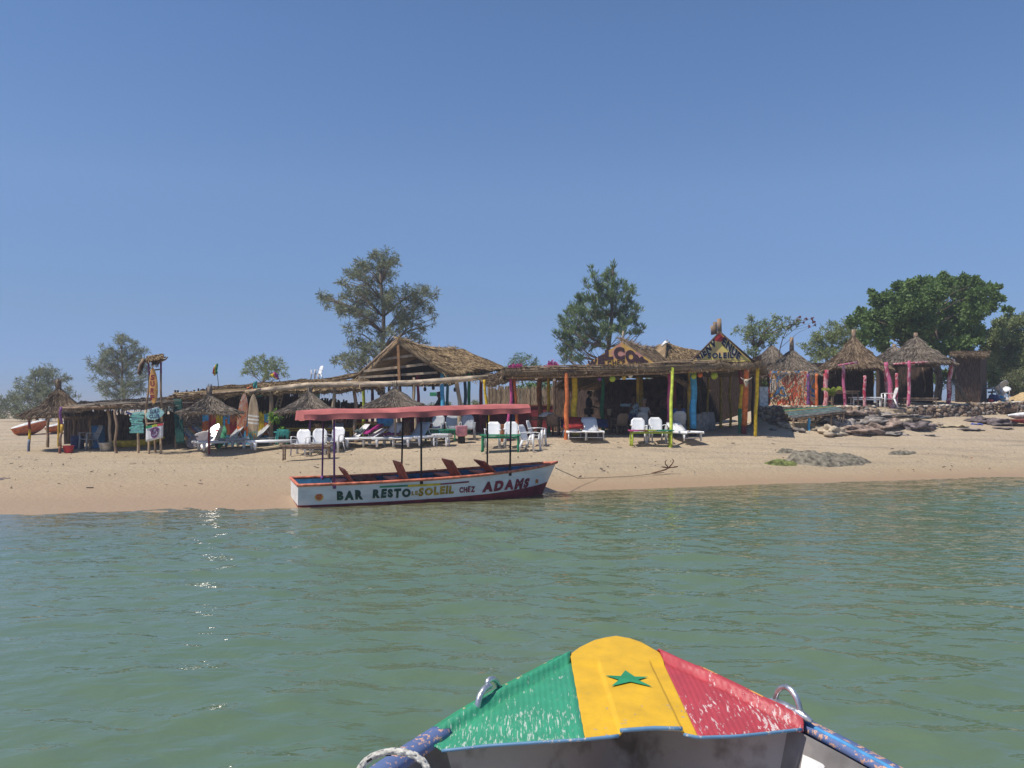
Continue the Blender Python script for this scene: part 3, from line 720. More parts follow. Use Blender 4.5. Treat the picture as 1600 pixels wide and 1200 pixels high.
# green star on the yellow panel
star_px = [(977,1047),(992,1057),(1013,1057),(997,1062),(1020,1073),(985,1065),(955,1072),(967,1062),(945,1055),(970,1056)]
mb = MB(); pts = [fp(x, y, deck_z(x, y)+.0148) for x, y in star_px]; c = fp(980, 1061, deck_z(980, 1061)+.0148)
mb.add([c]+pts, [(0, i+1, (i+1)%10+1) for i in range(10)]); mb.build('painted_star', P['green'], yp, smooth=False)
# pale blue lip along the aft edge of the deck
mb = MB()
lip = pl([(690,1172),(760,1164),(850,1158),(914,1154),(953,1150),(967,1148)], 24)
mb.tube([fp(x, y+1.5, deck_z(x, y)) for x, y in lip], .0065, 6)
lip = pl([(969,1141),(1020,1137),(1066,1138)], 8); mb.tube([fp(x, y+.5, deck_z(x, y)+.016) for x, y in lip], .008, 6)
lip = pl([(1068,1146),(1091,1151),(1150,1149),(1210,1143),(1252,1138)], 20); mb.tube([fp(x, y+1.5, deck_z(x, y)) for x, y in lip], .0065, 6)
mb.build('deck_edge_lip', WB, fore)
# rim line of the whole hull: deck outline, then on past the camera
rimL = [fp(x, y, deck_z(x, y)) for x, y in pl([(672,1147),(719,1116),(781,1080),(847,1046),(890,1021),(905,1010),(928,999),(945,995),(960,993)], 26)]
rimR = [fp(x, y, deck_z(x, y)) for x, y in pl([(1252,1121),(1192,1095),(1150,1074),(1100,1050),(1060,1033),(1028,1018),(1000,1002),(982,996),(960,993)], 26)]
aL = [fp(622,1179,.675), fp(560,1221,.67), Vector((-.86,2.0,.66)), Vector((-1.0,1.2,.65)), Vector((-1.05,0,.64)), Vector((-1.05,-2.5,.64))]
aR = [fp(1344,1168,.675), fp(1408,1202,.67), Vector((1.78,2.0,.66)), Vector((1.98,1.2,.65)), Vector((2.05,0,.64)), Vector((2.05,-2.5,.64))]
L_ = aL[::-1]+rimL; R_ = aR[::-1]+rimR
GREYI = M('hull_grey_lining', (.42,.39,.375), .8, .22, 5, .5, (1,1,1), rgb2=(.20,.17,.15), thr=(.30,.44), detail=9)
mb = MB()
def down(P_, k, cx=.49):     # hull skin below a rim point
    P_ = Vector(P_); f = 1-.30*k; return Vector((cx+(P_.x-cx)*f, P_.y-.45*k*max(0,(P_.y-2.6)/1.6)**2, P_.z*(1-k)-.25*k))
for rim in (L_, R_): mb.grid([[down(p, k/6)-Vector((0,0,.012)) for k in range(7)] for p in rim])
mb.build('hull', worn('hull_outside_blue', (.07,.2,.42), (.5,.45,.4), 41), fore)
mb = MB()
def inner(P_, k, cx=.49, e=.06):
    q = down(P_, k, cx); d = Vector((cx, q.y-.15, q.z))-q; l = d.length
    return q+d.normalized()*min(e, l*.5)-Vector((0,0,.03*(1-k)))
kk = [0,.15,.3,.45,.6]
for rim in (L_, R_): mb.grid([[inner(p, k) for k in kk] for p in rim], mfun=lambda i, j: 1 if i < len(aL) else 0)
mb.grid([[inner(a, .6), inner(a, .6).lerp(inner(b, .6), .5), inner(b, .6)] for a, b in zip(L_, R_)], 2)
mb.build('inner_lining', [GREYI, M('side_lining_shade', (.20,.185,.18), .8, .2, 5, .4), M('floor_boards', (.55,.50,.44), .8, .2, 5, .4)], fore)  # darker sides carry painted shade; floor lightened to bounce light under the deck
def railpart(pts, mat, off, r, name, wid=1.0):
    mb = MB(); mb.tube([Vector(p)+off for p in pts], r, 10); return mb.build(name, mat, fore)
for side, ap, nm in ((-1, aL, 'l'), (1, aR, 'r')):
    start = fp(672,1147,.69) if side < 0 else fp(1252,1121,.69)
    rail = [start+(start-ap[0])*.12]+[start]+ap
    mb = MB(); mb.grid([[p+Vector((side*.008,0,-.03)), p+Vector((side*.006,0,.002)), p+Vector((0,0,.010)), p+Vector((-side*.03,0,.010)), p+Vector((-side*.062,0,.006)), p+Vector((-side*.07,0,-.02))] for p in rail], 0, .012)
    ro = mb.build('side_rail', WBE, fore)
    mb = MB(); mb.tube([p+Vector((-side*.044,0,.006)) for p in rail[1:]], .0095, 10); mb.build('blue_strip', M('bright_blue_strip', (.08,.29,.56), .6, .15, 12, .2), ro)
for rim, m_, s0, s1 in ((rimL, WGE, 0, 19), (rimR, WRE, 0, 15)):
    mb = MB(); mb.tube([p+Vector((0,0,.002)) for p in rim[s0:s1]], .018, 8); mb.build('rim_moulding', m_, fore)
# metal mooring eyes
MET = M('galvanised_metal', (.62,.63,.65), .38, .2, 20, .3, metal=.85)
def eye(c, ax, w, h, gap, label):
    t = props(thing('mooring_eye', None, None, c, world=True)); t.parent = None
    mb = MB(); ax = Vector(ax).normalized(); mb.tube([c-ax*w*.75+Vector((0,0,.012)), c-ax*w*.3+Vector((0,0,.02)), c+ax*w*.3+Vector((0,0,.02)), c+ax*w*.75+Vector((0,0,.012))], [.012,.028,.028,.012], 8)
    return t, mb, ax
def mk_eye(px, py, z, ax, w, h, openl, lab):
    c = fp(px, py, z); ax = Vector(ax).normalized(); mb = MB()
    mb.tube([c-ax*w*.95+Vector((0,0,.004)), c-ax*w*.5+Vector((0,0,.012)), c+ax*w*.5+Vector((0,0,.012)), c+ax*w*.95+Vector((0,0,.004))], [.008,.022,.022,.008], 10)
    n = 14; pts = []; up = Vector((0,0,1))
    for i in range(n+1):
        a = math.pi*i/n
        if openl and i > 9: break
        pts.append(c-ax*math.cos(a)*w*.5*(-1)+up*(math.sin(a)*h+.01))
    mb.tube(pts, [.0125]*(len(pts)-1)+[.0125 if not openl else .007], 9)
    if openl:
        pts = []
        for i in range(10):
            a = math.pi*i/14; pts.append(c-ax*math.cos(a)*w*.5+Vector((-.012,-.035,0))+up*(math.sin(a)*h*.8+.01))
        mb.tube(pts, [.014]*9+[.007], 9)
    o = mb.build('mooring_eye', MET, fore); o['label'] = lab
mk_eye(766, 1101, .72, fp(800,1078,.72)-fp(740,1112,.72), .15, .10, True, 'split metal mooring hook on the green side')
mk_eye(1230, 1111, .72, fp(1252,1121,.72)-fp(1205,1100,.72), .14, .09, False, 'closed metal mooring ring on the red side')
# rope bight over the left rail
c = fp(615, 1206, .70); mb = MB(); pts = []
for i in range(19):
    a = math.pi*(i/18*1.3-.15); pts.append(c+Vector((-math.cos(a)*.125, .02*math.sin(a), math.sin(a)*.075-.01+.0*i)))
mb.tube(pts, .012, 10)
for k in range(60):
    t = k/59*18; i = min(17, int(t)); p = pts[i].lerp(pts[i+1], t-i); d = (pts[i+1]-pts[i]).normalized(); s_ = d.cross(Vector((0,1,0))).normalized(); a = k*1.3
    q = p+(s_*math.cos(a)+Vector((0,1,0))*math.sin(a))*.0100; mb.tube([q-d*.010, q+d*.010], .0045, 5, 1 if k % 9 == 0 else 0)
props(mb.build('mooring_line', [M('rope_white', (.60,.58,.52), .9, .2, 40, .4), P['black']], None, origin=c), 'thick white rope looped over the left rail in the foreground', 'rope')
# thin white four-cornered patch in the bow
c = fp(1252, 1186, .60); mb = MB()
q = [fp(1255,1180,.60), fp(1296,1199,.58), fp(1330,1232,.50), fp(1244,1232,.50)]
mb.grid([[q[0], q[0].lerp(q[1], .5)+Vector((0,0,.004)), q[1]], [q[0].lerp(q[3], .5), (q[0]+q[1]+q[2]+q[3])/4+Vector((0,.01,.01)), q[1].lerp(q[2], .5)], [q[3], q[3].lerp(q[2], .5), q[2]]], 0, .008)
props(mb.build('white_patch', M('white_patch_tone', (.74,.74,.72), .5, .08, 8), None, origin=c), 'white four cornered patch in the grey bow of the foreground boat', 'board')
# ------------------------------------------------------------ furniture prototypes (local space, front towards -Y)
def chair_proto(mat, name='plastic_armchair', h=.90, recl=.16):
    t = thing(name, '', 'chair')
    mb = MB(); mb.grid([[Vector((x*(.235-.02*k), -.25+.46*k/4, .43-.05*k/4-.015*(1-abs(x)))) for x in (-1,-.6,0,.6,1)] for k in range(5)], 0, .018); mb.build('seat', mat, t)
    mb = MB(); rows = []
    for k in range(7):
        v = k/6; w = .225+.03*v if v < .7 else .246*math.sqrt(max(.05, 1-((v-.7)/.36)**2))
        rows.append([Vector((x*w, .20+recl*v+.035*x*x*-1, .38+(h-.38)*v)) for x in (-1,-.66,-.33,0,.33,.66,1)])
    mb.grid(rows, 0, .018); mb.build('backrest', mat, t)
    for sx in (-1, 1):
        mb = MB(); mb.grid([[Vector((sx*.27, -.27, .63)), Vector((sx*.30, -.1, .65)), Vector((sx*.30, .12, .64)), Vector((sx*.25, .27, .60))], [Vector((sx*.22, -.26, .63)), Vector((sx*.25, -.1, .65)), Vector((sx*.25, .12, .64)), Vector((sx*.22, .25, .60))]], 0, .02)
        mb.build('armrest', mat, t)
        mb = MB(); mb.grid([[Vector((sx*.28, -.30, 0)), Vector((sx*.25, -.27, .42)), Vector((sx*.26, -.27, .63))], [Vector((sx*.27, -.24, 0)), Vector((sx*.25, -.18, .42)), Vector((sx*.26, -.20, .63))], [Vector((sx*.22, -.28, 0)), Vector((sx*.21, -.25, .42)), Vector((sx*.24, -.24, .62))]], 0, .015)
        mb.build('leg', mat, t)
        mb = MB(); mb.grid([[Vector((sx*.27, .34, 0)), Vector((sx*.24, .20, .39))], [Vector((sx*.26, .27, 0)), Vector((sx*.24, .12, .40))], [Vector((sx*.21, .33, 0)), Vector((sx*.20, .20, .39))]], 0, .015)
        mb.build('leg', mat, t)
    return t
def lounger_proto(mat, ang, backmat=None):
    t = thing('sun_lounger', '', 'sun lounger')
    mb = MB(); mb.grid([[Vector((x*.30, -.95+1.2*k/6, .30+.035*math.cos(k*1.0)*(.6)-.012*(1-abs(x)))) for x in (-1,-.5,0,.5,1)] for k in range(7)], 0, .022)
    for sx in (-1, 1): mb.grid([[Vector((sx*.31, -.97, .34)), Vector((sx*.31, .95, .34))], [Vector((sx*.33, -.97, .25)), Vector((sx*.33, .95, .25))]], 0, .02)
    mb.build('bed', mat, t)
    mb = MB(); c, s_ = math.cos(ang), math.sin(ang)
    mb.grid([[Vector((x*(.29 if k < 5 else .25), .25+.72*k/5*c, .31+.72*k/5*s_)) for x in (-1,-.5,0,.5,1)] for k in range(6)], 0, .022); mb.build('backrest', backmat or mat, t)
    if ang > .2:
        for sx in (-1, 1): mb = MB(); mb.beam((sx*.24, .25+.5*c, .31+.5*s_), (sx*.26, .78, .27), .03, .02); mb.build('back_strut', mat, t)
    for sx in (-1, 1):
        for y0 in (-.72, .72):
            mb = MB(); mb.grid([[Vector((sx*.31, y0-.07, .28)), Vector((sx*.31, y0+.07, .28))], [Vector((sx*.33, y0-.04, .0)), Vector((sx*.33, y0+.03, .0))]], 0, .035); mb.build('leg', mat, t)
    mb = MB(); mb.tube([(-.31,-.72,.10), (.31,-.72,.10)], .013, 6); mb.build('cross_bar', mat, t)
    return t
def table_proto(name, cat, w, d, h, topm, legm, tt=.04, lr=.03, boards=3, rail=True, topmats=None):
    t = thing(name, '', cat); mb = MB()
    for i in range(boards):
        y0 = -d/2+d*(i+.5)/boards
        if topmats:
            n = len(topmats)
            for k in range(n): mb.box((-w/2+w*(k+.5)/n, y0, h-tt/2), (w/n-.004, d/boards-.012, tt), (0,0,0), k, .004)
        else: mb.box((0, y0, h-tt/2), (w, d/boards-.012, tt), (0, 0, random.uniform(-.01,.01)), 0, .005)
    mb.build('table_top', topmats or topm, t, smooth=False)
    for sx in (-1, 1):
        for sy in (-1, 1):
            mb = MB(); pts, rs = crooked((sx*(w/2-.08), sy*(d/2-.05), 0), (sx*(w/2-.09), sy*(d/2-.06), h-tt), lr, None, .008, 5, seed=int(w*100)+sx*3+sy); mb.tube(pts, rs, 7); mb.build('leg', legm, t)
    if rail:
        mb = MB()
        for sy in (-1, 1): mb.beam((-w/2+.08, sy*(d/2-.05), h-.10), (w/2-.08, sy*(d/2-.05), h-.10), .03, .06)
        for sx in (-1, 1): mb.beam((sx*(w/2-.09), -d/2+.05, h*.35), (sx*(w/2-.09), d/2-.05, h*.35), .03, .04)
        mb.build('rail', legm, t, smooth=False)
    return t
CH_W = chair_proto(WHITE); CH_G = chair_proto(GREYP, h=.94, recl=.24); CH_B = chair_proto(M('brown_plastic', (.22,.15,.10), .5, .1), h=.84)
LO_45 = lounger_proto(WHITE, .78); LO_30 = lounger_proto(WHITE, .50); LO_0 = lounger_proto(WHITE, .04); LO_G = lounger_proto(WHITE, .85, GREYP); LO_D = lounger_proto(GREYP, .8)
gC = 'white plastic armchairs on the sand'; gG = 'grey plastic chairs behind the low green bench'; gL = 'white sun loungers on the sand'
def on(px, py, dz=0): p = G(px, py); p.z += dz; return p
place(CH_W, on(470, 712), R(-6), 'left white armchair of the pair behind the grey plank bench', gC)
place(CH_W, on(498, 711), R(5), 'right white armchair of the pair behind the grey plank bench', gC)
place(CH_W, on(523, 708), R(-14), 'white armchair behind the rear pole of the pink canopy boat, beside the loungers', gC)
place(CH_W, on(770, 700), R(-4), 'left white armchair behind the green table', gC)
place(CH_W, on(800, 700), R(6), 'right white armchair behind the green table', gC)
place(CH_W, on(828, 706), R(62), 'white armchair turned sideways beside the right end of the green table', gC)
place(CH_W, on(839, 698), R(75), 'white armchair pushed in behind the sideways chair by the green table', gC)
place(CH_W, on(998, 693), R(-3), 'left white armchair behind the striped red, yellow and green table', gC)
place(CH_W, on(1027, 692), R(4), 'right white armchair behind the striped red, yellow and green table', gC)
p = at(495, 594.5, 33.6); place(CH_W, (p.x, p.y, p.z), R(-52), 'white armchair standing alone on top of the thatched roof', None, scale=.70)
p = GY(1389, 34.0); place(CH_W, (p.x, p.y, p.z), R(-100), 'cream armchair on the terrace step in front of the right hand huts', None, scale=.95)
for px, lb in ((682, 'left'), (707, 'middle'), (731, 'right')): place(CH_G, on(px, 687), R(-8 if px < 700 else 5), lb+' grey armchair of the three behind the low green bench', gG)
p = GY(140, 30.0); place(CH_G, p, R(-35), 'grey plastic chair in the shade of the left round thatched shelter')
place(CH_G, GY(1006, 31.0), R(160), 'grey chair seen from behind under the welcome hut canopy', None, scale=.92)
place(CH_G, GY(1060, 30.3), R(176), 'grey chair seen from behind near the blue post')
place(CH_B, GY(868, 30.6), R(150), 'brown armchair at the dark table left of the orange post')
place(CH_B, GY(968, 30.8), R(200), 'brown armchair under the welcome hut beside the people')
place(LO_G, on(346, 703), R(-52), 'white sun lounger with raised grey back under the left parasol', gL)
place(LO_D, on(388, 698), R(-50), 'dark grey sun lounger behind the one under the left parasol')
place(LO_0, on(428, 702), R(-62), 'flat white sun lounger left of the grey plank bench', gL)
place(LO_45, on(543, 698), R(-58), 'white sun lounger right behind the rear canopy poles', gL)
place(LO_30, on(566, 698), R(-56), 'white sun lounger with a magenta towel over its raised back', gL)
place(LO_45, on(600, 697), R(-34), 'white sun lounger with a rolled purple towel across its middle', gL)
place(LO_G, on(645, 697), R(-30), 'white sun lounger with grey back left of the white stool table', gL)
place(LO_0, on(668, 695), R(-40), 'flat white sun lounger touching the white stool table', gL)
place(LO_30, on(897, 687), R(4), 'white sun lounger with a red cushion by the orange post', gL)
place(LO_45, on(924, 687), R(2), 'white sun lounger right of the red cushioned one', gL)
place(LO_30, on(1067, 688), R(14), 'white sun lounger right of the leaning lime green post', gL)
def towel(name, label, px, py, Y, w, d, mat, tilt=.0, rz=0, dz=0):
    c = at(px, py, Y); mb = MB(); rows = []; rx = Matrix.Rotation(rz, 3, 'Z') @ Matrix.Rotation(tilt, 3, 'X')
    for i in range(10): rows.append([c+rx @ Vector((-w/2+w*i/9, -d/2+d*j/7, .03*noise.noise(Vector((i*.5+px, j*.6, 0)))*2+.02*math.sin(i*1.3+j))) for j in range(8)])
    mb.grid(rows, 0, .035); return props(mb.build(name, mat, None, origin=c), label, 'towel')
b1 = on(566, 698); b2 = on(600, 697)
def pxof(v): return 800+v.x/v.y*F, HOR-(v.z-EYE)/v.y*F
q = b1+Vector((.30,.20,.62)); u_ = pxof(q); towel('magenta_towel', 'magenta towel draped over the raised back of a white lounger', u_[0]+3, u_[1], q.y, .34, .75, M('towel_magenta', (.34,.02,.17), .9, .2, 9), .45, R(-56))
q = b1+Vector((.1,.3,.60)); u_ = pxof(q); towel('grey_towel', 'dark green grey towel heaped on the lounger left of the magenta towel', u_[0]-8, u_[1]+1, q.y, .5, .4, M('towel_grey', (.07,.10,.10), .9, .2, 9), .3, R(-50))
q = b2+Vector((.15,.25,.42)); u_ = pxof(q); towel('purple_towel', 'crumpled purple towel lying across a white lounger', u_[0]+2, u_[1], q.y-.1, .62, .34, M('towel_purple', (.18,.02,.14), .9, .2, 9), .1, R(-34))
q = on(897, 687)+Vector((0,.55,.56)); u_ = pxof(q); mb = MB(); rr = Matrix.Rotation(.5, 3, 'X'); mb.grid([[q+rr @ Vector((-.36+.72*i/5, -.38+.76*j/5, .03*math.sin(math.pi*i/5))) for j in range(6)] for i in range(6)], 0, .07)
props(mb.build('red_cushion', M('cushion_red', (.36,.03,.03), .85, .15), None, origin=q), 'red cushion on the sun lounger by the orange post', 'cushion')
q = on(912, 684)+Vector((.1,.9,.5)); mb = MB(); mb.grid([[q+rr @ Vector((-.9+1.8*i/5, -.3+.6*j/5, .03*math.sin(math.pi*i/5))) for j in range(6)] for i in range(6)], 0, .05)
props(mb.build('blue_mat', M('mat_navy', (.03,.05,.15), .85, .15), None, origin=q), 'dark blue mat behind the two loungers by the orange post', 'mat')
tb = table_proto('plank_bench', 'bench', 1.62, .42, .50, WOOD, WOOD, boards=3); place(tb, on(479, 719), R(4), 'weathered grey plank bench in front of two white armchairs'); tb['category'] = 'bench'
tb = table_proto('green_table', 'table', 1.36, .55, .58, P['green'], P['green'], lr=.035); place(tb, on(782, 706), R(-3), 'green wooden table in front of two white armchairs')
STRT = [P['magenta'], P['brown'], P['lime'], P['green'], P['green']]
tb = table_proto('striped_table', 'table', 1.52, .5, .56, None, P['lime'], lr=.034, topmats=STRT); place(tb, on(1017, 697), R(1), 'table with red, yellow and green striped top and lime legs')
tb = table_proto('green_bench', 'bench', 1.25, .35, .45, P['green'], P['green']); place(tb, on(688, 690), R(2), 'low green bench in front of three grey chairs')
tb = table_proto('white_stool_table', 'table', .62, .5, .44, WHITE, WHITE, tt=.05, lr=.035, boards=1); place(tb, on(690, 697), R(-10), 'small white plastic table beside the loungers')
tb = table_proto('dark_table', 'table', 1.35, .8, .72, WOODD, WOODD); place(tb, GY(850, 31.2), R(-6), 'dark wooden table with a white towel heap left of the orange post')
tb = table_proto('dark_table', 'table', 1.5, .8, .74, WOODD, WOODD); place(tb, GY(985, 31.9), R(4), 'dark wooden table where people sit under the welcome hut')
tb = table_proto('orange_table', 'table', 1.3, .6, .66, P['orange'], P['ochre']); place(tb, GY(580, 32.4), R(-3), 'orange yellow table in the shade behind the loungers')
tb = table_proto('yellow_bench', 'bench', 2.6, .35, .5, P['ochre'], P['ochre']); place(tb, GY(500, 31.2), R(0), 'long yellow bench behind the white armchairs on the left')
tb = table_proto('terrace_table', 'table', 1.25, .6, .70, WOOD, WOOD); place(tb, GY(1317, 34.2), R(3), 'weathered table on the terrace behind the first pink post')
tb = table_proto('white_bench', 'bench', 1.3, .4, .42, WHITE, WHITE); place(tb, GY(1352, 34.4), R(0), 'low white bench on the terrace left of the cream armchair')
tb = table_proto('teal_stool', 'table', .55, .45, .5, P['teal'], P['teal']); place(tb, GY(441, 29.8), R(6), 'small teal fringed table under the second parasol')
# cloths and odds on the furniture
c = GY(856, 31.0)+Vector((0,0,.72)); mb = MB(); mb.grid([[c+Vector((-.34+.68*i/9, -.25+.5*j/7, .16*math.sin(math.pi*i/9)*math.sin(math.pi*j/7)+.07*noise.noise(Vector((i*.8,j*.8,1)))+.02)) for j in range(8)] for i in range(10)], 0, .03)
props(mb.build('white_towel', M('towel_white', (.66,.66,.64), .9, .15, 12), None, origin=c), 'heap of white patterned towel on the dark table', 'towel')
def lathe(mb, c, prof, n=20, mi=0):
    c = Vector(c); mb.grid([[c+Vector((r*math.cos(2*math.pi*j/n), r*math.sin(2*math.pi*j/n), z)) for j in range(n)] for r, z in prof], mi, 0, True)
def pot(name, label, cat, c, prof, mats, splits=None):
    mb = MB()
    if splits: lathe(mb, c, prof[:splits+1], 18, 1); lathe(mb, c, prof[splits:], 18, 0)
    else: lathe(mb, c, prof, 18, 0)
    return props(mb.build(name, mats, None, origin=c), label, cat)
c = on(721, 692); pot('pink_bin', 'pink waste bin on a dark stand right of the low green bench', 'bin', c, [(.0,0),(.14,0),(.13,.22),(.14,.24),(.21,.28),(.22,.60),(.235,.62),(.20,.62),(.18,.35),(0,.34)], [P['pink'], P['black']], 3)
c = on(785, 690)+Vector((0,.2,0)); pot('terracotta_pot', 'terracotta pot between the two white armchairs at the green table', 'pot', c, [(0,0),(.15,0),(.2,.35),(.24,.6),(.26,.62),(.22,.62),(.18,.4),(0,.4)], [M('terracotta', (.42,.17,.08), .8, .15)])
c = GY(107, 28.9); pot('red_bucket', 'red bucket on the sand beside the leaning corner post', 'bucket', c, [(0,0),(.14,0),(.19,.25),(.2,.26),(.17,.26),(.12,.05),(0,.04)], [P['red']])
c = GY(165, 29.5); pot('white_bucket', 'pale bucket under the flat reed canopy', 'bucket', c, [(0,0),(.18,0),(.24,.3),(.25,.31),(.21,.31),(.15,.05),(0,.04)], [M('grubby_white', (.45,.44,.40), .7, .2)])
c = GY(152, 30.6); pot('blue_barrel', 'blue barrel in the shade beside the grey chair', 'barrel', c, [(0,0),(.25,0),(.28,.05),(.27,.3),(.29,.32),(.27,.6),(.25,.84),(.2,.88),(0,.88)], [P['blue']])
c = GY(121, 30.4); pot('blue_barrel', 'dark blue barrel left of the grey chair under the round shelter', 'barrel', c, [(0,0),(.2,0),(.24,.05),(.23,.3),(.25,.32),(.22,.5),(0,.52)], [P['navy']])
c = GY(602, 31.0)+Vector((0,0,.5)); pot('blue_basket', 'blue rounded basket on the orange table', 'basket', c, [(0,0),(.2,.02),(.33,.15),(.36,.28),(.3,.38),(.1,.42),(0,.42)], [P['blue']])
c = GY(1104, 36); c.x += .0
pot('orange_crate', 'orange tub far behind between the pink and blue posts', 'tub', GY(1064, 37)+Vector((0,0,.35)), [(0,0),(.45,0),(.5,.3),(.46,.32),(.4,.1),(0,.1)], [P['orange']])

# ------------------------------------------------------------ thatched parasols and the round shelter
def parasol(px, Y, base_y, apex_y, stub_y, el, er, eave_y, label, polem, kind='grey', seed=0):
    b = GY(px, Y); root = thing('thatched_parasol', label, 'parasol', b, world=True, group='thatched parasols on the beach')
    top = at(px, apex_y, Y); ev = at(px, eave_y, Y); r = (er-el)/2/F*Y; c = Vector((at((el+er)/2, 0, Y).x*.6+b.x*.4, Y, ev.z))
    mb = MB(); rows = cone_rows(c, r, top.z-ev.z, 8, 36, .14, .10)
    thatch(mb, rows, .10, 2200, .30, .022, True, .03, 9, .06); mb.build('canopy', TH[kind], root, smooth=True)
    mb = MB(); s0 = top-Vector((0,0,.1)); s1 = at(px, stub_y, Y); mb.tube([s0, s0.lerp(s1,.5)+Vector((.01,0,0)), s1], [.085,.07,.085], 9)
    for k in range(40):
        a = random.uniform(0, 6.28); z = random.random(); p = s0.lerp(s1, z)+Vector((math.cos(a)*.075, math.sin(a)*.075, 0)); mb.blade(p, (math.cos(a)*.2, math.sin(a)*.2, 1), .14, .02)
    mb.build('tied_tip', TH[kind][0], root)
    post('pole', b-Vector((0,0,.2)), (top.x, top.y, top.z-.15), .045, polem, root, .02)
    mb = MB()
    for k in range(8):
        a = k*math.pi/4+.2; mb.tube([(b.x, b.y, ev.z+.35*(top.z-ev.z)), (c.x+math.cos(a)*r*.93, c.y+math.sin(a)*r*.93, ev.z-.02)], .018, 5)
    mb.build('rafters', WOOD, root); return root
parasol(327, 28.3, 697, 617, 604, 285, 372, 643, 'thatched parasol above the grey backed lounger, left of the surfboards', P['darkred'])
parasol(484, 28.8, 690, 613, 606, 438, 527, 641, 'thatched parasol on a purple pole behind the left end of the pink canopy', P['purple'])
parasol(617, 28.8, 690, 606, 599, 573, 661, 633, 'thatched parasol behind the middle of the pink canopy, under the log beam', WOODL)
sh = thing('round_thatched_shelter', 'round thatched shelter on painted posts at the far left of the beach', 'shelter', GY(91, 30.0), world=True)
mb = MB(); c = at(92, 647, 30.0); thatch(mb, cone_rows((c.x, c.y, c.z), 49/F*30, (647-608)/F*30, 9, 40, .16, .06, .06), .13, 5200, .34, .022, True, .035, 11, .07); mb.build('roof', TH['brown'], sh)
mb = MB(); a0 = at(91, 611, 30.0); a1 = at(91, 594, 30.0); mb.tube([a0, a0.lerp(a1,.45), a1], [.12,.075,.10], 10)
for k in range(60):
    a = random.uniform(0, 6.28); p = a0.lerp(a1, random.random())+Vector((math.cos(a)*.09, math.sin(a)*.09, 0)); mb.blade(p, (math.cos(a)*.15, math.sin(a)*.15, 1), .16, .02)
mb.build('tied_tip', T_BROWN, sh)
for px, Y, ty, bands, r in ((45, 29.4, 648, [(0, M('paint_slate', (.16,.19,.27), .7, .15)), (.42, P['yellow']), (.68, P['darkred'])], .05), (75, 31.3, 648, None, .06), (116, 31.2, 648, None, .055), (140, 30.2, 648, None, .055), (92, 31.6, 647, [(0, P['ochre'])], .06)):
    b = GY(px, Y); post('post', b-Vector((0,0,.2)), at(px+(1 if px < 60 else 0), ty, Y), r, WOOD, sh, .03, bands)
# catamaran hulls behind the round shelter
def canoe(label, pts, w, mats, name='beached_hull', cat='boat', h=.5, group=None):
    """pts: centreline at the gunwale"""
    c = Vector(pts[len(pts)//2]); mb = MB(); n = len(pts); rows = []
    for i, p in enumerate(pts):
        p = Vector(p); t = i/(n-1); f = max(.04, math.sin(math.pi*min(.999, max(.001, t)))**.5); d = (Vector(pts[min(i+1,n-1)])-Vector(pts[max(i-1,0)])).normalized(); s_ = d.cross(Vector((0,0,1))).normalized()
        rows.append([p-s_*w*f, p-s_*w*f*.8-Vector((0,0,h*.6*f)), p-Vector((0,0,h*f)), p+s_*w*f*.8-Vector((0,0,h*.6*f)), p+s_*w*f, p+Vector((0,0,.03)), p-s_*w*f])
    mb.grid(rows, 0, 0, mfun=lambda i, j: 1 if j >= 4 else 0); return props(mb.build(name, mats, None, origin=c), label, cat, group)
def hullpts(px0, py0, Y0, px1, py1, Y1, n=13, sag=.0):
    a, b = at(px0, py0, Y0), at(px1, py1, Y1); return [a.lerp(b, i/(n-1))-Vector((0,0,sag*math.sin(math.pi*i/(n-1)))) for i in range(n)]
canoe('orange and white beached sailing hull left of the round shelter', hullpts(17, 670, 39, 77, 655, 41, sag=-.05), .30, [P['orange'], P['white']], h=.62)
canoe('second orange and white hull half hidden behind the round shelter', hullpts(70, 668, 40, 112, 657, 42), .26, [P['orange'], P['white']], h=.45)
canoe('white sail cover bundle on top of the left beached hull', hullpts(60, 655, 40.5, 84, 652, 41), .14, [P['white'], P['white']], name='sail_bundle', cat='sail', h=.25)

# ------------------------------------------------------------ flat reed canopy on the left
cb = thing('flat_reed_canopy', 'low flat canopy of grey reeds on crooked posts beside the round shelter', 'canopy', GY(170, 30.5), world=True)
mb = MB(); rows = quad_rows(at(128, 628, 33), at(285, 620, 33), at(272, 630, 29.3), at(97, 637, 29.0), 6, 26, .05); thatch(mb, rows, .13, 3400, .42, .03, False, .06, 7, .12)
for k in range(26): # long reeds along the canopy
    t = random.random(); a = at(97+random.uniform(0,60), 636.5-random.uniform(0,3), 29+random.uniform(0,2)); b = a+Vector((random.uniform(2,3.6), random.uniform(-.1,.1), random.uniform(.02,.2))); mb.tube([a, a.lerp(b,.5)+Vector((0,0,random.uniform(-.04,.05))), b], .018, 5, 1)
mb.build('roof', TH['grey'], cb)
for px, Y, ty, r, m_, tx in ((92, 28.7, 636, .055, WOOD, 97), (173, 29.6, 637, .06, WOODL, 169), (182, 29.0, 640, .055, WOOD, 180), (275, 29.8, 628, .05, WOOD, 277), (118, 31.5, 637, .05, WOODD, 118), (190, 32, 636, .05, WOODD, 186)):
    b = GY(px, Y); post('post', b-Vector((0,0,.2)), at(tx, ty, Y), r, m_, cb, .06, [(0, P['brown']), (.25, WOOD), (.5, P['ochre']), (.66, P['purple'])] if px == 92 else None)
mb = MB(); mb.tube([at(97, 638, 28.8), at(180, 635, 29.1), at(272, 630, 29.6)], .05, 7); mb.tube([at(118, 636, 31.4), at(280, 628, 31.6)], .04, 7); mb.build('beam', WOOD, cb)
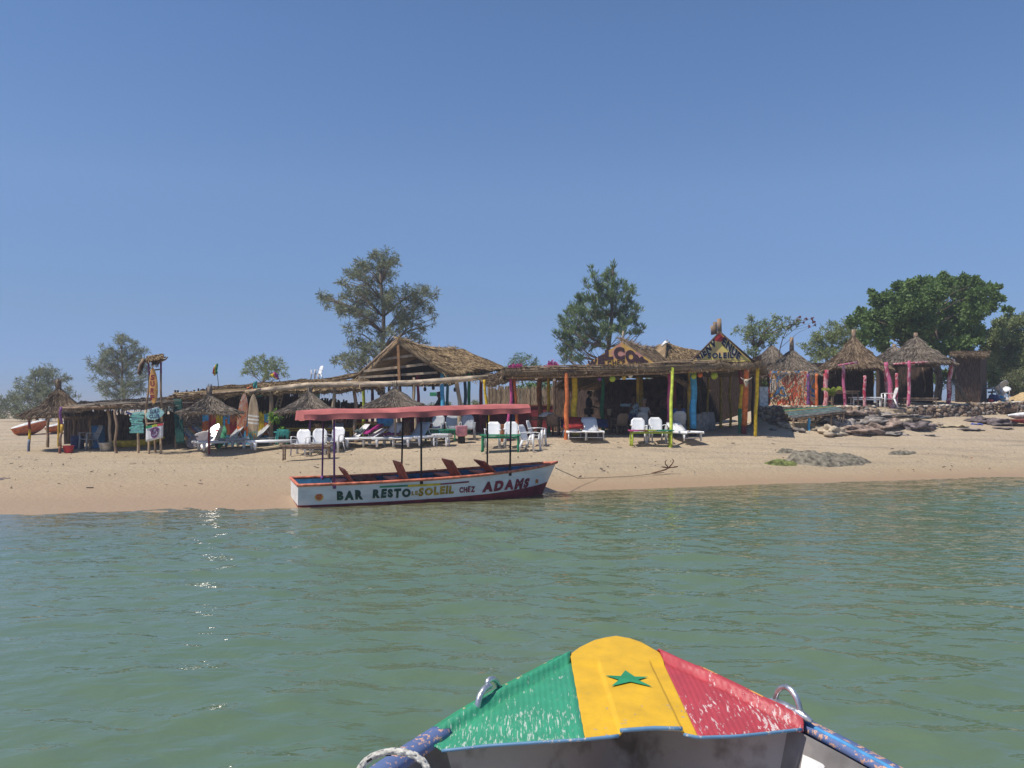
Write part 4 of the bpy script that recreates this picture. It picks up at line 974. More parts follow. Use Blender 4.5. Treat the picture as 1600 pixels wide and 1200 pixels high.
def reed_wall(name, label, p0, p1, h0, h1, mat, cat='wall', n=60, thick=.08, kind=None):
    """vertical reeds between two ground points"""
    p0 = Vector(p0); p1 = Vector(p1); mb = MB(); d = (p1-p0); s_ = d.cross(Vector((0,0,1))).normalized()
    for i in range(n):
        a = p0+d*(i/n); b = p0+d*((i+1.15)/n); h = (h0+(h1-h0)*i/n)*random.uniform(.94, 1.06); o = s_*random.uniform(-.02,.02)
        mb.add([a+o-s_*thick/2, b+o-s_*thick/2, b+o+s_*thick/2, a+o+s_*thick/2]+[q+Vector((random.uniform(-.02,.02), 0, h)) for q in (a+o-s_*thick/2, b+o-s_*thick/2, b+o+s_*thick/2, a+o+s_*thick/2)], [(0,1,5,4),(1,2,6,5),(2,3,7,6),(3,0,4,7),(4,5,6,7)])
    for k in (.25, .6, .9): mb.tube([p0+Vector((0,0,h0*k))-s_*.06, p1+Vector((0,0,h1*k))-s_*.06], .02, 5)
    return props(mb.build(name, mat, None, smooth=False, origin=p0), label, cat)
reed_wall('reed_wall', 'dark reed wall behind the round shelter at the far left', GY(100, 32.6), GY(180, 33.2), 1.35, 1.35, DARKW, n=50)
reed_wall('reed_wall', 'dark woven wall under the flat canopy behind the surf signs', GY(182, 32.4), GY(284, 32.4), 1.15, 1.2, WICK, n=60)
canoe('yellow canoe lying on the sand under the flat canopy', hullpts(168, 689, 30.6, 258, 683, 31.2, sag=.05), .24, [P['yellow'], P['ochre']], name='yellow_canoe', h=.34)

# ------------------------------------------------------------ surf signs
tw = thing('stick_tower', 'tall pole frame of weathered sticks that carries the surf club boards', 'pole frame', GY(242, 28.4), world=True)
for px, ty, r in ((232, 560, .042), (252, 556, .042)): post('pole', GY(px, 28.4)-Vector((0,0,.25)), at(px-(1 if px < 240 else 1), ty, 28.4), r, WOOD, tw, .05, [(0, WOODL), (.5, WOOD), (.8, P['purple'])])
post('pole', GY(243, 28.6)-Vector((0,0,.25)), at(242, 652, 28.6), .04, WOOD, tw, .03)
mb = MB()
for a, b in (((226,563),(259,558)), ((230,557),(256,555)), ((233,579),(251,577)), ((231,652),(254,650)), ((228,662),(257,660)), ((224,566),(256,561))): mb.tube([at(*a, 28.35), at(*b, 28.35)], .028, 6)
mb.tube([at(225,561,28.3), at(219,570,28.2), at(216,581,28.1)], [.06,.05,.03], 6); mb.tube([at(250,565,28.3), at(258,562,28.2), at(262,558,28.1)], [.04,.03,.02], 5)
mb.build('crossbar', WOOD, tw)
mb = MB(); thatch(mb, quad_rows(at(229,556,28.5), at(255,554,28.5), at(256,560,28.1), at(230,562,28.1), 4, 8), .05, 160, .3, .025); thatch(mb, quad_rows(at(240,561,28.4), at(252,559,28.4), at(249,566,28.25), at(238,568,28.2), 4, 6), .04, 90, .3, .025); thatch(mb, quad_rows(at(229,558,28.5), at(224,563,28.4), at(217,580,28.2), at(221,580,28.2), 4, 6), .04, 70, .25, .025)
mb.build('straw_top', TH['tan'], tw)
def surfboard(name, label, c, ax, nrm, L, w, mats, mfun=None, th=.06, cat='surfboard', group=None, flat=1):
    c = Vector(c); ax = Vector(ax).normalized(); nrm = Vector(nrm); nrm = (nrm-ax*nrm.dot(ax)).normalized(); sd_ = ax.cross(nrm); mb = MB(); rows = []; n = 28; m_ = 16
    for i in range(n+1):
        t = -1+2*i/n; hwid = w/2*max(.02, (1-abs(t)**2.5))**.62*(1-.12*t); rk = .05*L*.35*t*t
        rows.append([c+ax*t*L/2+sd_*math.cos(2*math.pi*j/m_)*hwid+nrm*(math.copysign(abs(math.sin(2*math.pi*j/m_))**flat, math.sin(2*math.pi*j/m_))*th/2*max(.15, 1-t*t)**flat+rk*flat) for j in range(m_)])
    def mf(i, j):
        if not mfun: return 0
        t = -1+2*(i+.5)/n; s_ = math.cos(2*math.pi*(j+.5)/m_); return mfun(t, s_)
    mb.grid(rows, 0, 0, True, mf); return props(mb.build(name, mats, None, origin=c), label, cat, group)
sb = surfboard('surf_sign', 'orange surfboard sign with the word SURF hanging in the pole frame', at(240, 602.5, 28.2), (-.03,0,1), (0,-1,0), 57/F*28.2, .30, [M('sign_orange', (.60,.33,.10), .6, .2, 6)], th=.05, cat='sign')
O_ = at(240, 602.5, 28.2)
for k, ch in enumerate('SURF'):
    cy = 590+k*10.4
    lettering('lettering', ch, lambda u, v, cy=cy: at(236.9+6.8*u-(cy-600)*.01, cy+4.2-8.4*v, 28.2)+Vector((0,-.10,0)), P['darkred'], sb, bold=.06, jit=.08, seed=k)
c = at(242, 647, 28.2); mb = MB(); n = 28; vs = []
for sgn in (-1, 1):
    for i in range(n):
        a = 2*math.pi*i/n; x = math.cos(a); vs.append(c+Vector((x*.325, sgn*.02, math.sin(a)*abs(math.sin(a))**.25*.20+x*.05)))
mb.add(vs, [tuple(range(n)), tuple(range(n, 2*n))[::-1]]+[(i, i+n, (i+1)%n+n, (i+1)%n) for i in range(n)])
ov = props(mb.build('oval_sign', M('sign_turquoise', (.33,.60,.60), .6, .18, 9), None, smooth=False, origin=c), 'pale turquoise leaf shaped sign reading SURF CLUB', 'sign')
lettering('lettering', 'SURF', lambda u, v: c+Vector((-.16+.32*u, -.04, .0+.15*v+.02*u+.005)), P['navy'], ov, bold=.05, jit=.06); lettering('lettering', 'CLUB', lambda u, v: c+Vector((-.18+.36*u, -.04, -.17+.14*v+.03*u)), P['navy'], ov, bold=.05, jit=.06)
mb = MB(); q = [at(228.5, 666, 28.15), at(255.5, 661, 28.15), at(255, 684, 28.15), at(228, 690.5, 28.15)]
def Q(u, v, d=0): return q[3].lerp(q[2], u).lerp(q[0].lerp(q[1], u), v)+Vector((0,-d,0))
mb.grid([[Q(i/6, j/6)+Vector((0,.01*math.sin(i),0)) for j in range(7)] for i in range(7)], 0, .02)
ps = props(mb.build('poster', M('poster_white', (.70,.72,.74), .7, .08, 5), None, origin=q[0]), 'white poster with a purple face emblem and green, yellow and red top stripe', 'poster')
for u0, u1, m_ in ((0,.36,P['green']), (.36,.66,P['lime']), (.66,1,P['red'])):
    mb = MB(); mb.grid([[Q(u0,.84+.06*u0,.036), Q(u0,1.0,.036)], [Q(u1,.84+.0*u1,.036), Q(u1,1.0,.036)]]); mb.build('poster_stripe', m_, ps)
mb = MB()
def circ(cx, cy, rx, ry, n=20, w=.02, a0=0, a1=6.2832): mb.tube([Q(cx+rx*math.cos(a0+(a1-a0)*i/n), cy+ry*math.sin(a0+(a1-a0)*i/n), .042) for i in range(n+1)], w, 4)
circ(.52,.45,.19,.30,22,.020); circ(.50,.55,.30,.26,14,.016, R(20), R(150)); circ(.46,.46,.06,.08,10,.015); circ(.36,.62,.07,.06,8,.015); circ(.68,.62,.06,.07,8,.015); mb.tube([Q(.40,.28,.042),Q(.5,.22,.042),Q(.62,.28,.042)],.016,4); mb.tube([Q(.56,.62,.042),Q(.58,.45,.042),Q(.54,.38,.042)],.014,4)
mb.build('face_drawing', P['purple'], ps)
tk = thing('plank_sign', 'stack of turquoise driftwood planks nailed to a post left of the surf club sign', 'sign', GY(216, 28.6), world=True)
post('post', GY(216, 28.7)-Vector((0,0,.2)), at(216, 645, 28.7), .05, WOODL, tk, .01)
TQ = M('plank_turquoise', (.16,.44,.40), .75, .35, 12, .2, (1,1,3))
for k in range(11):
    y = 645+3.0*k; x0 = 206+random.uniform(-2,2); x1 = 226+random.uniform(-2,2.5); dy = random.uniform(-3,1.0) if k < 8 else .3; mb = MB()
    mb.beam(at(x0, y-dy/2, 28.6+.0)-Vector((0,.06+.012*(k%3),0)), at(x1, y+dy/2, 28.6)-Vector((0,.06+.012*(k%3),0)), .02, .062 if k < 8 else .075, 0); mb.build('plank', TQ if k % 3 else P['turq'], tk, smooth=False)
mb = MB(); mb.beam(at(197, 644, 28.6), at(208, 648, 28.6), .025, .07); mb.build('plank', P['navy'], tk, smooth=False)
# ------------------------------------------------------------ surf rental canopy (long thatched roof on the left)
ra = thing('rental_canopy', 'long sloping reed roof over the surfboard rental, left of the log beam', 'canopy', GY(340, 31), world=True)
mb = MB()
thatch(mb, quad_rows(at(292, 613, 34), at(470, 595, 35), at(425, 608, 30.2), at(258, 622, 30.0), 7, 26, .02), .12, 4200, .42, .021, False, .05, 9, .10)
thatch(mb, quad_rows(at(330, 605, 36), at(480, 593, 37), at(470, 600, 34), at(330, 609, 33.5), 4, 18, .0), .10, 1400, .38, .021, False, .05, 6, .08)
for k in range(22):
    a = at(262+random.uniform(0,110), 619-random.uniform(0,6), 30+random.uniform(0,2)); b = a+Vector((random.uniform(2,3.4), random.uniform(-.1,.1), random.uniform(.12,.25))); mb.tube([a, b], .017, 5, 1)
mb.build('roof', TH['tan'], ra)
for px, ty, Y, r, m_ in ((424, 608, 30.2, .10, WOOD), (300, 620, 33.0, .05, P['darkred']), (342, 618, 30.6, .04, WOODL), (398, 610, 33.2, .06, WOODD), (262, 624, 33.4, .05, WOODD), (380, 612, 33.6, .06, P['darkred'])):
    post('post', GY(px, Y)-Vector((0,0,.2)), at(px-1, ty, Y), r, m_, ra, .04)
mb = MB(); mb.tube([at(262, 622, 30.1), at(345, 614, 30.2), at(424, 608, 30.2)], .045, 7); mb.build('beam', WOOD, ra)
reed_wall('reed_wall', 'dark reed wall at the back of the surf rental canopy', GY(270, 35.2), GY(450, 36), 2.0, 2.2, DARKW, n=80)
# stands, cloths and boards of the rental
def cloth(name, label, cat, q, mat, thick=.02, wob=.03, n=14, mfun=None, group=None):
    """q: four corners tl,tr,br,bl"""
    q = [Vector(p) for p in q]; mb = MB(); rows = []
    for i in range(n+1):
        t = i/n; rows.append([q[0].lerp(q[1], j/n).lerp(q[3].lerp(q[2], j/n), t)+Vector((0, wob*noise.noise(Vector((j*.45, i*.2, q[0].x)))*2, 0)) for j in range(n+1)])
    mb.grid(rows, 0, thick, mfun=mfun); return props(mb.build(name, mat, None, origin=q[0]), label, cat, group)
GD = ramp_mat('green_door_paint', [(.006,.055,.045), (.012,.085,.06), (.01,.07,.065)], 6, 'wave', (0,0,1), .7, 1.5)
cloth('green_door_panel', 'tall dark green corrugated panel standing at the left end of the rental canopy', 'panel', [at(271,624,29.6), at(284,624,29.6), at(289,693,29.3), at(275,694,29.3)], [GD], .05, .01)
SPK = ramp_mat('speckled_cloth', [(.02,.02,.02), (.5,.44,.38), (.02,.015,.02), (.35,.2,.12)], 26, 'noise', (1,1,1), .8, 0)
cloth('speckled_curtain', 'black and cream speckled curtain hanging beside the dark green panel', 'curtain', [at(289,643,31.0), at(315,641,31.0), at(314,668,31.0), at(289,667,31.0)], [SPK])
STP = [M('batik_grey', (.20,.28,.32), .8), M('batik_ochre', (.42,.32,.12), .8), M('batik_rose', (.50,.17,.12), .8), M('batik_blue', (.10,.2,.34), .8), M('batik_cream', (.5,.45,.36), .8)]
cloth('striped_cloth', 'diagonally striped blue, ochre and rose cloth below the speckled curtain', 'cloth', [at(288,668,30.6), at(322,665,30.6), at(326,688,30.0), at(290,692,30.0)], STP, mfun=lambda i, j: ((j*2-i)//3) % 5)
mur = thing('painted_fence', 'low board fence painted in red, yellow and blue patches behind the surfboards', 'fence', GY(375, 30.35), world=True)
PM = [P['yellow'], P['orange'], P['sky'], P['turq'], P['red'], P['ochre'], P['navy']]
for k in range(30):
    px = 318+104*k/29; mb = MB(); b = GY(px, 30.35); h = (at(px, 645+2*math.sin(k), 30.35).z-b.z)
    cuts = [0, random.uniform(.25,.45), random.uniform(.55,.8), 1]
    for c_ in range(3):
        base_i = [(2,3,6),(0,1,4),(1,0,2)][c_]; mi = base_i[(k//3+c_) % 3]
        mb.box((b.x, b.y+random.uniform(-.01,.01), b.z+h*(cuts[c_]+cuts[c_+1])/2), (.078, .03, h*(cuts[c_+1]-cuts[c_])), (0,0,0), mi)
    mb.build('board', PM, mur, smooth=False)
gS = 'surfboards of the rental'
SRM = [ramp_mat('board_redwood', [(.24,.06,.03), (.38,.30,.24), (.30,.08,.04), (.46,.20,.07)], 5, 'noise', (3,1,.5), .5, 1.5), P['orange']]
surfboard('surfboard', 'tall red brown surfboard with pale streaks hanging right of the left parasol', at(379.5,648,29.6), (.14,-.1,1), (-.45,-1,.1), 68/F*29.6, .50, SRM, lambda t, s: 1 if t < -.6 else 0, group=gS)
cl = ramp_mat('board_multicolour', [(.5,.06,.04), (.7,.45,.06), (.05,.3,.3), (.6,.5,.3), (.45,.1,.05)], 3, 'noise', (1,1,1), .5, 2)
surfboard('surfboard', 'narrow surfboard with white bars and a colourful round nose standing by the rental post', at(396,654,29.2), (.07,-.15,1), (-.2,-1,.1), 78/F*29.2, .44, [WOODL, P['white'], cl], lambda t, s: 2 if t < -.52 else (1 if -.2 < t < .14 and int((t+.2)*14) % 2 == 0 else 0), group=gS)
for k, px in enumerate((408, 414)): surfboard('surfboard', ('left' if k == 0 else 'right')+' one of two yellow boards with dark pinstripes beside the rental post', at(px,658,30.6), (.02,-.1,1), (-.1,-1,.1), 34/F*30.6, .16, [P['yellow'], P['brown']], lambda t, s: 1 if abs(s) < .25 else 0, group=gS)
surfboard('surfboard', 'small blue board beside the yellow pinstriped boards', at(418,664,30.5), (-.15,-.1,1), (-.2,-1,.1), 30/F*30.5, .16, [P['sky']], group=gS)
BW = M('board_gloss_white', (.80,.78,.80), .22, .03, 3, 0, spec=.6, coat=1.0)
BW.node_tree.nodes['Principled BSDF'].inputs['Coat Roughness'].default_value = .19
wd_ = (Vector((-6.5,17,0))-at(329,681.5,29.75)).normalized(); nb = (wd_+sv).normalized()
surfboard('surfboard', 'glossy white surfboard with red lettering marks leaning under the left parasol', at(329,681.5,29.75), (.42,.62,.93), nb, 1.15, .56, [BW, P['red']], lambda t, s: 1 if (.25 < t < .8 and s > .0 and int(t*13) % 2 == 0) else 0, group=gS, flat=.22)
surfboard('surfboard', 'dark green and black board leaning behind the glossy white surfboard', at(345,683,29.6), (.1,.45,1), (-.1,-1,.5), .95, .42, [P['green'], P['black']], lambda t, s: 1 if s < 0 else 0, group=gS)
surfboard('surfboard', 'grey board with white rim lying on edge left of the glossy white surfboard', at(311,686,29.6), (.85,.1,.42), (-.2,-1,.25), 1.0, .50, [M('board_grey', (.22,.20,.22), .5), P['white']], lambda t, s: 1 if abs(s) > .93 else 0, group=gS)
# leaves, ladder and hung clothes around the rental post
def leafspray(name, label, cat, c, r, n, mat, L=.3, w=.05, up=.3):
    mb = MB(); c = Vector(c)
    for k in range(n):
        d = Vector((random.gauss(0,1), random.gauss(0,1), random.gauss(up,1))).normalized(); p = c+d*r*random.uniform(.1,.7)
        a = d.cross(Vector((0,0,1))).normalized() if abs(d.z) < .99 else Vector((1,0,0)); q = p+d*L
        mb.add([p, p+d*L*.4+a*w/2, q-Vector((0,0,L*.25)), p+d*L*.4-a*w/2], [(0,1,2,3)])
    return props(mb.build(name, mat, None, smooth=False, origin=c), label, cat)
LIME = leaf_mat('leaf_lime', (.10,.26,.03), (.26,.45,.06))
leafspray('hanging_plant', 'bright green leafy plant beside the rental post', 'plant', at(430, 650, 30.0), .28, 120, LIME, .2, .08)
ld = thing('ladder', 'short pale ladder hanging under the roof right of the rental post', 'ladder', at(437, 625, 30.8), world=True)
for dx in (0, 6): mb = MB(); mb.beam(at(431+dx, 636, 30.6), at(438+dx, 610, 31), .04, .04); mb.build('side_rail', WOODL, ld, smooth=False)
for k in range(5): mb = MB(); y = 633-5*k; mb.beam(at(431.5+k*1.35, y, 30.6), at(438+k*1.35, y, 30.6), .03, .03); mb.build('rung', WOODL, ld, smooth=False)
for k, (px, w_, m_, lb) in enumerate(((404, 13, P['teal'], 'teal striped cloth hanging under the roof left of the rental post'), (462, 8, P['navy'], 'dark blue shirt hanging from the log beam'), (469, 6, P['white'], 'white shirt hanging next to the dark blue shirt'), (494, 12, P['teal'], 'teal cloth hanging behind the second parasol'))):
    pass
    cloth('hanging_cloth', lb, 'cloth', [at(px-w_/2,609 if px < 480 else 612,31), at(px+w_/2,609 if px < 480 else 612,31), at(px+w_/2,620,31), at(px-w_/2,621,31)], [m_], .015, .04, 8)
mb = MB(); c = at(501, 636.5, 28.5); mb.box(c, (.18,.03,.17)); nsg = props(mb.build('blue_sign', P['navy'], None, smooth=False, origin=c), 'small blue square sign with a white N behind the second parasol', 'sign')
lettering('lettering', 'N', lambda u, v: c+Vector((-.05+.10*u, -.02, -.05+.1*v)), P['white'], nsg)
leafspray('table_plant', 'small yellow green plant on the teal stool', 'plant', GY(440, 29.8)+Vector((0,0,.55)), .14, 50, LIME, .12, .05)
mb = MB(); q0 = at(433, 673, 29.5)
for k in range(26): mb.blade(at(433+k*.72, 672, 29.5), (random.uniform(-.1,.1), 0, -1), .27, .035)
mb.box(at(442, 671.5, 29.55), (.46,.03,.03)); props(mb.build('teal_fringe_cloth', P['teal'], None, smooth=False, origin=q0), 'teal fringed cloth over the front of the small stool', 'cloth')

# ------------------------------------------------------------ the long log beam and its posts
lb_ = thing('log_beam_frame', 'long bleached log beam with reeds on slender posts in front of the gable pavilion', 'beam frame', GY(600, 30), world=True)
mb = MB(); pts = [at(384,613,30.2), at(430,607.5,30.1), at(480,602.5,30), at(540,600.5,30), at(600,600,30), at(660,597,30), at(720,592.5,30), at(763,589,30)]
mb.tube(pts, [.085,.10,.12,.11,.105,.10,.11,.085], 10); mb.build('log', LOG, lb_)
mb = MB(); thatch(mb, quad_rows(at(390,600,32), at(570,592,32.5), at(600,604,30.1), at(392,614,30.2), 4, 30), .10, 2600, .38, .021, False, .05, 10, .14)
for k in range(260):
    t = random.random(); i = min(6, int(t*7)); p = pts[i].lerp(pts[i+1], t*7-i)+Vector((0,random.uniform(-.1,.05),random.uniform(-.12,.06))); mb.blade(p, (random.uniform(-1,1),-.2,random.uniform(-.7,.2)), random.uniform(.12,.3), .02, 1)
mb.build('reed_cover', TH['tan'], lb_)
for px, by, ty, tx, Y, r, m_ in ((522, 0, 600, 522, 30.1, .075, WOODL), (557, 0, 598, 553, 30.4, .075, WOOD), (651, 0, 590, 646, 30.3, .055, WOODL), (721, 0, 590, 714, 30.2, .085, WOODL), (764, 0, 588, 757, 30.6, .06, P['yellow'])):
    post('post', GY(px, Y)-Vector((0,0,.2)), at(tx, ty, Y), r, m_, lb_, .04)

# ------------------------------------------------------------ gable pavilion
gp = thing('gable_pavilion', 'large open thatched pavilion with a wooden gable truss and painted posts', 'pavilion', GY(640, 34), world=True)
A0 = at(621, 529, 32.6); A1 = at(712, 545, 38.0)
mb = MB()
def gable_rows(a0, a1, e0, e1, bow, n=12, nr=8):
    rows = []
    for i in range(nr):
        t = i/(nr-1); row = []
        for j in range(n):
            s = j/(n-1); p = a0.lerp(a1, s)-Vector((0,0,bow*math.sin(math.pi*s))); e = e0.lerp(e1, s); q = p.lerp(e, t); q.z -= .10*math.sin(math.pi*t); row.append(q)
        rows.append(row)
    return rows
thatch(mb, gable_rows(A0, A1, at(694,578,32.4), at(772,574,35.2), .22), .16, 6500, .40, .020, False, .05, 12, .14)
B0 = at(560, 586, 32.8); B1 = at(560, 590, 38)
thatch(mb, gable_rows(A0, A1, B0, B1, .1), .16, 2500, .40, .020, False, .06, 10, .10)
thatch(mb, quad_rows(at(566,582,33), at(574,582,38), at(470,596,38), at(468,598,32.2), 6, 10, .06), .13, 2200, .40, .020, False, .05, 9, .10)
hip = [A1, A1+Vector((.02,0,0)), at(800,577,35.5), at(772,574,35.2)]
thatch(mb, quad_rows(A1, A1+Vector((.3,.2,-.02)), at(800,580,36.5), at(771,574,35.2), 6, 6), .14, 1400, .36, .020, False, .05, 12, .12)
for i in range(34): # ridge roll
    s = i/33; p = A0.lerp(A1, s)-Vector((0,0,.22*math.sin(math.pi*s)))
    for k in range(16): mb.blade(p+Vector((random.uniform(-.1,.1),random.uniform(-.1,.1),.05)), (random.uniform(-1,1), random.uniform(-1,1), random.uniform(-.3,.35)), random.uniform(.2,.4), .024, 1)
mb.build('roof', TH['tan'], gp)
for a, b, w_ in (((594,562),(655,554),.10), ((568,580),(673,568),.10), ((560,590),(684,582),.09)):
    mb = MB(); mb.beam(at(*a, 32.75), at(*b, 32.75), .06, w_); mb.build('truss_board', WOODL, gp, smooth=False)
mb = MB(); mb.beam(at(622,533,32.65), at(624,600,32.65), .10, .13, up=(0,1,0)); mb.build('king_post', M('orange_wood', (.42,.22,.10), .7, .2, 9), gp, smooth=False)
for a, b in (((620,531),(562,584)), ((621,531),(692,577))): mb = MB(); mb.tube([at(*a,32.8), at(*b,32.8)], .06, 7); mb.build('rafter', WOOD, gp)
for px, tx, ty, Y, r, m_ in ((569,568,584,33.0,.075,P['lime']), (690,691,578,33.0,.10,P['sky']), (699,699,580,35.0,.07,M('paint_tealblue', (.04,.25,.32), .6)), (624,624,598,32.7,.08,WOODD), (652,653,586,36,.07,P['magenta']), (582,582,590,36.5,.08,P['purple']), (608,608,590,37,.08,P['navy']), (727,726,576,35.4,.08,M('paint_slateblue', (.05,.13,.22), .6)), (733,733,576,34.6,.075,P['green']), (752,751,576,35,.08,P['darkred']), (645,646,588,38,.07,WOOD)):
    post('post', GY(px, Y)-Vector((0,0,.1)), at(tx, ty, Y), r, m_, gp, .03)
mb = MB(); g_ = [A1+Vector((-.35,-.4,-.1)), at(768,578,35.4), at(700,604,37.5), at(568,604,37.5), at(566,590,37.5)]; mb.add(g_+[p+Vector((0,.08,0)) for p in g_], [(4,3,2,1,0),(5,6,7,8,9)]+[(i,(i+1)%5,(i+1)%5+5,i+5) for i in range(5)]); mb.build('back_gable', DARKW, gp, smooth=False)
rw_ = thing('low_red_wall', 'low dark red painted wall of the pavilion behind the canopy boat', 'wall', GY(700, 36.6), world=True)
mb = MB(); mb.beam(GY(630,36.6)+Vector((0,0,.55)), GY(880,36.6)+Vector((0,0,.55)), .2, 1.15); mb.build('wall_panel', P['darkred'], rw_, smooth=False)
mb = MB(); mb.beam(GY(628,36.6)+Vector((0,0,1.16)), GY(882,36.6)+Vector((0,0,1.16)), .3, .06); mb.build('wall_cap', P['brown'], rw_, smooth=False)
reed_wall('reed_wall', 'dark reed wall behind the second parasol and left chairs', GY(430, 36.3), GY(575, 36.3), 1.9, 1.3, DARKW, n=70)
reed_wall('reed_wall', 'low brown reed counter behind the row of loungers', GY(440, 33.4), GY(640, 33.4), .55, .6, WICK, n=90)
reed_wall('reed_wall', 'tan reed screen seen between the yellow and magenta posts', GY(762, 41), GY(868, 41), 2.1, 2.0, M('tan_reed', (.33,.25,.16), .85, .35, 14, .4, (2,2,.3)), n=60)
reed_wall('reed_wall', 'pale brown woven screen left of the orange post', GY(864, 35.6), GY(900, 35.6), 2.3, 2.3, M('brown_reed', (.20,.13,.09), .85, .35, 14, .4, (2,2,.3)), n=26)
for k, (px, py) in enumerate(((592,614),(600,617),(677,606),(664,608),(711,609))):
    c = at(px, py, 33.5); mb = MB(); lathe(mb, c, [(0,-.09),(.05,-.08),(.07,0),(.045,.08),(0,.1)], 10); mb.tube([c+Vector((0,0,.09)), c+Vector((0,0,.34))], .008, 4)
    props(mb.build('hanging_ornament', P['black'], None, origin=c), 'small dark ornament hanging under the gable pavilion, %s' % ('second from left', 'leftmost', 'right of the middle wooden post', 'beside the middle wooden post', 'rightmost near the tall leaning post')[[1,0,2,3,4][k]], 'ornament')
mb = MB(); mb.box(at(677,616,44), (.36,.3,.20)); props(mb.build('green_shed', P['green'], None, smooth=False, origin=at(677,616,44)), 'small green shed far behind the pavilion', 'shed')

# ------------------------------------------------------------ front canopy on painted posts
fc = thing('front_canopy', 'long thatched canopy on bright painted posts in front of the two gabled huts', 'canopy', GY(980, 30), world=True)
mb = MB()
thatch(mb, quad_rows(at(800, 588, 34.5), at(1198, 577, 34.5), at(1192, 563, 29.0), at(782, 575, 29.0), 6, 60, -.02), .24, 8500, .38, .020, False, .06, 18, .16)
thatch(mb, quad_rows(at(745, 584, 35), at(805, 580, 34.5), at(792, 588, 29.6), at(760, 600, 30.6), 5, 10, .06), .14, 1300, .42, .021, False, .08, 12, .16)
for k in range(46):
    a = at(782+random.uniform(0,330), 583-random.uniform(0,8), 29+random.uniform(-.05,.2)); a.z = at(a.x/a.y*F+800, 578-14*(a.x/a.y*F+800-782)/410, 29).z+random.uniform(-.12,.1); b = a+Vector((random.uniform(1,2.2), random.uniform(-.05,.1), random.uniform(-.02,.12))); mb.tube([a, b], .016, 5, 1)
mb.build('roof', TH['brown'], fc)
mb = MB(); mb.tube([at(790,590,29.3), at(900,588,29.3), at(1050,582,29.3), at(1185,574,29.3)], .05, 7); mb.tube([at(790,594,33.6), at(1190,584,33.6)], .05, 7); mb.build('beam', WOOD, fc)
FP_ = ((793,799,586,29.6,.06,P['magenta'],None), (810,804,592,30.4,.06,P['orange'],None), (800,801,592,34,.13,P['navy'],None), (885,885,583,29.0,.085,P['orange'],None), (899,898,586,30.5,.12,P['yellow'],None),
 (843,843,588,33,.11,M('paint_rust', (.33,.14,.06), .7),None), (858,857,588,32.5,.07,P['yellow'],[(0,P['green']),(.42,P['yellow'])]), (1046,1046,578,30.0,.085,P['magenta'],None), (1055,1055,580,31.5,.07,P['darkred'],None),
 (1077,1077,576,31,.085,P['ochre'],None), (1083,1083,574,30.2,.14,P['sky'],[(0,P['black']),(.17,P['sky']),(.88,P['lime'])]), (1157,1157,572,30.6,.08,P['darkred'],[(0,P['green']),(.4,P['yellow']),(.78,P['darkred'])]), (1002,1002,584,33.5,.09,P['ochre'],[(0,P['green']),(.4,P['ochre'])]), (884,884,586,32,.04,P['teal'],None))
for px, tx, ty, Y, r, m_, bands in FP_: post('post', GY(px, Y)-Vector((0,0,.2)), at(tx, ty, Y), r, m_, fc, .05, bands)
# the three leaning front posts
post('post', G(1047,698)-Vector((0,0,.1)), at(1051,575,29.0), .065, P['lime'], fc, .02)
o = post('post', G(1162,678)-Vector((0,0,.1)), at(1167,574,29.4), .115, P['orange'], fc, .03, [(0,P['darkred']),(.2,P['orange'])])
post('post', G(1180,682)-Vector((0,0,.1)), at(1184,572,29.3), .07, P['yellow'], fc, .03)
mb = MB(); mb.tube([at(1172,634,30.2), at(1168,650,30), at(1170,668,29.9)], .03, 6)
sk = at(1166, 597, 28.95); BONE = M('bone', (.48,.42,.32), .8, .2, 20); mb = MB()
lathe(mb, sk, [(0,.11),(.07,.10),(.095,.04),(.08,-.03),(.05,-.10),(.045,-.17),(0,-.19)], 12)
for s_ in (-1, 1):
    mb.tube([sk+Vector((s_*.06,0,.09)), sk+Vector((s_*.15,-.01,.11)), sk+Vector((s_*.21,-.02,.18))], [.025,.02,.008], 6)
mk = mb.build('animal_skull', [BONE], None, origin=sk); mk = props(mk, 'horned animal skull hung on the thick orange post', 'skull')
mb = MB()
for s_ in (-1, 1): disc(mb, sk+Vector((s_*.045,-.088,.02)), (1,0,0), (0,0,1), .022, 8)
mb.build('eye_socket', P['black'], mk)
for k, (px, py, m_, r) in enumerate(((838,590.5,P['white'],.075),(811,589,P['lime'],.06),(809,598,P['white'],.07),(937,592,P['purple'],.08),(957,592,P['lime'],.12),(975,590,P['ochre'],.09),(985,587,P['white'],.09),(1084,588,P['lime'],.11),(1094,586,P['orange'],.1),(1116,587,P['lime'],.14),(866,593,P['white'],.06))):
    c = at(px, py, 29.5 if px not in (957,975) else 29.3); mb = MB(); lathe(mb, c, [(0,-r),(r*.6,-r*.8),(r,-.1*r),(r*.8,r*.6),(r*.3,r),(0,r)], 12); mb.tube([c+Vector((0,0,r*.9)), c+Vector((0,0,r+.14))], .008, 4)
    lab = ('white gourd lamp left of the rust brown post', 'lime gourd lamp right of the magenta corner post', 'white gourd lamp lowest near the magenta corner post', 'small purple lamp in front of the welcome hut', 'biggest lime lamp in front of the welcome hut', 'ochre lamp right of the big lime one', 'pale lamp rightmost in front of the welcome hut', 'lime lamp on top of the blue post', 'orange lamp right of the blue post', 'lime lamp hanging in front of the second hut', 'small white lamp left of the orange post')[k]
    props(mb.build('hanging_lamp', m_, None, origin=c), lab, 'lamp', 'gourd lamps hanging under the front canopy')

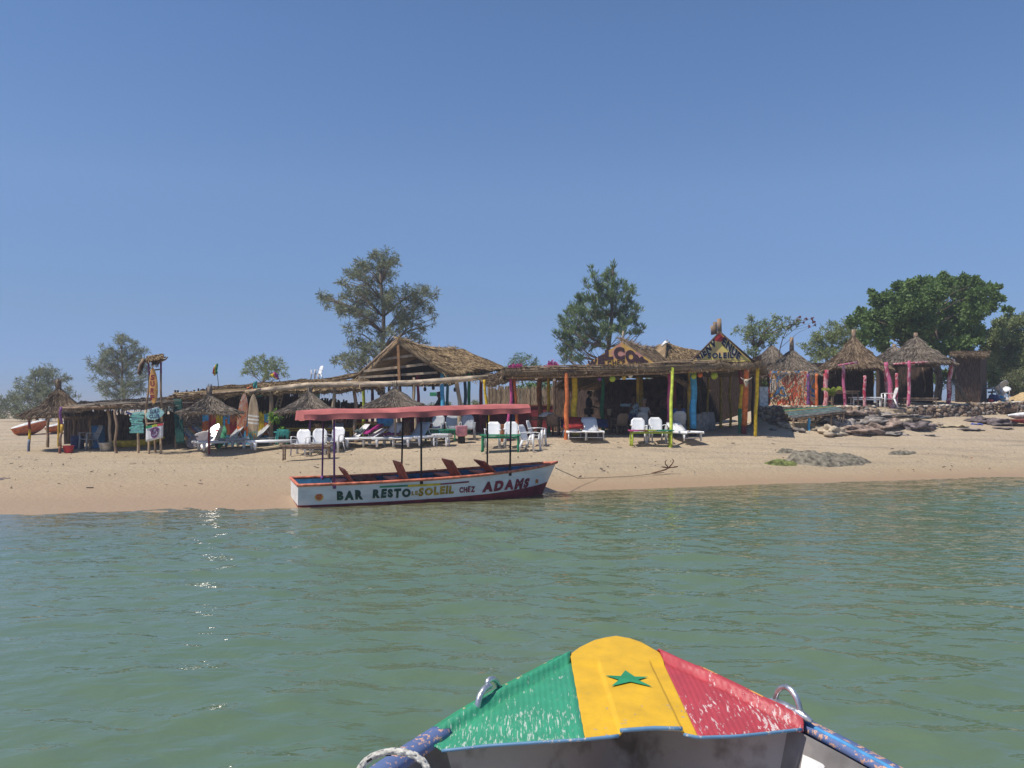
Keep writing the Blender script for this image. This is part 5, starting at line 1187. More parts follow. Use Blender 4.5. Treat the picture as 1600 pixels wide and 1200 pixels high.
# ------------------------------------------------------------ the two gabled huts with painted signs
def plane_pt(px, py, P0, n):
    d = Vector(((px-800)/F, 1, (HOR-py)/F)); o = Vector((0,0,EYE)); return o+d*((P0-o).dot(n)/d.dot(n))
wh = thing('welcome_hut', 'thatched hut with a pink and orange gable painted WELCOME CHEZ', 'hut', GY(970, 32), world=True)
a = R(22); rd = Vector((math.sin(a), math.cos(a), 0)); rt = Vector((math.cos(a), -math.sin(a), 0))
AP = at(971, 531, 31.6); AB = AP+rd*6.2+Vector((0,0,.05))
mb = MB(); dn = Vector((0,0,-1.75))
AQ = AP+rd*.16
thatch(mb, gable_rows(AQ, AB, AQ+rt*2.55+dn, AB+rt*2.4+dn, .12), .17, 6500, .36, .020, False, .05, 12, .12)
thatch(mb, gable_rows(AQ, AB, AQ-rt*2.75+dn, AB-rt*2.6+dn, .12), .17, 2600, .36, .020, False, .05, 12, .10)
for i in range(30):
    p = AP.lerp(AB, i/29)-Vector((0,0,.12*math.sin(math.pi*i/29)))
    for k in range(14): mb.blade(p+Vector((random.uniform(-.1,.1),0,.05)), (random.uniform(-1,1), random.uniform(-1,1), random.uniform(-.3,.5)), random.uniform(.2,.36), .024, 1)
mb.build('roof', TH['brown'], wh)
mb = MB(); mb.tube([AP+Vector((.05,.3,-.1)), at(974,517,31.9)], .03, 6); mb.build('ridge_pole', WOODL, wh)
PG = AP-rd*.02; nG = -rd
WSG = ramp_mat('welcome_gable_paint', [(.42,.18,.18), (.52,.28,.12), (.56,.34,.09), (.54,.32,.08), (.46,.22,.18)], .9, 'noise', (1,1,1.2), .75, .6, False)
mb = MB(); tri = [PG+Vector((0,0,-.10)), PG+rt*1.86+Vector((0,0,-1.30)), PG-rt*2.02+Vector((0,0,-1.30))]
mb.add(tri+[p+rd*.05 for p in tri], [(0,2,1),(3,4,5),(0,1,4,3),(1,2,5,4),(2,0,3,5)]); gb = mb.build('gable_panel', WSG, wh, smooth=False)
def gpt(px, py, P0, n, off): return plane_pt(px, py, P0+n*off, n)
DP = M('letter_dark_purple', (.05,.022,.03), .6, .2, 9)
wl = [('W',918,933,562,574,14), ('E',934,945,554,570,12), ('L',945,958,546,562,6), ('C',959,976,543,563,0), ('O',977,994,546,567,-4), ('M',993,1005,555,569,-12), ('E',1003,1013,561,570,-16)]
for ch, x0, x1, yt, yb, sl in wl:
    lettering('lettering', ch, lambda u, v: gpt(x0+(x1-x0)*u, yb-(yb-yt)*v-sl*.35*(u-.5), PG, nG, .02), DP, gb, bold=.07, jit=.05, seed=ord(ch))
for bold, off, m_ in ((.10,.012,P['ochre']), (.045,.02,DP)):
    lettering('lettering', 'CHEZ', lambda u, v: gpt(949+28*u, 570.5-7.5*v, PG, nG, off), m_, gb, bold=bold, gap=.16, jit=.05, seed=4)
for k, (dx, dy, m_, bn) in enumerate(((-2.5,.6,WOODD,None),(2.4,.6,WOODD,None),(-2.4,5.6,WOODD,None),(2.3,5.6,WOODD,None),(.55,.5,P['ochre'],[(0,P['green']),(.35,P['ochre'])]),(-.9,.5,P['green'],None))):
    p = PG+rt*dx+rd*dy; b = Vector((p.x, p.y, ground_z(p.x, p.y))); post('post', b-Vector((0,0,.1)), (p.x, p.y, AP.z-1.55+(.0 if abs(dx) > 2 else .1)), .08, m_, wh, .03, bn)
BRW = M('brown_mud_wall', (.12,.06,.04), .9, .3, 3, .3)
mb = MB(); p0 = PG-rt*1.1+rd*5.2; p1 = PG+rt*2.3+rd*5.2; z0 = 1.0; mb.grid([[Vector((p0.x,p0.y,z0)), Vector((p1.x,p1.y,z0))], [Vector((p0.x,p0.y,3.4)), Vector((p1.x,p1.y,3.4))]], 0, .12)
p2 = PG-rt*3.6+rd*5.2; mb.grid([[Vector((p2.x,p2.y,z0)), Vector((p0.x,p0.y,z0))], [Vector((p2.x,p2.y,3.4)), Vector((p0.x,p0.y,3.4))]], 0, .12, mfun=lambda i, j: 1)
p3 = PG+rt*2.35+rd*2.6; p4 = PG+rt*2.35+rd*5.2; mb.grid([[Vector((p3.x,p3.y,z0)), Vector((p4.x,p4.y,z0))], [Vector((p3.x,p3.y,3.5)), Vector((p4.x,p4.y,3.5))]], 0, .1, mfun=lambda i, j: 1)
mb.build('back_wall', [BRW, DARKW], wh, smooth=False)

bh = thing('bienvenue_hut', 'steep gabled thatched hut painted yellow with BIENVENUE SOLEIL', 'hut', GY(1128, 32), world=True)
AP2 = at(1124, 516, 31.25); vd = Vector((.255,1,0)).normalized(); AB2 = AP2+vd*4.2; rt2 = Vector((vd.y,-vd.x,0))
def slopept(px, py, Y): return at(px, py, Y)
EL, ER = at(1073, 570, 31.25), at(1180, 566, 31.25)
mb = MB()
thatch(mb, gable_rows(AP2, AB2, EL, EL+vd*4.2, .05, 8, 8), .11, 1600, .3, .024, False, .04, 8, .06); thatch(mb, gable_rows(AP2, AB2, ER, ER+vd*4.2, .05, 8, 8), .11, 1600, .3, .024, False, .04, 8, .06)
mb.build('roof', TH['grey'], bh)
for k, (x, y0, y1, dy) in enumerate(((1124.5,516,498,0.3),(1118,519,503,1.2),(1113.5,520,509,2.2))):
    mb = MB(); mb.tube([at(x,y0+3,31.0+dy), at(x-1,y1,31.0+dy)], .085-.008*k, 9); mb.build('ridge_stump', WOOD, bh)
PB = at(1124, 520, 31.0); nB = Vector((0,-1,0))
YG = ramp_mat('bienvenue_gable_paint', [(.80,.64,.14), (.84,.68,.18), (.78,.52,.22), (.86,.70,.18), (.78,.62,.14)], .8, 'noise', (1,1,1), .7, .6, False)
mb = MB(); tri = [plane_pt(1124,519,PB,nB), plane_pt(1177,568,PB,nB), plane_pt(1176,575,PB,nB), plane_pt(1077,577,PB,nB), plane_pt(1076,571,PB,nB)]
n_ = 5; mb.add(tri+[p+Vector((0,.05,0)) for p in tri], [(4,3,2,1,0),(5,6,7,8,9)]+[(i,(i+1)%5,(i+1)%5+5,i+5) for i in range(5)]); gb = mb.build('gable_panel', YG, bh, smooth=False)
mb = MB(); t3 = [plane_pt(1124,520,PB-Vector((0,.006,0)),nB), plane_pt(1135,531,PB-Vector((0,.006,0)),nB), plane_pt(1126,534,PB-Vector((0,.006,0)),nB), plane_pt(1113,532,PB-Vector((0,.006,0)),nB)]; mb.add(t3, [(0,3,2,1)]); mb.build('red_peak_paint', P['red'], gb, smooth=False)
NV = M('letter_navy', (.02,.025,.06), .6, .2, 9); CRM = M('letter_cream', (.62,.58,.44), .7, .1, 9)
def slope_map(x0, y0, x1, y1, h, off):
    dx, dy = x1-x0, y1-y0; l = math.hypot(dx, dy); nx, ny = dy/l, -dx/l
    return lambda u, v: gpt(x0+dx*u+nx*h*v*.55, y0+dy*u-h*v*.62+ny*h*v*.38, PB, nB, off)
for txt, c_ in (('BIENV', (1091,566.5,1120.5,539)), ('ENUE', (1127,537,1154.5,563.5))):
    for bold, off, m_ in ((.18,.014,CRM), (.055,.022,NV)): lettering('lettering', txt, slope_map(*c_, 12.5, off), m_, gb, bold=bold, gap=.09, jit=.05, seed=7)
for bold, off, m_ in ((.13,.014,CRM), (.05,.022,NV)): lettering('lettering', 'SOLEIL', lambda u, v: gpt(1106+40*u, 560.5-9.5*v-1.5*u, PB, nB, off), m_, gb, bold=bold, gap=.14, jit=.06, seed=9)
mb = MB(); mb.tube([plane_pt(1124,519,PB,nB)-Vector((0,.08,0)), plane_pt(1075,570,PB,nB)-Vector((0,.08,0))], .035, 6); mb.tube([plane_pt(1124,519,PB,nB)-Vector((0,.08,0)), plane_pt(1179,567,PB,nB)-Vector((0,.08,0))], .035, 6); mb.build('barge_pole', WOODD, bh)
for px, Y, m_ in ((1106,34.5,P['ochre']), (1126,35,P['ochre']), (1141,35,P['ochre']), (1090,34.8,WOODD), (1176,34.6,WOODD)): post('post', GY(px, Y)-Vector((0,0,.1)), at(px, 575, Y), .06, m_, bh, .03)
mb = MB(); g0, g1 = GY(1096,36.5), GY(1190,36.5); mb.grid([[g0, g1], [g0+Vector((0,0,2.4)), g1+Vector((0,0,2.4))]], 0, .12); g2 = GY(1094,32.6); mb.grid([[g2+Vector((.1,0,.6)), g0+Vector((0,0,.6))], [g2+Vector((-.1,0,2.3)), g0+Vector((0,0,2.4))]], 0, .1)
mb.build('back_wall', DARKW, bh, smooth=False)
# whitish curved half wall between the blue post and the hut
hwl = MB(); rows = []
for i in range(13):
    t = i/12; g = GY(1086+26*t, 31.4+1.2*t*t); hgt = .72+.1*math.sin(t*3)-(.35 if t > .93 else 0); rows.append([g+Vector((0,0,-.05)), g+Vector((0,0,hgt*.5)), g+Vector((0,0,hgt))])
hwl.grid(rows, 0, .16); props(hwl.build('plastered_half_wall', M('rough_plaster', (.34,.31,.28), .9, .22, 5, .5), None, origin=rows[6][0]), 'rough grey plastered half wall right of the blue post', 'wall')
# white wedge of light objects inside: cabinet
mb = MB(); mb.box(GY(1192,33.8)+Vector((0,0,.45)), (.36,.3,.85), jit=.01); props(mb.build('white_cabinet', P['white'], None, smooth=False, origin=GY(1192,33.8)), 'small white cabinet in the shade right of the yellow post', 'cabinet')

# ------------------------------------------------------------ roofs behind
def hut_roof(name, label, apex, base, r, h_stub, kind, walls=None, base_z=None, nstraw=3000, posts=0, group=None, wallm=None, ecc=1):
    root = thing(name, label, 'hut', GY(apex[0], apex[2]), world=True, group=group)
    ap = at(*apex); c = at(apex[0], base, apex[2]); mb = MB(); rows = cone_rows(c, r/F*apex[2], ap.z-c.z, 9, 44, .11, .05, .07); thatch(mb, rows, .14, nstraw, .34, .024, True, .05, 10, .08); mb.build('roof', TH[kind], root)
    if h_stub:
        mb = MB(); mb.tube([ap-Vector((0,0,.1)), ap+Vector((0,0,h_stub/F*apex[2]))], [.11,.085], 9); mb.build('tied_tip', WOOD, root)
    if wallm:
        mb = MB(); gz = ground_z(c.x, c.y); rr = r/F*apex[2]*.72; lathe(mb, (c.x, c.y, gz-.1), [(rr,0),(rr,1.2),(rr*.98,c.z-gz+.25)], 40); mb.build('wall', wallm, root)
    return root, c
# rectangular roof between the gables
mr_ = thing('middle_hut', 'thatched hut roof with a white ridge patch between the two painted gables', 'hut', GY(1050, 42), world=True)
q0 = at(1044,533,41); q1 = at(1034,534,44); mb = MB(); r0, r1 = at(1040,534,41), at(1098,548,44)
thatch(mb, gable_rows(r0, r1, at(1037,566,38.5), at(1118,572,39.5), .1, 10, 6), .15, 2600, .36, .020, False, .05, 8, .08); thatch(mb, gable_rows(r0, r1, at(1006,562,43), at(1090,568,46), .1, 10, 6), .15, 900, .36, .020, False, .05, 8, .08)
thatch(mb, quad_rows(r0, r0+Vector((.1,0,0)), at(1040,566,38.5), at(1004,560,42), 5, 5), .13, 500, .4, .026)
mb.build('roof', TH['tan'], mr_)
mb = MB(); mb.grid([[at(1033,540,40.6), at(1039,533,40.7), at(1046,534,41)], [at(1035,541,40.4), at(1040,536.5,40.4), at(1046,536,40.8)]], 0, .03); mb.build('ridge_sheet', P['white'], mr_)
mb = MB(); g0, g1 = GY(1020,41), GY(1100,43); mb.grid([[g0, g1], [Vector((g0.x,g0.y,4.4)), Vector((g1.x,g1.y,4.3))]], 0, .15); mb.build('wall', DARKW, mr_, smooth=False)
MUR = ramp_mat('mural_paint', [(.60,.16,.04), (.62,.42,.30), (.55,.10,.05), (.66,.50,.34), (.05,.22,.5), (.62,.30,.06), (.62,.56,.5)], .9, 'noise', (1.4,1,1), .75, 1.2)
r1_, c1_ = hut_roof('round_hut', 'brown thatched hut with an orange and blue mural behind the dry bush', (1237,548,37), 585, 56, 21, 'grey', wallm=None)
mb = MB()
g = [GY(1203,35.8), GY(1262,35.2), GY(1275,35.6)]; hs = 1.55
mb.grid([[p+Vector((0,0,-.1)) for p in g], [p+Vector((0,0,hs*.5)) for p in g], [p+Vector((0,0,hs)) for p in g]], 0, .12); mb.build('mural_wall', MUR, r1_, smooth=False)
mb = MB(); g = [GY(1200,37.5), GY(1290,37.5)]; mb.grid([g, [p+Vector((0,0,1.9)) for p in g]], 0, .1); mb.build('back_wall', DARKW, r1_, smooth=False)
for px, Y, m_ in ((1204,36,P['red']), (1263,34.9,P['purple']), (1276,35.0,P['orange']), (1289,35.4,P['red'])): post('post', GY(px, Y)-Vector((0,0,.1)), at(px, 584, Y), .075, m_, r1_, .03)
hut_roof('round_hut', 'small grey thatched roof behind the feathery tree, left of the mural hut', (1206,540,41), 572, 38, 0, 'grey', nstraw=1500, wallm=DARKW)
hut_roof('round_hut', 'small grey thatched roof peeking out between the two pink post huts', (1397,541,40.5), 558, 26, 3, 'grey', nstraw=900, wallm=DARKW)

# ------------------------------------------------------------ right-hand huts on pink posts
PKP = ramp_mat('peeling_pink_paint', [(.46,.07,.18), (.52,.14,.26), (.40,.05,.10), (.58,.36,.40)], 5, 'noise', (1,1,.6), .7, 1, False)
RDP = ramp_mat('peeling_red_paint', [(.40,.03,.06), (.46,.08,.12), (.6,.42,.42), (.38,.03,.07)], 5, 'noise', (1,1,.6), .7, 1, False)
h1, c1 = hut_roof('pink_post_hut', 'brown cone roofed open hut on pink posts, left one of the right hand pair', (1334,528,35.8), 574, 51, 13, 'brown', nstraw=5200)
for px, bx, ty, Y, r, m_ in ((1317,1321,569,33.6,.075,PKP), (1385,1394,566,34.2,.10,PKP), (1381,1390,568,35,.09,RDP), (1292,1289,578,34.4,.11,RDP), (1363,1363,568,38,.06,P['ochre']), (1300,1300,575,38,.06,WOODD), (1372,1372,575,37.6,.06,RDP)):
    post('post', GY(bx, Y)-Vector((0,0,.15)), at(px, ty, Y), r, m_, h1, .04)
mb = MB(); mb.tube([at(1310,571,33.4), at(1340,566,33.9)], .045, 6); mb.build('beam', PKP, h1)
for px, ty, Y, m_ in ((1351,587,33.5,RDP), (1401,583,34.3,RDP)): props(post('fence_post', GY(px, Y)-Vector((0,0,.15)), at(px, ty, Y), .075, m_, None, .03), None)
for o in [x for x in bpy.data.objects if x.name.startswith('fence_post')]: props(o, 'short peeling pink and red post in front of the brown cone hut' if o.name == 'fence_post' else 'short peeling pink and red post beside the cream armchair', 'post')
mb = MB(); rr = 1.35
for k in range(22):
    a = R(20+k*7.3); g = Vector((c1.x+rr*math.cos(a), 36.2+rr*.9*math.sin(a), 0)); g.z = ground_z(g.x, g.y)
    a2 = a+R(7.6); g2 = Vector((c1.x+rr*math.cos(a2), 36.2+rr*.9*math.sin(a2), g.z)); mb.grid([[g, g2], [g+Vector((0,0,1.75)), g2+Vector((0,0,1.75))]], 0, .06)
mb.build('back_wall', DARKW, h1, smooth=False)
h2, c2 = hut_roof('pink_post_hut', 'grey cone roofed open hut on pink and red posts, right one of the pair', (1431,526,36.6), 566, 51, 6, 'grey', nstraw=5200)
for px, bx, ty, Y, r, m_ in ((1420,1420,564,34.8,.08,PKP), (1487,1481,562,35.9,.11,RDP), (1400,1402,566,37.5,.06,WOODD), (1455,1455,566,38,.06,WOOD), (1441,1447,566,38,.05,WOOD)): post('post', GY(bx, Y)-Vector((0,0,.15)), at(px, ty, Y), r, m_, h2, .05)
mb = MB(); mb.tube([at(1396,569,35), at(1445,566,35.0), at(1487,563,35.9)], .05, 6); mb.build('beam', RDP, h2)
mb = MB()
for k in range(22):
    a = R(15+k*7.6); rr = 1.4; g = Vector((c2.x+rr*math.cos(a), 37.3+rr*.9*math.sin(a), 0)); g.z = ground_z(g.x, g.y); a2 = a+R(7.8); g2 = Vector((c2.x+rr*math.cos(a2), 37.3+rr*.9*math.sin(a2), g.z))
    mb.grid([[g, g2], [g+Vector((0,0,1.8)), g2+Vector((0,0,1.8))]], 0, .06)
mb.build('back_wall', DARKW, h2, smooth=False)
dk = thing('dark_hut', 'flat roofed reed hut, wall darkened for the shade of the big tree', 'hut', GY(1512, 39), world=True)
mb = MB(); g = [GY(1494,38.6), GY(1532,38.6), GY(1542,41.5)]; mb.grid([g, [p+Vector((0,0,2.35)) for p in g]], 0, .1); mb.build('wall', DARKW, dk, smooth=False)  # tree shade is put into the wall colour by the darker reed
mb = MB(); thatch(mb, quad_rows(at(1486,548,41.5), at(1548,548,41.5), at(1546,553,38.2), at(1484,553,38.2), 4, 10), .12, 700, .35, .02); mb.build('roof', TH['brown'], dk)
tb = table_proto('low_bench', 'bench', 1.6, .4, .40, WOOD, WOOD); place(tb, GY(1435, 35.4), 0, 'low grey bench inside the right hand pink post hut')
NET = ramp_mat('net_mesh', [(.22,.17,.11), (.10,.08,.06), (.28,.22,.15)], 14, 'noise', (1,1,1), .9, 0)
nt_ = MB()
a0 = at(1486,592,35.8); 
for k in range(14):
    nt_.tube([a0+Vector((.02*k,0,-.0)), at(1487+k*2.1, 627+.2*k, 35.7)+Vector((0,-.1,0))], .009, 4); 
    z = k/14; p = a0.lerp(at(1487,628,35.7), z); q = a0.lerp(at(1514,631,35.7), z); nt_.tube([p, p.lerp(q,.5)-Vector((0,0,.03)), q], .007, 4)
nt_.tube([a0, at(1512,630,35.7)], .035, 6, 0)
props(nt_.build('fishing_net', NET, None, origin=a0), 'brown fishing net hung against the red post of the right hand hut', 'net')
mb = MB(); mb.beam(at(1494,596,36.4), at(1511,629,36.1), .35, .03); props(mb.build('leaning_board', WOODD, None, smooth=False, origin=at(1500,620,34)), 'dark board leaning beside the fishing net', 'board')
# stone walls
def stone_wall(name, label, path, n, h0=.5, cap=True):
    mb = MB(); caps = MB(); pts = path
    for k in range(n):
        t = random.random()*(len(pts)-1); i = min(len(pts)-2, int(t)); b, tp = pts[i][0].lerp(pts[i+1][0], t-i), pts[i][1].lerp(pts[i+1][1], t-i)
        r = random.uniform(.06, .15); v = random.random(); c = b.lerp(tp, v)+Vector((random.uniform(-.03,.03), random.uniform(-.10,.02), 0)); rock(mb, c, (r*random.uniform(.9,1.4), r*.8, r*random.uniform(.6,.95)), random.choice((0,0,1,2)), 5, 4)
    for i in range(len(pts)-1):
        d = (pts[i+1][1]-pts[i][1]).length; m = max(1, int(d/.13))
        for k in range(m):
            c = pts[i][1].lerp(pts[i+1][1], (k+random.random()*.6)/m)+Vector((0,random.uniform(-.05,.05),.02)); rock(mb, c, (.085, .09, random.uniform(.035,.06)), 3 if random.random() < .8 else 1, 5, 4)
    mb.grid([[b-Vector((0,-.06,.1)) for b, t in pts], [t-Vector((0,-.02,.03)) for b, t in pts]], 0, .18)
    return props(mb.build(name, [M('stone_brown', (.17,.12,.09), .9, .3, 8, .5), M('stone_grey', (.22,.19,.165), .9, .3, 8, .5), M('stone_tan', (.34,.25,.17), .9, .3, 8, .5), M('stone_white', (.60,.55,.47), .9, .2, 8, .4)], None, origin=pts[0][0]), label, 'wall')
def rock(mb, c, r, mi=0, nu=8, nv=6, seed=None, rough=.35):
    c = Vector(c); sd_ = random.uniform(0, 99); rows = []
    for i in range(nv+1):
        ph = math.pi*i/nv; q = []
        for j in range(nu):
            th = 2*math.pi*j/nu; d = Vector((math.sin(ph)*math.cos(th), math.sin(ph)*math.sin(th), math.cos(ph))); k = 1+rough*noise.noise(d*1.6+Vector((sd_,0,0)))*1.5+rough*.5*noise.noise(d*4+Vector((0,sd_,0)))+rough*.32*abs(noise.noise(d*9+Vector((0,0,sd_))))
            q.append(c+Vector((d.x*r[0], d.y*r[1], d.z*r[2]))*k)
        rows.append(q)
    mb.grid(rows, mi, 0, True)
w1 = [(GY(px, 32.75), Vector((GY(px, 32.75).x, 32.95, 2.10))) for px in (1188,1215,1245,1275,1305,1335,1372)]
stone_wall('stone_wall', 'long dry stone retaining wall with white capping behind the slatted rack', w1, 420)
w2 = [(GY(px, 33.8+(px-1420)/180*3.9), Vector((GY(px, 33.8+(px-1420)/180*3.9).x, 34.0+(px-1420)/180*3.9, z))) for px, z in ((1423,2.08),(1450,2.12),(1490,2.18),(1530,2.24),(1570,2.30),(1610,2.36),(1680,2.4))]
stone_wall('stone_wall', 'low mottled brown and white stone wall at the right end of the terrace', w2, 420)
mb = MB()
for k in range(3):
    g = GY(1401, 33.0); mb.box((g.x, 33.1+.35*k, 1.50+.17*k+.05), (1.15, .45, .2), (0,0,random.uniform(-.02,.02)), 0, .02)
props(mb.build('stone_steps', M('step_stone', (.36,.28,.20), .9, .25, 6, .5), None, smooth=False, origin=GY(1401,33)), 'three low sandy stone steps between the two terrace walls', 'steps')
# ------------------------------------------------------------ slatted rack, rocks, boats and clutter on the right
rk = thing('slatted_rack', 'big low rack of grey and turquoise driftwood slats below the stone wall', 'table', GY(1265, 31.6), world=True)
mb = MB(); SL = [M('slat_grey', (.24,.24,.22), .8, .25, 8, .3), M('slat_turquoise', (.13,.33,.30), .8, .3, 8), P['green'], P['ochre']]
for k in range(13):
    t = k/12; a = at(1222+6*t, 641-2*t, 32.2)*(1-t)+at(1236, 653, 30.9)*t; b = at(1300, 634, 32.6)*(1-t)+at(1322, 641.5, 31.2)*t
    mb.beam(a, b, .10, .03, (2,1,3,0,0,1,0,0,1,0,0,0,0)[k]); 
mb.build('slat_top', SL, rk, smooth=False)
for px, Y, ty in ((1240,30.9,654), (1264,31.1,650), (1298,31.3,647), (1318,31.6,643), (1230,32,642), (1275,32.3,641)):
    post('leg', GY(px, Y)-Vector((0,0,.1)), at(px, ty, Y), .055, P['sky'] if px == 1264 else WOOD, rk, .02)
mb = MB(); mb.tube([at(1236,655,30.9), at(1322,644,31.2)], .045, 6); mb.build('front_rail', WOOD, rk)
ROCKM = [M('rock_brown', (.31,.23,.185), .9, .35, 5, .8), M('rock_grey', (.28,.245,.22), .9, .35, 5, .8), M('rock_pale', (.46,.38,.28), .9, .3, 5, .8), M('rock_dark', (.17,.14,.14), .9, .35, 5, .8)]
def rock1(px, py, Y, wpx, hpx, mi, label, dep=1.0, group='rocks on the beach'):
    g = GY(px, Y) if Y else G(px, py); w = wpx/F*g.y/2; h = hpx/F*g.y; mb = MB(); rock(mb, g+Vector((0,0,h*.16)), (w*.98, w*dep*.9, h*.44), 0, 26, 18, rough=.62)
    props(mb.build('rock', ROCKM[mi], None, origin=g), label, 'rock', group)
for a in ((1300,679,0,36,20,2,'pale yellowish boulder at the front left of the rock pile'), (1337,676,0,58,18,0,'long low brown rock in the middle front of the rock pile'), (1316,668,0,40,20,1,'grey rock behind the pale boulder'),
          (1352,660,0,60,17,1,'grey flat rock in the middle of the rock pile'), (1335,652,0,44,22,0,'orange brown rock leaning by the slatted rack'), (1378,668,0,46,18,0,'brown rounded rock right of the long low rock'),
          (1372,654,0,40,11,1,'thin slab rock at the back of the rock pile'), (1400,664,0,44,16,2,'tan rock near the right end of the rock pile'), (1412,653,0,50,10,1,'flat rock ledge below the stone steps'), (1432,672,0,36,19,3,'dark purple rock at the right end of the rock pile'),
          (1448,668,0,24,10,3,'small dark rock beside the dark purple one'), (1398,680,0,34,8,1,'low flat rock in front of the pile'), (1288,660,0,40,10,1,'grey rock behind the rack legs'), (1274,672,0,24,9,2,'small tan rock under the slatted rack'),
          (1452,682,0,22,5,1,'tiny flat rock on open sand right of the pile'), (1213,664,0,22,16,0,'brown rock at the foot of the wall near the yellow post'), (1228,668,0,24,12,2,'tan rock at the foot of the wall under the rack'), (1208,672,0,10,4,3,'small dark stone on the sand by the yellow post'),
          (1248,674,0,20,8,1,'grey stone by the front leg of the rack'), (1464,666,0,16,10,2,'pale stone left of the beached cloths'), (1534,660,0,34,12,3,'dark purple seaweed covered rock left of the small white boat'), (1562,664,0,40,16,3,'larger dark seaweed covered rock by the small white boat'),
          (1516,672,0,28,4,1,'flat dark rock strip in front of the cloths'), (1566,670,0,24,3,3,'thin dark rock strip at the far right')): rock1(*a)
REEF = M('reef_rock', (.185,.165,.125), .9, .35, 7, .9, (1,1,1)); MOSS = M('reef_moss', (.13,.15,.045), .9, .35, 7, .7)
def mound(name, label, px0, py0, px1, py1, hpx, peaks, mat, cat='rock', dep=.9, base=None):
    """low rock mass between two ground pixels; peaks = [(t, v, height 0..1, width)]"""
    a, b = G(px0, py0), G(px1, py1); mb = MB(); rows = []; n, m = 60, 22; L = (b-a); s_ = L.cross(Vector((0,0,1))).normalized()
    for i in range(n+1):
        t = i/n; row = []
        for j in range(m+1):
            v = -1+2*j/m; e = max(0, 1-(2*t-1)**2-v*v*.95); p = a+L*t+s_*(-v)*dep*(.5+.5*math.sqrt(max(0, 1-(2*t-1)**2)))
            h = sum(ph*math.exp(-((t-pt)/pw)**2-((v-pv)/.8)**2) for pt, pv, ph, pw in peaks)*hpx/F*p.y
            k = min(1, e*2.2); nzv = .10*noise.noise(Vector((p.x*2.3, p.y*2.3, 0)))+.055*noise.noise(Vector((p.x*6, p.y*6, 4)))+.03*noise.noise(Vector((p.x*14, p.y*14, 4)))
            row.append(Vector((p.x, p.y, ground_z(p.x, p.y)-.07+(h+nzv+.06)*k)))
        rows.append(row)
    mb.grid(rows); return props(mb.build(name, mat, None, origin=a.lerp(b, .5)), label, cat)
mound('reef_rock', 'broad low grey green reef rock on the open beach, highest on its left', 1222, 722, 1368, 720, 15, [(.32,0,1,.20),(.68,.1,.62,.14),(.1,0,.4,.2),(.85,0,.3,.1)], REEF, dep=1.0)
mound('reef_rock', 'flat mossy green rock edge left of the reef rock', 1192, 727, 1250, 724, 6, [(.5,0,1,.4)], MOSS, dep=.5)
mound('reef_rock', 'small separate grey slab behind the left end of the reef rock', 1209, 707, 1250, 706, 5, [(.5,0,1,.4)], REEF, dep=.35)
mound('reef_rock', 'thin grey rock strip on the sand right of the reef rock', 1385, 711, 1436, 708, 4, [(.6,0,1,.4)], REEF, dep=.25)
mound('reef_rock', 'small dark rock patch at the left edge of the beach', -14, 750, 22, 748, 1.5, [(.5,0,1,.4)], ROCKM[3], dep=.4)
def litter(name, label, px, py, w, m_, cat):
    g = G(px, py); mb = MB(); rows = [[g+Vector((-w/2+w*i/7, (-.2+.4*j/5)*min(1,w*1.5), .02+.05*min(1,w*1.5)*noise.noise(Vector((i*.7+px, j*.8, 1)))*2)) for j in range(6)] for i in range(8)]; mb.grid(rows, 0, .02); props(mb.build(name, m_, None, origin=g), label, cat)
litter('cream_cloth', 'cream cloth spread on the sand right of the rock pile', 1490, 667, 1.1, M('cloth_cream', (.48,.40,.26), .9), 'cloth')
litter('blue_cloth', 'blue cloth crumpled beside the dark rocks', 1524, 664, .5, M('cloth_blue', (.08,.12,.36), .9), 'cloth')
litter('orange_peel', 'small orange scrap on the wet sand at the right', 1518, 717, .05, P['orange'], 'litter')
canoe('small white and green rowboat bow entering at the right edge', hullpts(1574, 649, 33.5, 1680, 640, 34.5, sag=-.05), .5, [P['white'], P['white']], name='white_rowboat', h=.32)
canoe('dark red keel boat lying below the small white rowboat', hullpts(1578, 656, 33.2, 1670, 652, 33.6), .3, [P['darkred'], P['brown']], name='dark_rowboat', h=.22)
mb = MB(); mb.beam(at(1560,640.5,37.0), at(1586,641,37.0), .3, .17); props(mb.build('dark_beam', WOODD, None, smooth=False, origin=at(1572,641,37)), 'squared dark timber beam lying on the low stone wall', 'beam')
mb = MB(); mb.tube([at(1584,636.5,38.6), at(1640,634,38.8)], .09, 7); props(mb.build('dark_log', WOODD, None, origin=at(1600,636,38.6)), 'dark log on the terrace at the far right edge', 'log')
mound('sand_heap', 'pale yellow sand heap under the bush at the right edge', 1574, 622, 1625, 622, 14, [(.6,0,1,.4)], M('heap_sand', (.50,.37,.20), .95, .15, 8, .3), cat='heap', dep=1.0)
# junk by the dark hut
place(CH_G, GY(1543, 40)+Vector((0,0,.25)), R(40), 'overturned grey plastic chair in the junk heap by the dark hut', tilt=(R(70), R(20)), scale=1.1)
place(CH_W, GY(1556, 40.5)+Vector((0,0,.3)), R(120), 'broken pale chair lying on its side beside the overturned grey chair', tilt=(R(85), R(-20)))
for k, (px, Y, m_, r, lb) in enumerate(((1553,39.5,P['navy'],.22,'dark blue sack in the junk heap'), (1564,40,P['sky'],.16,'light blue bundle in the junk heap'), (1531,39,P['black'],.18,'black tyre like bundle by the dark hut'), (1572,40.2,P['white'],.12,'white bundle at the right end of the junk heap'), (1548,39,P['red'],.1,'small red bundle in front of the junk heap'))):
    g = GY(px, Y); mb = MB(); rock(mb, g+Vector((0,0,r*.7)), (r*1.3, r, r), 0, 12, 8, rough=.3); props(mb.build('bundle', m_, None, origin=g), lb, 'bundle')
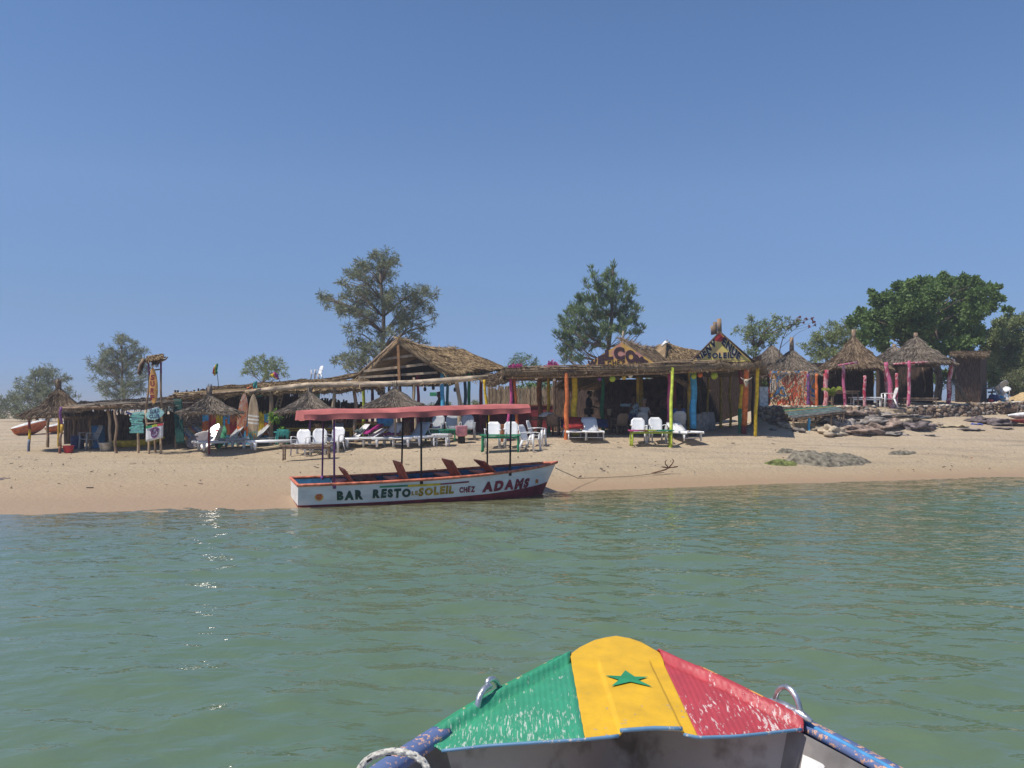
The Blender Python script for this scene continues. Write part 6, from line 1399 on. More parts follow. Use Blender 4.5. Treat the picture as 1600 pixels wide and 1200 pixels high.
# flags
def flag(name, label, pole0, pole1, pts, mats, Y, r=.012):
    root = thing(name, label, 'flag', at(*pole0, Y), world=True)
    mb = MB(); mb.tube([at(*pole0, Y), at(*pole1, Y)], r, 5); mb.build('pole', P['black'], root)
    for (tl, tr, br, bl), m_ in zip(pts, mats):
        mb = MB(); q = [at(*p, Y) for p in (tl, tr, br, bl)]
        mb.grid([[q[0].lerp(q[1], j/5).lerp(q[3].lerp(q[2], j/5), i/5)+Vector((0,.05*math.sin(i*1.1+j*1.4),0)) for j in range(6)] for i in range(6)], 0, .01); mb.build('cloth_band', m_, root)
flag('small_flag', 'green, yellow and red flag on a thin pole above the rental roof', (342,606), (337.5,569), [((337.5,569),(340,568),(340.5,583),(336.5,585)), ((335.5,572),(337.8,569),(337,586),(334.5,587)), ((333,576),(335.6,573),(334.7,585),(332.6,584))], [P['green'], P['yellow'], P['red']], 31.5)
flag('small_flag', 'teal and orange flag lying on the rental roof edge', (398,607), (397,596), [((395,598),(401,595),(402.5,607),(396,607)), ((385,605.5),(396,603),(396,608),(386,608))], [P['teal'], P['orange']], 30.0)
flag('small_flag', 'yellow, pink and purple flag blowing above the log beam', (438,597), (432,584), [((421,586),(428,583),(434,594),(429,591)), ((426,582),(431,582),(436,593),(432,592)), ((431,582),(434,584),(437,592),(434,593))], [P['yellow'], P['magenta'], P['purple']], 31.0)

# ------------------------------------------------------------ people
SKIN = M('skin_dark', (.09,.045,.028), .5, .1, 6); SKINL = M('skin_light', (.42,.24,.17), .5, .08, 6); HAIRB = M('hair_black', (.012,.01,.01), .7, .2, 30); HAIRG = M('hair_grey', (.28,.26,.24), .8, .2, 30)
def skin_mesh(J, E, sub=2):
    me = bpy.data.meshes.new('s'); keys = list(J); me.from_pydata([J[k][0] for k in keys], [(keys.index(a), keys.index(b)) for a, b in E], [])
    o = bpy.data.objects.new('s', me); col.objects.link(o); md = o.modifiers.new('k', 'SKIN'); md.use_smooth_shade = True
    for i, k in enumerate(keys):
        sk_ = me.skin_vertices[0].data[i]; r = J[k][1]; sk_.radius = (r, r) if not hasattr(r, '__len__') else r; sk_.use_root = (i == 0)
    md2 = o.modifiers.new('u', 'SUBSURF'); md2.levels = md2.render_levels = sub
    bpy.context.view_layer.update(); m2 = bpy.data.meshes.new_from_object(o.evaluated_get(bpy.context.evaluated_depsgraph_get()))
    v = [tuple(p.co) for p in m2.vertices]; f = [tuple(p.vertices) for p in m2.polygons]; bpy.data.objects.remove(o); bpy.data.meshes.remove(me); bpy.data.meshes.remove(m2); return v, f
def person(label, loc, rz, pose, skin, shirt, trousers, hair, shirt_to='elbow', sc=1.0, group=None):
    """pose: dict of joints in metres, front towards -Y"""
    root = thing('person', label, 'person', loc, rz, group); root.scale = (sc,)*3; Pz = {k: Vector(v) for k, v in pose.items()}
    J = {'pel': (Pz['pel'], (.15,.12)), 'bel': (Pz['pel'].lerp(Pz['chest'], .45), (.14,.11)), 'chest': (Pz['chest'], (.155,.115)), 'neck0': (Pz['neck'], .065), 'neck1': (Pz['neck'].lerp(Pz['head'], .4), .052),
         'jaw': (Pz['head']+Vector((0,-.015,-.055)), .070), 'head': (Pz['head']+Vector((0,0,.03)), (.088,.098)), 'crown': (Pz['head']+Vector((0,.01,.085)), .062)}
    E = [('pel','bel'),('bel','chest'),('chest','neck0'),('neck0','neck1'),('neck1','jaw'),('jaw','head'),('head','crown')]
    for s in ('l','r'):
        J['sh'+s] = (Pz['sh'+s], .058); J['el'+s] = (Pz['el'+s], .040); J['wr'+s] = (Pz['wr'+s], .027); J['pa'+s] = (Pz['wr'+s]+(Pz['wr'+s]-Pz['el'+s]).normalized()*.07, (.036,.02))
        J['hi'+s] = (Pz['hi'+s], .088); J['kn'+s] = (Pz['kn'+s], .058); J['an'+s] = (Pz['an'+s], .038); J['to'+s] = (Pz['to'+s], .032)
        J['ua'+s] = (Pz['sh'+s].lerp(Pz['el'+s], .5), .050); J['ca'+s] = (Pz['kn'+s].lerp(Pz['an'+s], .3), .056)
        E += [('chest','sh'+s),('sh'+s,'ua'+s),('ua'+s,'el'+s),('el'+s,'wr'+s),('wr'+s,'pa'+s),('pel','hi'+s),('hi'+s,'kn'+s),('kn'+s,'ca'+s),('ca'+s,'an'+s),('an'+s,'to'+s)]
    v, f = skin_mesh(J, E); mb = MB(); mb.add(v, f)
    for s in ('l','r'):      # fingers and thumb, unequal and slightly curled
        p = J['pa'+s][0]; d = (Pz['wr'+s]-Pz['el'+s]).normalized(); a = d.cross(Vector((0,0,1))).normalized(); up = a.cross(d)
        for k, L in enumerate((.062,.074,.070,.055)):
            b = p+d*.02+a*(-.026+.0175*k); mb.tube([b, b+d*L*.5-up*.004, b+d*L*.85-up*L*.28, b+d*L-up*L*.5], [.0095,.009,.008,.006], 6)
        sg = 1 if s == 'l' else -1; b = p-d*.03+a*.03*sg; mb.tube([b, b+a*.03*sg+d*.02, b+a*.035*sg+d*.05-up*.01], [.012,.010,.007], 6)
    h = Pz['head']; mb.tube([h+Vector((0,-.095,.03)), h+Vector((0,-.122,-.012)), h+Vector((0,-.10,-.02))], [.008,.014,.010], 6)
    for sx in (-1, 1): mb.tube([h+Vector((sx*.083,.0,.03)), h+Vector((sx*.098,.012,.015)), h+Vector((sx*.086,.005,-.02))], [.010,.014,.008], 6)
    body = mb.build('body', skin, root)
    mb = MB()
    for sx in (-1, 1): lathe(mb, h+Vector((sx*.033,-.086,.022)), [(0,-.010),(.010,-.004),(.011,.003),(0,.010)], 8)
    mb.tube([h+Vector((-.026,-.088,-.052)), h+Vector((0,-.096,-.050)), h+Vector((.026,-.088,-.052))], .006, 6); mb.build('face_features', P['black'], body)
    mb = MB(); rows = []
    for i in range(8):
        ph = .1+1.75*i/7; rows.append([h+Vector((math.sin(ph)*math.cos(t)*.100, .018+math.sin(ph)*math.sin(t)*.112, .035+math.cos(ph)*.118+(.07 if math.sin(t) < -.3 and i > 4 else 0))) for t in [2*math.pi*j/18 for j in range(18)]])
    mb.grid(rows, 0, 0, True); mb.build('hair', hair, root)
    e = {k: (J[k][0], tuple(x+.016 for x in J[k][1]) if hasattr(J[k][1], '__len__') else J[k][1]+.016) for k in ('pel','bel','chest','shl','shr','ual','uar')}; e['neckb'] = (Pz['chest'].lerp(Pz['neck'], .75), .075)
    EE = [('pel','bel'),('bel','chest'),('chest','neckb')]
    for s in ('l','r'):
        EE += [('chest','sh'+s),('sh'+s,'ua'+s)]
        if shirt_to != 'short': e['el'+s] = (J['el'+s][0], .056); EE.append(('ua'+s,'el'+s))
        if shirt_to == 'wrist': e['wr'+s] = (J['wr'+s][0], .045); EE.append(('el'+s,'wr'+s))
    v, f = skin_mesh(e, EE); mb = MB(); mb.add(v, f); mb.build('shirt', shirt, root)
    e = {'pel': (J['pel'][0]-Vector((0,0,.02)), (.17,.135))}; EE = []
    for s in ('l','r'):
        e['hi'+s] = (J['hi'+s][0], .105); e['kn'+s] = (J['kn'+s][0], .075); e['ca'+s] = (J['ca'+s][0].lerp(J['an'+s][0], .3), .068); EE += [('pel','hi'+s),('hi'+s,'kn'+s),('kn'+s,'ca'+s)]
    v, f = skin_mesh(e, EE); mb = MB(); mb.add(v, f); mb.build('trousers', trousers, root)
    return root
def sit(lean=.08, seat=.44, reach=None, head=(0,0,0)):
    d = dict(pel=(0,.05,seat+.09), chest=(0,.05+lean,seat+.42), neck=(0,.04+lean*1.1,seat+.60), head=(head[0],.02+lean*1.1+head[1],seat+.755+head[2]), shl=(.175,.05+lean,seat+.52), shr=(-.175,.05+lean,seat+.52),
             ell=(.23,-.08+lean,seat+.28), elr=(-.23,-.08+lean,seat+.28), wrl=(.15,-.30+lean,seat+.30), wrr=(-.15,-.30+lean,seat+.30), hil=(.09,.0,seat+.08), hir=(-.09,.0,seat+.08), knl=(.13,-.42,seat+.06), knr=(-.13,-.42,seat+.06),
             anl=(.13,-.44,.08), anr=(-.13,-.46,.08), tol=(.14,-.60,.035), tor=(-.14,-.62,.035))
    if reach: d.update(reach)
    return d
def stand():
    return dict(pel=(0,0,.95), chest=(0,.0,1.28), neck=(0,0,1.46), head=(0,-.02,1.62), shl=(.18,0,1.38), shr=(-.18,0,1.38), ell=(.24,.02,1.10), elr=(-.24,.02,1.10), wrl=(.23,-.10,.86), wrr=(-.23,-.10,.86), hil=(.09,0,.90), hir=(-.09,0,.90),
                knl=(.11,-.02,.49), knr=(-.11,-.03,.49), anl=(.12,.02,.08), anr=(-.12,.02,.08), tol=(.14,-.13,.035), tor=(-.14,-.13,.035))
PAT = ramp_mat('patterned_shirt', [(.05,.10,.18), (.42,.52,.56), (.10,.22,.30), (.55,.6,.6)], 12, 'noise', (1,1,1), .8, 1)
person('person in a blue and white patterned shirt sitting and reaching across the dark table', GY(988, 31.3), R(-62), sit(.02, .5, dict(elr=(-.34,-.30,1.02), wrr=(-.40,-.58,1.0), ell=(.26,-.20,.92))), SKIN, PAT, P['navy'], HAIRB, 'elbow', 1.12)
person('grey haired person in a white shirt sitting in the welcome hut', GY(1008, 31.4), R(20), sit(.06), SKINL, M('shirt_white', (.62,.62,.60), .85, .06), P['brown'], HAIRG, 'short', 1.05)
person('person in a blue shirt sitting with back to the beach beside the blue post', GY(1061, 30.6), R(172), sit(.04), SKIN, M('shirt_blue', (.05,.09,.30), .85, .1), P['black'], HAIRB, 'elbow', 1.0)
person('dark haired person in a dark shirt standing inside the hut behind the magenta post', GY(1040, 33.2), R(-10), sit(.0, .75), SKIN, P['brown'], P['black'], HAIRB, 'elbow', 1.0)
person('person in dark clothes standing in the deep shade left inside the welcome hut', GY(920, 33.6), R(70), dict(stand(), wrl=(.10,-.30,1.05), ell=(.23,-.06,1.10), head=(.02,-.05,1.61), knr=(-.11,-.10,.49), anr=(-.12,-.02,.09)), SKIN, P['black'], P['black'], HAIRB, 'elbow', 1.0)
person('person in dark clothes sitting beside the light blue post of the gable pavilion', GY(685, 34.6), R(-70), sit(.0, .85), SKIN, P['black'], P['black'], HAIRB, 'elbow', 1.05)
person('person with bare arms sitting on a lounger behind the rear canopy poles', GY(532, 31.6), R(-80), sit(.12, .42, dict(wrr=(-.2,-.05,.95), elr=(-.28,-.1,.75))), SKINL, P['brown'], M('trousers_grey', (.30,.30,.32), .85, .15), HAIRB, 'short', 1.05)
c = GY(952, 31.7)+Vector((0,0,.74)); pot('paper_cup', 'tall cream cup standing on the dark table beside the reaching person', 'cup', c, [(0,0),(.07,0),(.09,.24),(.10,.25),(.08,.25),(.06,.02),(0,.02)], [M('cup_cream', (.55,.42,.26), .7)])

# ------------------------------------------------------------ vegetation
def leaves_obj(name, Cn, Dn, Ln, Wn, mat, parent):
    n = len(Cn); Dn = Dn/np.maximum(1e-6, np.linalg.norm(Dn, axis=1, keepdims=True)); rd_ = rng.normal(size=(n,3)); Sn = np.cross(Dn, rd_); Sn /= np.maximum(1e-6, np.linalg.norm(Sn, axis=1, keepdims=True))
    V = np.empty((n,4,3)); V[:,0] = Cn; V[:,1] = Cn+Dn*Ln[:,None]*.5+Sn*Wn[:,None]/2; V[:,2] = Cn+Dn*Ln[:,None]; V[:,3] = Cn+Dn*Ln[:,None]*.5-Sn*Wn[:,None]/2
    V -= np.array(ORG.get(parent.name, (0,0,0)))
    me = bpy.data.meshes.new(name); me.vertices.add(4*n); me.vertices.foreach_set('co', V.ravel()); me.loops.add(4*n); me.loops.foreach_set('vertex_index', np.arange(4*n, dtype=np.int32))
    me.polygons.add(n); me.polygons.foreach_set('loop_start', np.arange(0, 4*n, 4, dtype=np.int32)); me.update(); me.validate(); me.materials.append(mat)
    o = bpy.data.objects.new(name, me); col.objects.link(o); o.parent = parent; return o
def tree(name, label, Y, base_px, blobs, mat, style, dens, L, W, conv, trunk_r=.14, depth=.35, cat='tree', group=None, fork=None, bark=None, twigs=True):
    """blobs in crop pixels, conv turns them into photo pixels; each blob becomes a cluster at its own depth"""
    ox, oy, sc = conv; B = [(ox+x/sc, oy+y/sc, r/sc) for x, y, r in blobs]
    if style != 'leaf' or len(B) > 30:
        for (x, y, r) in list(B):
            if r*Y/F < .22: continue
            for q in range(2): a_ = random.uniform(0, 6.28); B.append((x+math.cos(a_)*r*.95, y+math.sin(a_)*r*.95, r*.42))
    b = GY(base_px, Y); root = thing(name, label, cat, b, world=True, group=group)
    xs_ = [q[0] for q in B]; half = (max(xs_)-min(xs_))/2/F*Y; cxm = (max(xs_)+min(xs_))/2
    mb = MB(); Cs, Ds = [], []; top = max(B, key=lambda q: -q[1])
    tops = at(fork[0] if fork else cxm, (fork[1] if fork else (min(q[1] for q in B)*.6+max(q[1] for q in B)*.4)), Y)
    tp, tr_ = crooked(b-Vector((0,0,.2)), tops, trunk_r, trunk_r*.35, .12, 10, seed=int(Y*7+base_px)); mb.tube(tp, tr_, 8)
    for (x, y, r) in B:
        w = math.sqrt(max(0, 1-min(1, abs(x-cxm)/max(1, (max(xs_)-min(xs_))/2))**2)); yy = Y+random.uniform(-1,1)*half*depth*(.25+w)*1.6
        c = at(x, y, yy); rm = r/F*Y
        k = 0
        for i, p in enumerate(tp):
            if p.z < c.z-abs(c.x-p.x)*.45: k = i
        s0 = tp[max(1, k)]; mid_ = s0.lerp(c, .5)+Vector((random.uniform(-.1,.1), random.uniform(-.1,.1), (-.12 if style == 'up' else .1)*(c-s0).length))
        r0 = max(.010, min(trunk_r*.3, .008+.010*(c-s0).length)); mb.tube([s0, mid_, c], [r0, r0*.65, r0*.3], 5) if not (style == 'leaf' and len(B) > 30 and r*Y/F < .35) else None
        nt_n = 7 if twigs else 4; ends = []
        for q in range(nt_n):
            d = Vector((random.gauss(0,1), random.gauss(0,1), random.gauss(.35,.8))).normalized(); e = c+d*rm*random.uniform(.6,1.0); mb.tube([c, c.lerp(e,.6)+Vector((0,0,.04)), e], [r0*.35, .007, .004], 4); ends.append(e)
        n = int(dens*(2.2 if style == 'leaf' else 1.2)*rm*rm)+20
        if style == 'needle' or style == 'up':
            tw = 14 if style == 'needle' else 16
            for q in range(tw):
                d = Vector((random.gauss(0,1), random.gauss(0,1), random.gauss(.25 if style == 'needle' else 1.1,.7))).normalized()
                s_, e = c+d*rm*.1+Vector((random.gauss(0,.3), random.gauss(0,.3), random.gauss(0,.3)))*rm, None; e = s_+d*rm*.9
                m_ = n//tw; t = rng.random(m_); pts = np.array(s_)[None]*(1-t[:,None])+np.array(e)[None]*t[:,None]+rng.normal(size=(m_,3))*rm*.12; Cs.append(pts)
                base = np.array(d)[None]*(.9 if style == 'needle' else 1.2)+rng.normal(size=(m_,3))*(.75 if style == 'needle' else .45)+np.array([[0,0,-.15 if style == 'needle' else .55]]); Ds.append(base)
        else:
            m_ = n; g = rng.normal(size=(m_,3)); g /= np.linalg.norm(g, axis=1, keepdims=True); rad = rm*(.25+.85*rng.random(m_)**.6)
            # sub-clumps give light and dark lumps
            sub = rng.normal(size=(9,3)); sub /= np.linalg.norm(sub, axis=1, keepdims=True); pick = rng.integers(0, 9, m_); cc_ = sub[pick]*rm*.66
            pts = np.where((rng.random(m_) < .65)[:,None], cc_+rng.normal(size=(m_,3))*rm*.24, g*rad[:,None]); pts[:,2] *= .85; Cs.append(pts+np.array(c)[None]); Ds.append(g+rng.normal(size=(m_,3))*.8)
    mb.build('trunk', bark or BARK, root)
    Cn = np.concatenate(Cs); Dn = np.concatenate(Ds); n = len(Cn); leaves_obj('crown', Cn, Dn, L*(.6+.8*rng.random(n)), W*(.7+.6*rng.random(n)), mat, root); return root
CASU = leaf_mat('needle_casuarina', (.13,.16,.10), (.29,.31,.18), 1.3, .2); CASG = leaf_mat('needle_green', (.09,.155,.08), (.23,.31,.14), 1.3, .2)
BROAD = leaf_mat('leaf_broad', (.075,.135,.04), (.20,.30,.09), 1.6, .3); ACAC = leaf_mat('leaf_acacia', (.15,.20,.08), (.30,.35,.15), 1.5, .3)
DUSTY = leaf_mat('leaf_dusty', (.14,.17,.08), (.27,.29,.14), 1.2, .25); BOUG = leaf_mat('bougainvillea', (.45,.04,.22), (.62,.08,.30), 3, .3); DRY = M('dry_twig', (.17,.12,.08), .9, .3, 12)
t1 = [(590,130,50),(575,100,22),(650,80,20),(680,130,60),(740,170,45),(510,190,35),(470,215,60),(370,265,40),(345,245,18),(290,340,32),(330,360,26),(600,230,80),(450,290,60),(660,290,80),(560,330,70),(150,460,45),(110,455,20),(220,490,50),(175,545,22),(330,440,40),(420,430,60),(350,560,70),(300,600,35),(480,520,95),(600,480,90),(740,420,50),(700,520,80),(830,395,30),(930,420,45),(1030,430,55),(1095,445,30),(880,500,75),(980,540,75),(1060,590,38),(1070,690,13),(1085,640,16),(450,610,70),(560,650,70),(345,730,36),(470,720,55),(800,620,75),(900,640,65),(970,740,32),(800,720,60),(700,760,48),(600,770,45),(400,860,45),(370,800,18),(500,860,60),(590,880,55),(950,810,36),(1025,850,18),(880,790,36),(240,1010,36),(350,1000,55),(440,990,65),(520,930,75),(330,1060,32),(440,1060,40),(300,960,24)]
tree('casuarina_tree', 'tall open crowned casuarina tree behind the gable pavilion', 47, 600, t1, CASU, 'needle', 1400, .26, .042, (480,380,5.4545), .20, .3, fork=(595,420))
t2 = [(443,180,14),(450,230,24),(470,275,36),(500,340,50),(388,320,24),(410,365,26),(655,140,12),(648,190,26),(620,250,45),(600,300,50),(640,370,70),(550,420,70),(730,320,22),(765,340,20),(760,400,42),(830,370,22),(835,420,36),(330,460,34),(350,510,40),(245,560,18),(290,560,45),(420,500,70),(540,520,80),(660,500,80),(780,510,60),(860,590,40),(250,620,42),(155,650,20),(175,700,38),(225,740,65),(350,640,80),(480,650,90),(600,650,90),(730,650,75),(840,700,50),(930,745,22),(900,790,26),(100,790,20),(130,830,32),(200,840,70),(320,800,85),(450,820,85),(580,800,65),(850,790,40),(160,950,38),(280,930,70),(400,920,75),(240,1040,55),(330,1050,40),(190,1070,20),(510,900,50),(870,560,20),(700,780,60),(760,720,60)]
tree('casuarina_tree', 'dense pointed casuarina tree behind the welcome hut', 45, 950, t2, CASG, 'up', 1700, .26, .042, (850,390,6), .18, .3, fork=(958,418))
t3 = [(330,300,28),(345,340,22),(240,500,55),(180,560,45),(150,520,16),(400,380,66),(460,330,50),(560,260,55),(520,400,100),(640,260,45),(700,270,70),(720,200,30),(780,220,48),(820,200,30),(680,420,110),(850,300,95),(935,160,28),(940,220,55),(1000,240,75),(1090,180,32),(1100,230,55),(1090,320,95),(1195,195,30),(1200,240,55),(1220,330,75),(1300,290,50),(1350,260,26),(1395,255,24),(1380,350,38),(1420,360,18),(1330,420,50),(1440,440,22),(1490,450,22),(900,450,110),(1050,480,110),(1200,470,80),(300,620,65),(250,700,42),(380,690,80),(450,560,100),(600,600,110),(750,560,110),(850,620,110),(1000,620,110),(1150,620,90),(620,720,55),(800,740,70),(950,760,80),(1080,740,80),(1180,690,60),(430,760,40),(1050,830,40),(720,700,80),(380,500,80),(310,520,60),(560,480,90)]
tree('broadleaf_tree', 'large round dark green broadleaf tree behind the pink post huts', 44, 1465, t3, BROAD, 'leaf', 1700, .16, .11, (1300,400,5.3333), .22, .4, fork=(1460,480))
t4 = [(1030,130,22),(1015,165,28),(1050,200,48),(1130,230,42),(980,270,45),(865,225,16),(900,275,28),(930,290,30),(750,340,18),(765,370,16),(780,420,24),(860,340,40),(850,390,40),(1000,350,75),(1110,330,75),(1200,270,28),(1255,262,16),(860,440,40),(960,460,70),(1080,450,80),(1190,410,60),(790,500,24),(850,570,34),(950,570,70),(1080,570,80),(1180,560,60),(900,640,32),(1000,650,45),(1230,490,34),(1230,610,30)]
tree('casuarina_tree', 'grey green casuarina tree behind the surf sign tower', 58, 192, t4, CASU, 'needle', 1150, .30, .040, (0,500,5.4556), .15, .3, fork=(190,545))
gB = 'bushes behind the beach'
t5 = [(340,450,46),(290,440,22),(400,470,66),(450,450,30),(270,500,45),(450,550,70),(330,570,80),(550,500,34),(160,500,16),(150,540,20),(200,600,60),(250,680,80),(130,640,45),(50,720,60),(120,750,70),(580,620,40),(400,640,80),(10,790,55),(150,800,45),(650,650,20),(200,770,60)]
tree('casuarina_bush', 'bushy casuarina behind the round thatched shelter', 62, 60, t5, CASU, 'needle', 950, .32, .045, (0,500,5.4556), .12, .3, group=gB)
t6 = [(110,255,34),(60,290,30),(200,260,40),(160,240,24),(290,280,44),(340,250,22),(360,290,26),(60,330,44),(150,340,66),(260,340,66),(340,350,45),(10,380,36),(395,330,18),(390,390,24),(230,400,44),(410,410,16)]
tree('acacia_tree', 'low flat topped acacia behind the rental canopy roof', 55, 405, t6, ACAC, 'needle', 1100, .2, .045, (380,520,6), .14, .5)
t7 = [(800,567,7),(812,561,8),(822,563,8),(832,567,7),(808,572,9),(822,573,9),(838,574,7),(795,575,6)]
tree('green_bush', 'small fine leaved bush rising behind the left end of the front canopy', 46, 815, t7, CASG, 'needle', 900, .18, .035, (0,0,1), .08, .3, group=gB)
t8 = [(805,572,4),(812,573,4),(797,574,3),(853,575,4),(862,568,5),(868,571,4),(858,574,5)]
tree('bougainvillea_bush', 'pink flowering bougainvillea showing above the front canopy', 40, 860, t8, BOUG, 'leaf', 1500, .10, .08, (0,0,1), .05, .2, cat='bush', group=gB)
t9 = [(870,100,34),(830,170,40),(760,160,16),(740,190,22),(900,190,60),(980,140,40),(980,200,48),(1000,250,50),(880,260,55),(890,330,45),(1060,120,40),(1110,150,36),(1150,100,22),(1200,130,30),(1160,170,24),(1080,210,34),(1240,110,18),(860,370,30),(950,300,36)]
tree('feathery_tree', 'feathery leaning acacia right of the BIENVENUE gable', 37.5, 1180, t9, ACAC, 'needle', 1900, .15, .04, (1000,480,5), .11, .35, fork=(1180,545))
t9b = [(1245,80,8),(1300,95,9),(1345,90,8),(1358,115,8),(1365,140,6),(1320,150,6),(1280,120,5),(1230,95,6)]
tree('red_pod_branch', 'thin branch with dull red leaves reaching right from the feathery acacia', 37.5, 1190, t9b, leaf_mat('leaf_red', (.16,.04,.04), (.30,.10,.08), 3, .2), 'leaf', 1500, .08, .05, (1000,480,5), .04, .2, cat='branch', fork=(1235,502))
t10 = [(1262,545,10),(1275,532,10),(1290,526,13),(1305,518,13),(1318,512,11),(1328,510,9),(1300,545,20),(1322,535,18),(1280,556,14),(1340,530,12)]
tree('acacia_tree', 'pale green acacia between the mural hut and the brown cone hut', 47, 1300, t10, ACAC, 'needle', 1300, .2, .05, (0,0,1), .14, .4)
t11 = [(1546,548,14),(1542,566,14),(1550,522,10),(1568,515,12),(1560,505,9),(1575,498,10),(1590,504,12),(1606,500,14),(1558,528,16),(1580,530,20),(1605,535,22),(1555,556,16),(1575,562,20),(1600,570,24)]
tree('dusty_tree', 'dusty green tree at the right edge behind the dark hut', 46, 1585, t11, ACAC, 'leaf', 2600, .13, .08, (0,0,1), .12, .4)
t12 = [(1572,592,12),(1590,590,16),(1604,600,16),(1585,606,10),(1566,604,9)]
tree('dusty_bush', 'dry tan bush at the right edge above the sand heap', 42, 1590, t12, DUSTY, 'leaf', 1500, .08, .045, (0,0,1), .06, .4, group=gB)
t14 = [(1560,575,16),(1575,590,16),(1590,580,18),(1606,585,18),(1570,605,12),(1590,606,14),(1608,610,14),(1556,600,10)]
tree('dusty_bush', 'broad pale bush filling the gap behind the junk heap', 48, 1582, t14, ACAC, 'leaf', 2200, .12, .08, (0,0,1), .06, .4, group=gB)
t15 = [(1450,560,12),(1445,575,12),(1410,575,12),(1552,575,12),(1556,590,12),(1470,590,14),(1495,585,14),(1520,590,14),(1545,585,14),(1400,590,14),(1430,590,14),(1380,585,12),(1350,590,12),(1290,590,14),(1265,580,12)]
tree('green_bush', 'long green undergrowth behind the right hand huts', 50, 1440, t15, BROAD, 'leaf', 1600, .16, .10, (0,0,1), .08, .2, group=gB)
t13 = [(1546,560,12),(1550,580,12),(1548,600,9),(1560,590,12)]
tree('dusty_bush', 'slim green bush directly right of the dark hut', 43, 1553, t13, ACAC, 'leaf', 1300, .09, .06, (0,0,1), .05, .3, group=gB)
for k, (px, Y, bl, lb, mt) in enumerate(((1035,44,[(1012,600,14),(1030,605,16),(1050,600,16),(1068,602,16),(1084,612,12),(1020,625,14),(1045,628,16),(1072,630,14)],'green bush seen through the gap between the two gabled huts',ACAC),
    (905,46,[(893,598,14),(905,605,16),(918,610,16),(930,620,16),(895,622,14),(912,632,14),(948,628,12)],'dark bush seen under the left side of the welcome hut',BROAD),
    (835,42,[(812,612,10),(828,606,12),(846,604,14),(860,612,12),(850,622,14),(872,604,8)],'bush with dark foliage behind the rust brown post',BROAD),
    (1180,40,[(1186,590,10),(1196,600,10),(1190,615,10)],'small dark bush in the shade behind the yellow post',BROAD),
    (650,60,[(600,634,6),(625,636,6),(650,633,7),(675,635,6),(700,634,7),(725,635,6),(745,632,8)],'low dry hedge line beyond the pavilion',DUSTY),
    (14,75,[(-20,650,9),(5,652,9),(28,651,8),(48,653,7)],'low yellowish scrub on the sand crest at the left edge',DUSTY),
    (300,60,[(255,640,7),(262,634,6),(272,642,7),(285,640,7),(300,642,7)],'grey dry scrub seen between the surf signs and the green panel',DUSTY))):
    tree('scrub_bush', lb, Y, px, bl, mt, 'leaf', 900, .16, .07, (0,0,1), .05, .3, cat='bush', group=gB, twigs=False)
# dry brush in front of the mural hut
db = thing('dry_brush', 'tangle of bare grey brown brushwood in front of the painted mural', 'bush', GY(1232, 34), world=True); mb = MB()
for k in range(60):
    a = GY(random.uniform(1198,1256), random.uniform(33.6,35)); a.z += random.uniform(0,.3); b = a+Vector((random.uniform(-.7,.7), random.uniform(-.3,.3), random.uniform(.5,2.0))); c = a.lerp(b,.5)+Vector((random.uniform(-.2,.2),0,random.uniform(-.1,.2))); mb.tube([a, c, b], [.011,.007,.003], 4)
    for q in range(2): e = c.lerp(b, random.random()); mb.tube([e, e+Vector((random.uniform(-.35,.35), random.uniform(-.2,.2), random.uniform(-.05,.45)))], [.007,.003], 3)
mb.build('branches', DRY, db)
n = 600; pc = np.array([at(random.uniform(1198,1262), random.uniform(572,632), random.uniform(33.8,35)) for _ in range(n)]); keep = rng.random(n) < .8
leaves_obj('dead_leaves', pc[keep], rng.normal(size=(n,3))[keep], .09*(.6+rng.random(n))[keep], .04*np.ones(n)[keep], M('dead_leaf', (.13,.095,.065), .9, .3, 9), db)
pm = thing('young_palm', 'young yellow green palm between the red post and the first pink post', 'palm', GY(1300, 33.7), world=True)
mb = MB(); g = GY(1300, 33.7); mb.tube([g, g+Vector((0,0,.55))], [.06,.04], 7); mb.build('trunk', WOOD, pm)
PALM = leaf_mat('leaf_palm', (.14,.22,.03), (.36,.38,.06), 2, .3); mb = MB()
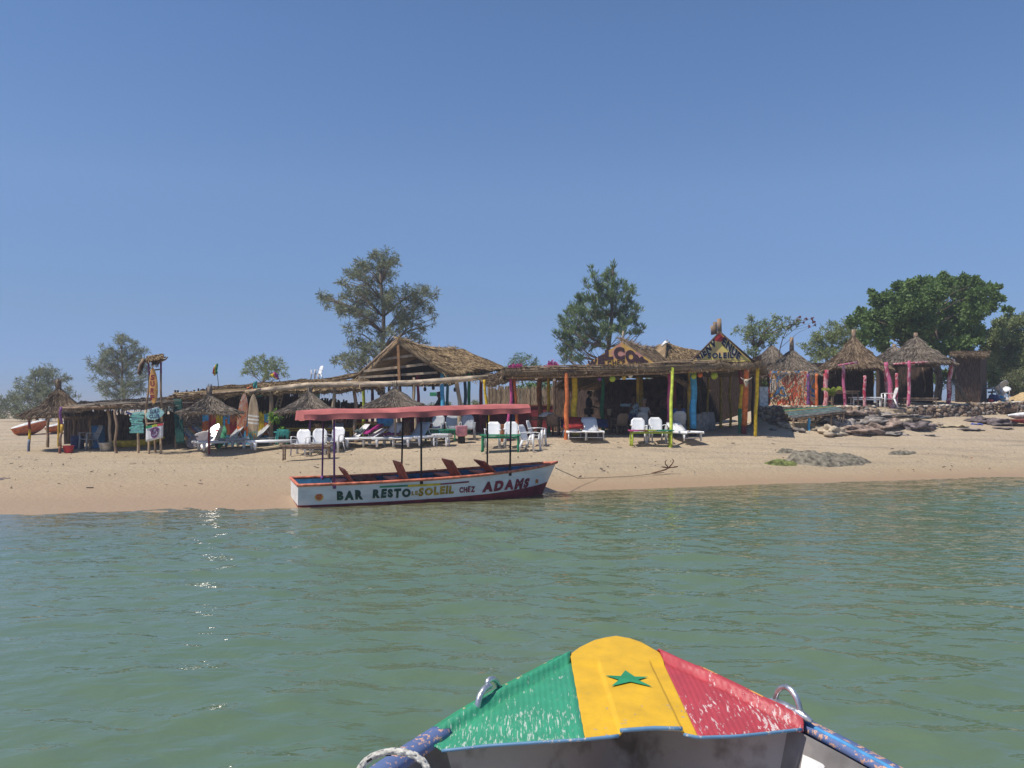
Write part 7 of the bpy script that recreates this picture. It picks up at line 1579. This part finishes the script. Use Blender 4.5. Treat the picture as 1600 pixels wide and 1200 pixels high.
for k in range(11):
    a = k*.57; L = random.uniform(.6,.95); d = Vector((math.cos(a), math.sin(a)*.7, 0)); b0 = g+Vector((0,0,.5)); prev = b0
    for i in range(1, 9):
        t = i/8; p = b0+d*L*.62*t+Vector((0,0,L*(1.15*t-.75*t*t))); s_ = (p-prev).cross(Vector((0,0,1))).normalized()
        for sg in (-1, 1): mb.add([prev, p, p+s_*sg*.16*(1-t*.6)+Vector((0,0,-.07))], [(0,1,2)])
        prev = p
mb.build('fronds', PALM, pm, smooth=False)

# ------------------------------------------------------------ thin sea haze: everything fades a little with distance
me = bpy.data.meshes.new('haze'); X_, Z0, Z1 = 1700, -3.2, 15.5
me.from_pydata([(x, y, z) for z in (Z0, Z1) for y in (-X_, X_) for x in (-X_, X_)], [], [(0,2,3,1),(4,5,7,6),(0,1,5,4),(2,6,7,3),(0,4,6,2),(1,3,7,5)])
hz = bpy.data.objects.new('haze', me); col.objects.link(hz); props(hz, kind='stuff')
hm = bpy.data.materials.new('haze_air'); hm.use_nodes = True; hn = hm.node_tree; hn.nodes.remove(hn.nodes['Principled BSDF'])
pv = hn.nodes.new('ShaderNodeVolumePrincipled'); pv.inputs['Density'].default_value = .0016; pv.inputs['Color'].default_value = (.86,.90,.97,1); pv.inputs['Anisotropy'].default_value = .2
hn.links.new(pv.outputs[0], hn.nodes['Material Output'].inputs['Volume']); me.materials.append(hm)

# ------------------------------------------------------------ small tide-line debris on the sand: weed scraps, shells, twigs
mb = MB(); rr = random.Random(11)
for k in range(520):
    t = rr.random(); y = rr.choice((17, 19.5, 22, 24.5, 27))+rr.gauss(0, 1.1); x = rr.uniform(-.66, .68)*y
    if ground_z(x, y) < .12 or abs(ground_z(x, y)) > 1.2: continue
    c = Vector((x, y, ground_z(x, y)+.035)); s_ = rr.uniform(.010, .032); mi = rr.choice((0,0,0,1,2))
    if mi == 1: s_ *= .6
    a = rr.uniform(0, 3.14); L = rr.choice((1, 1, 3))
    mb.box(c, (s_*L*1.6, s_, s_*.5), (0, rr.uniform(-.3,.3), a), mi, s_*.2)
props(mb.build('tide_debris', [M('weed_dark', (.07,.055,.045), .9), M('shell_white', (.6,.57,.5), .7), WOOD], None, smooth=False), kind='stuff')
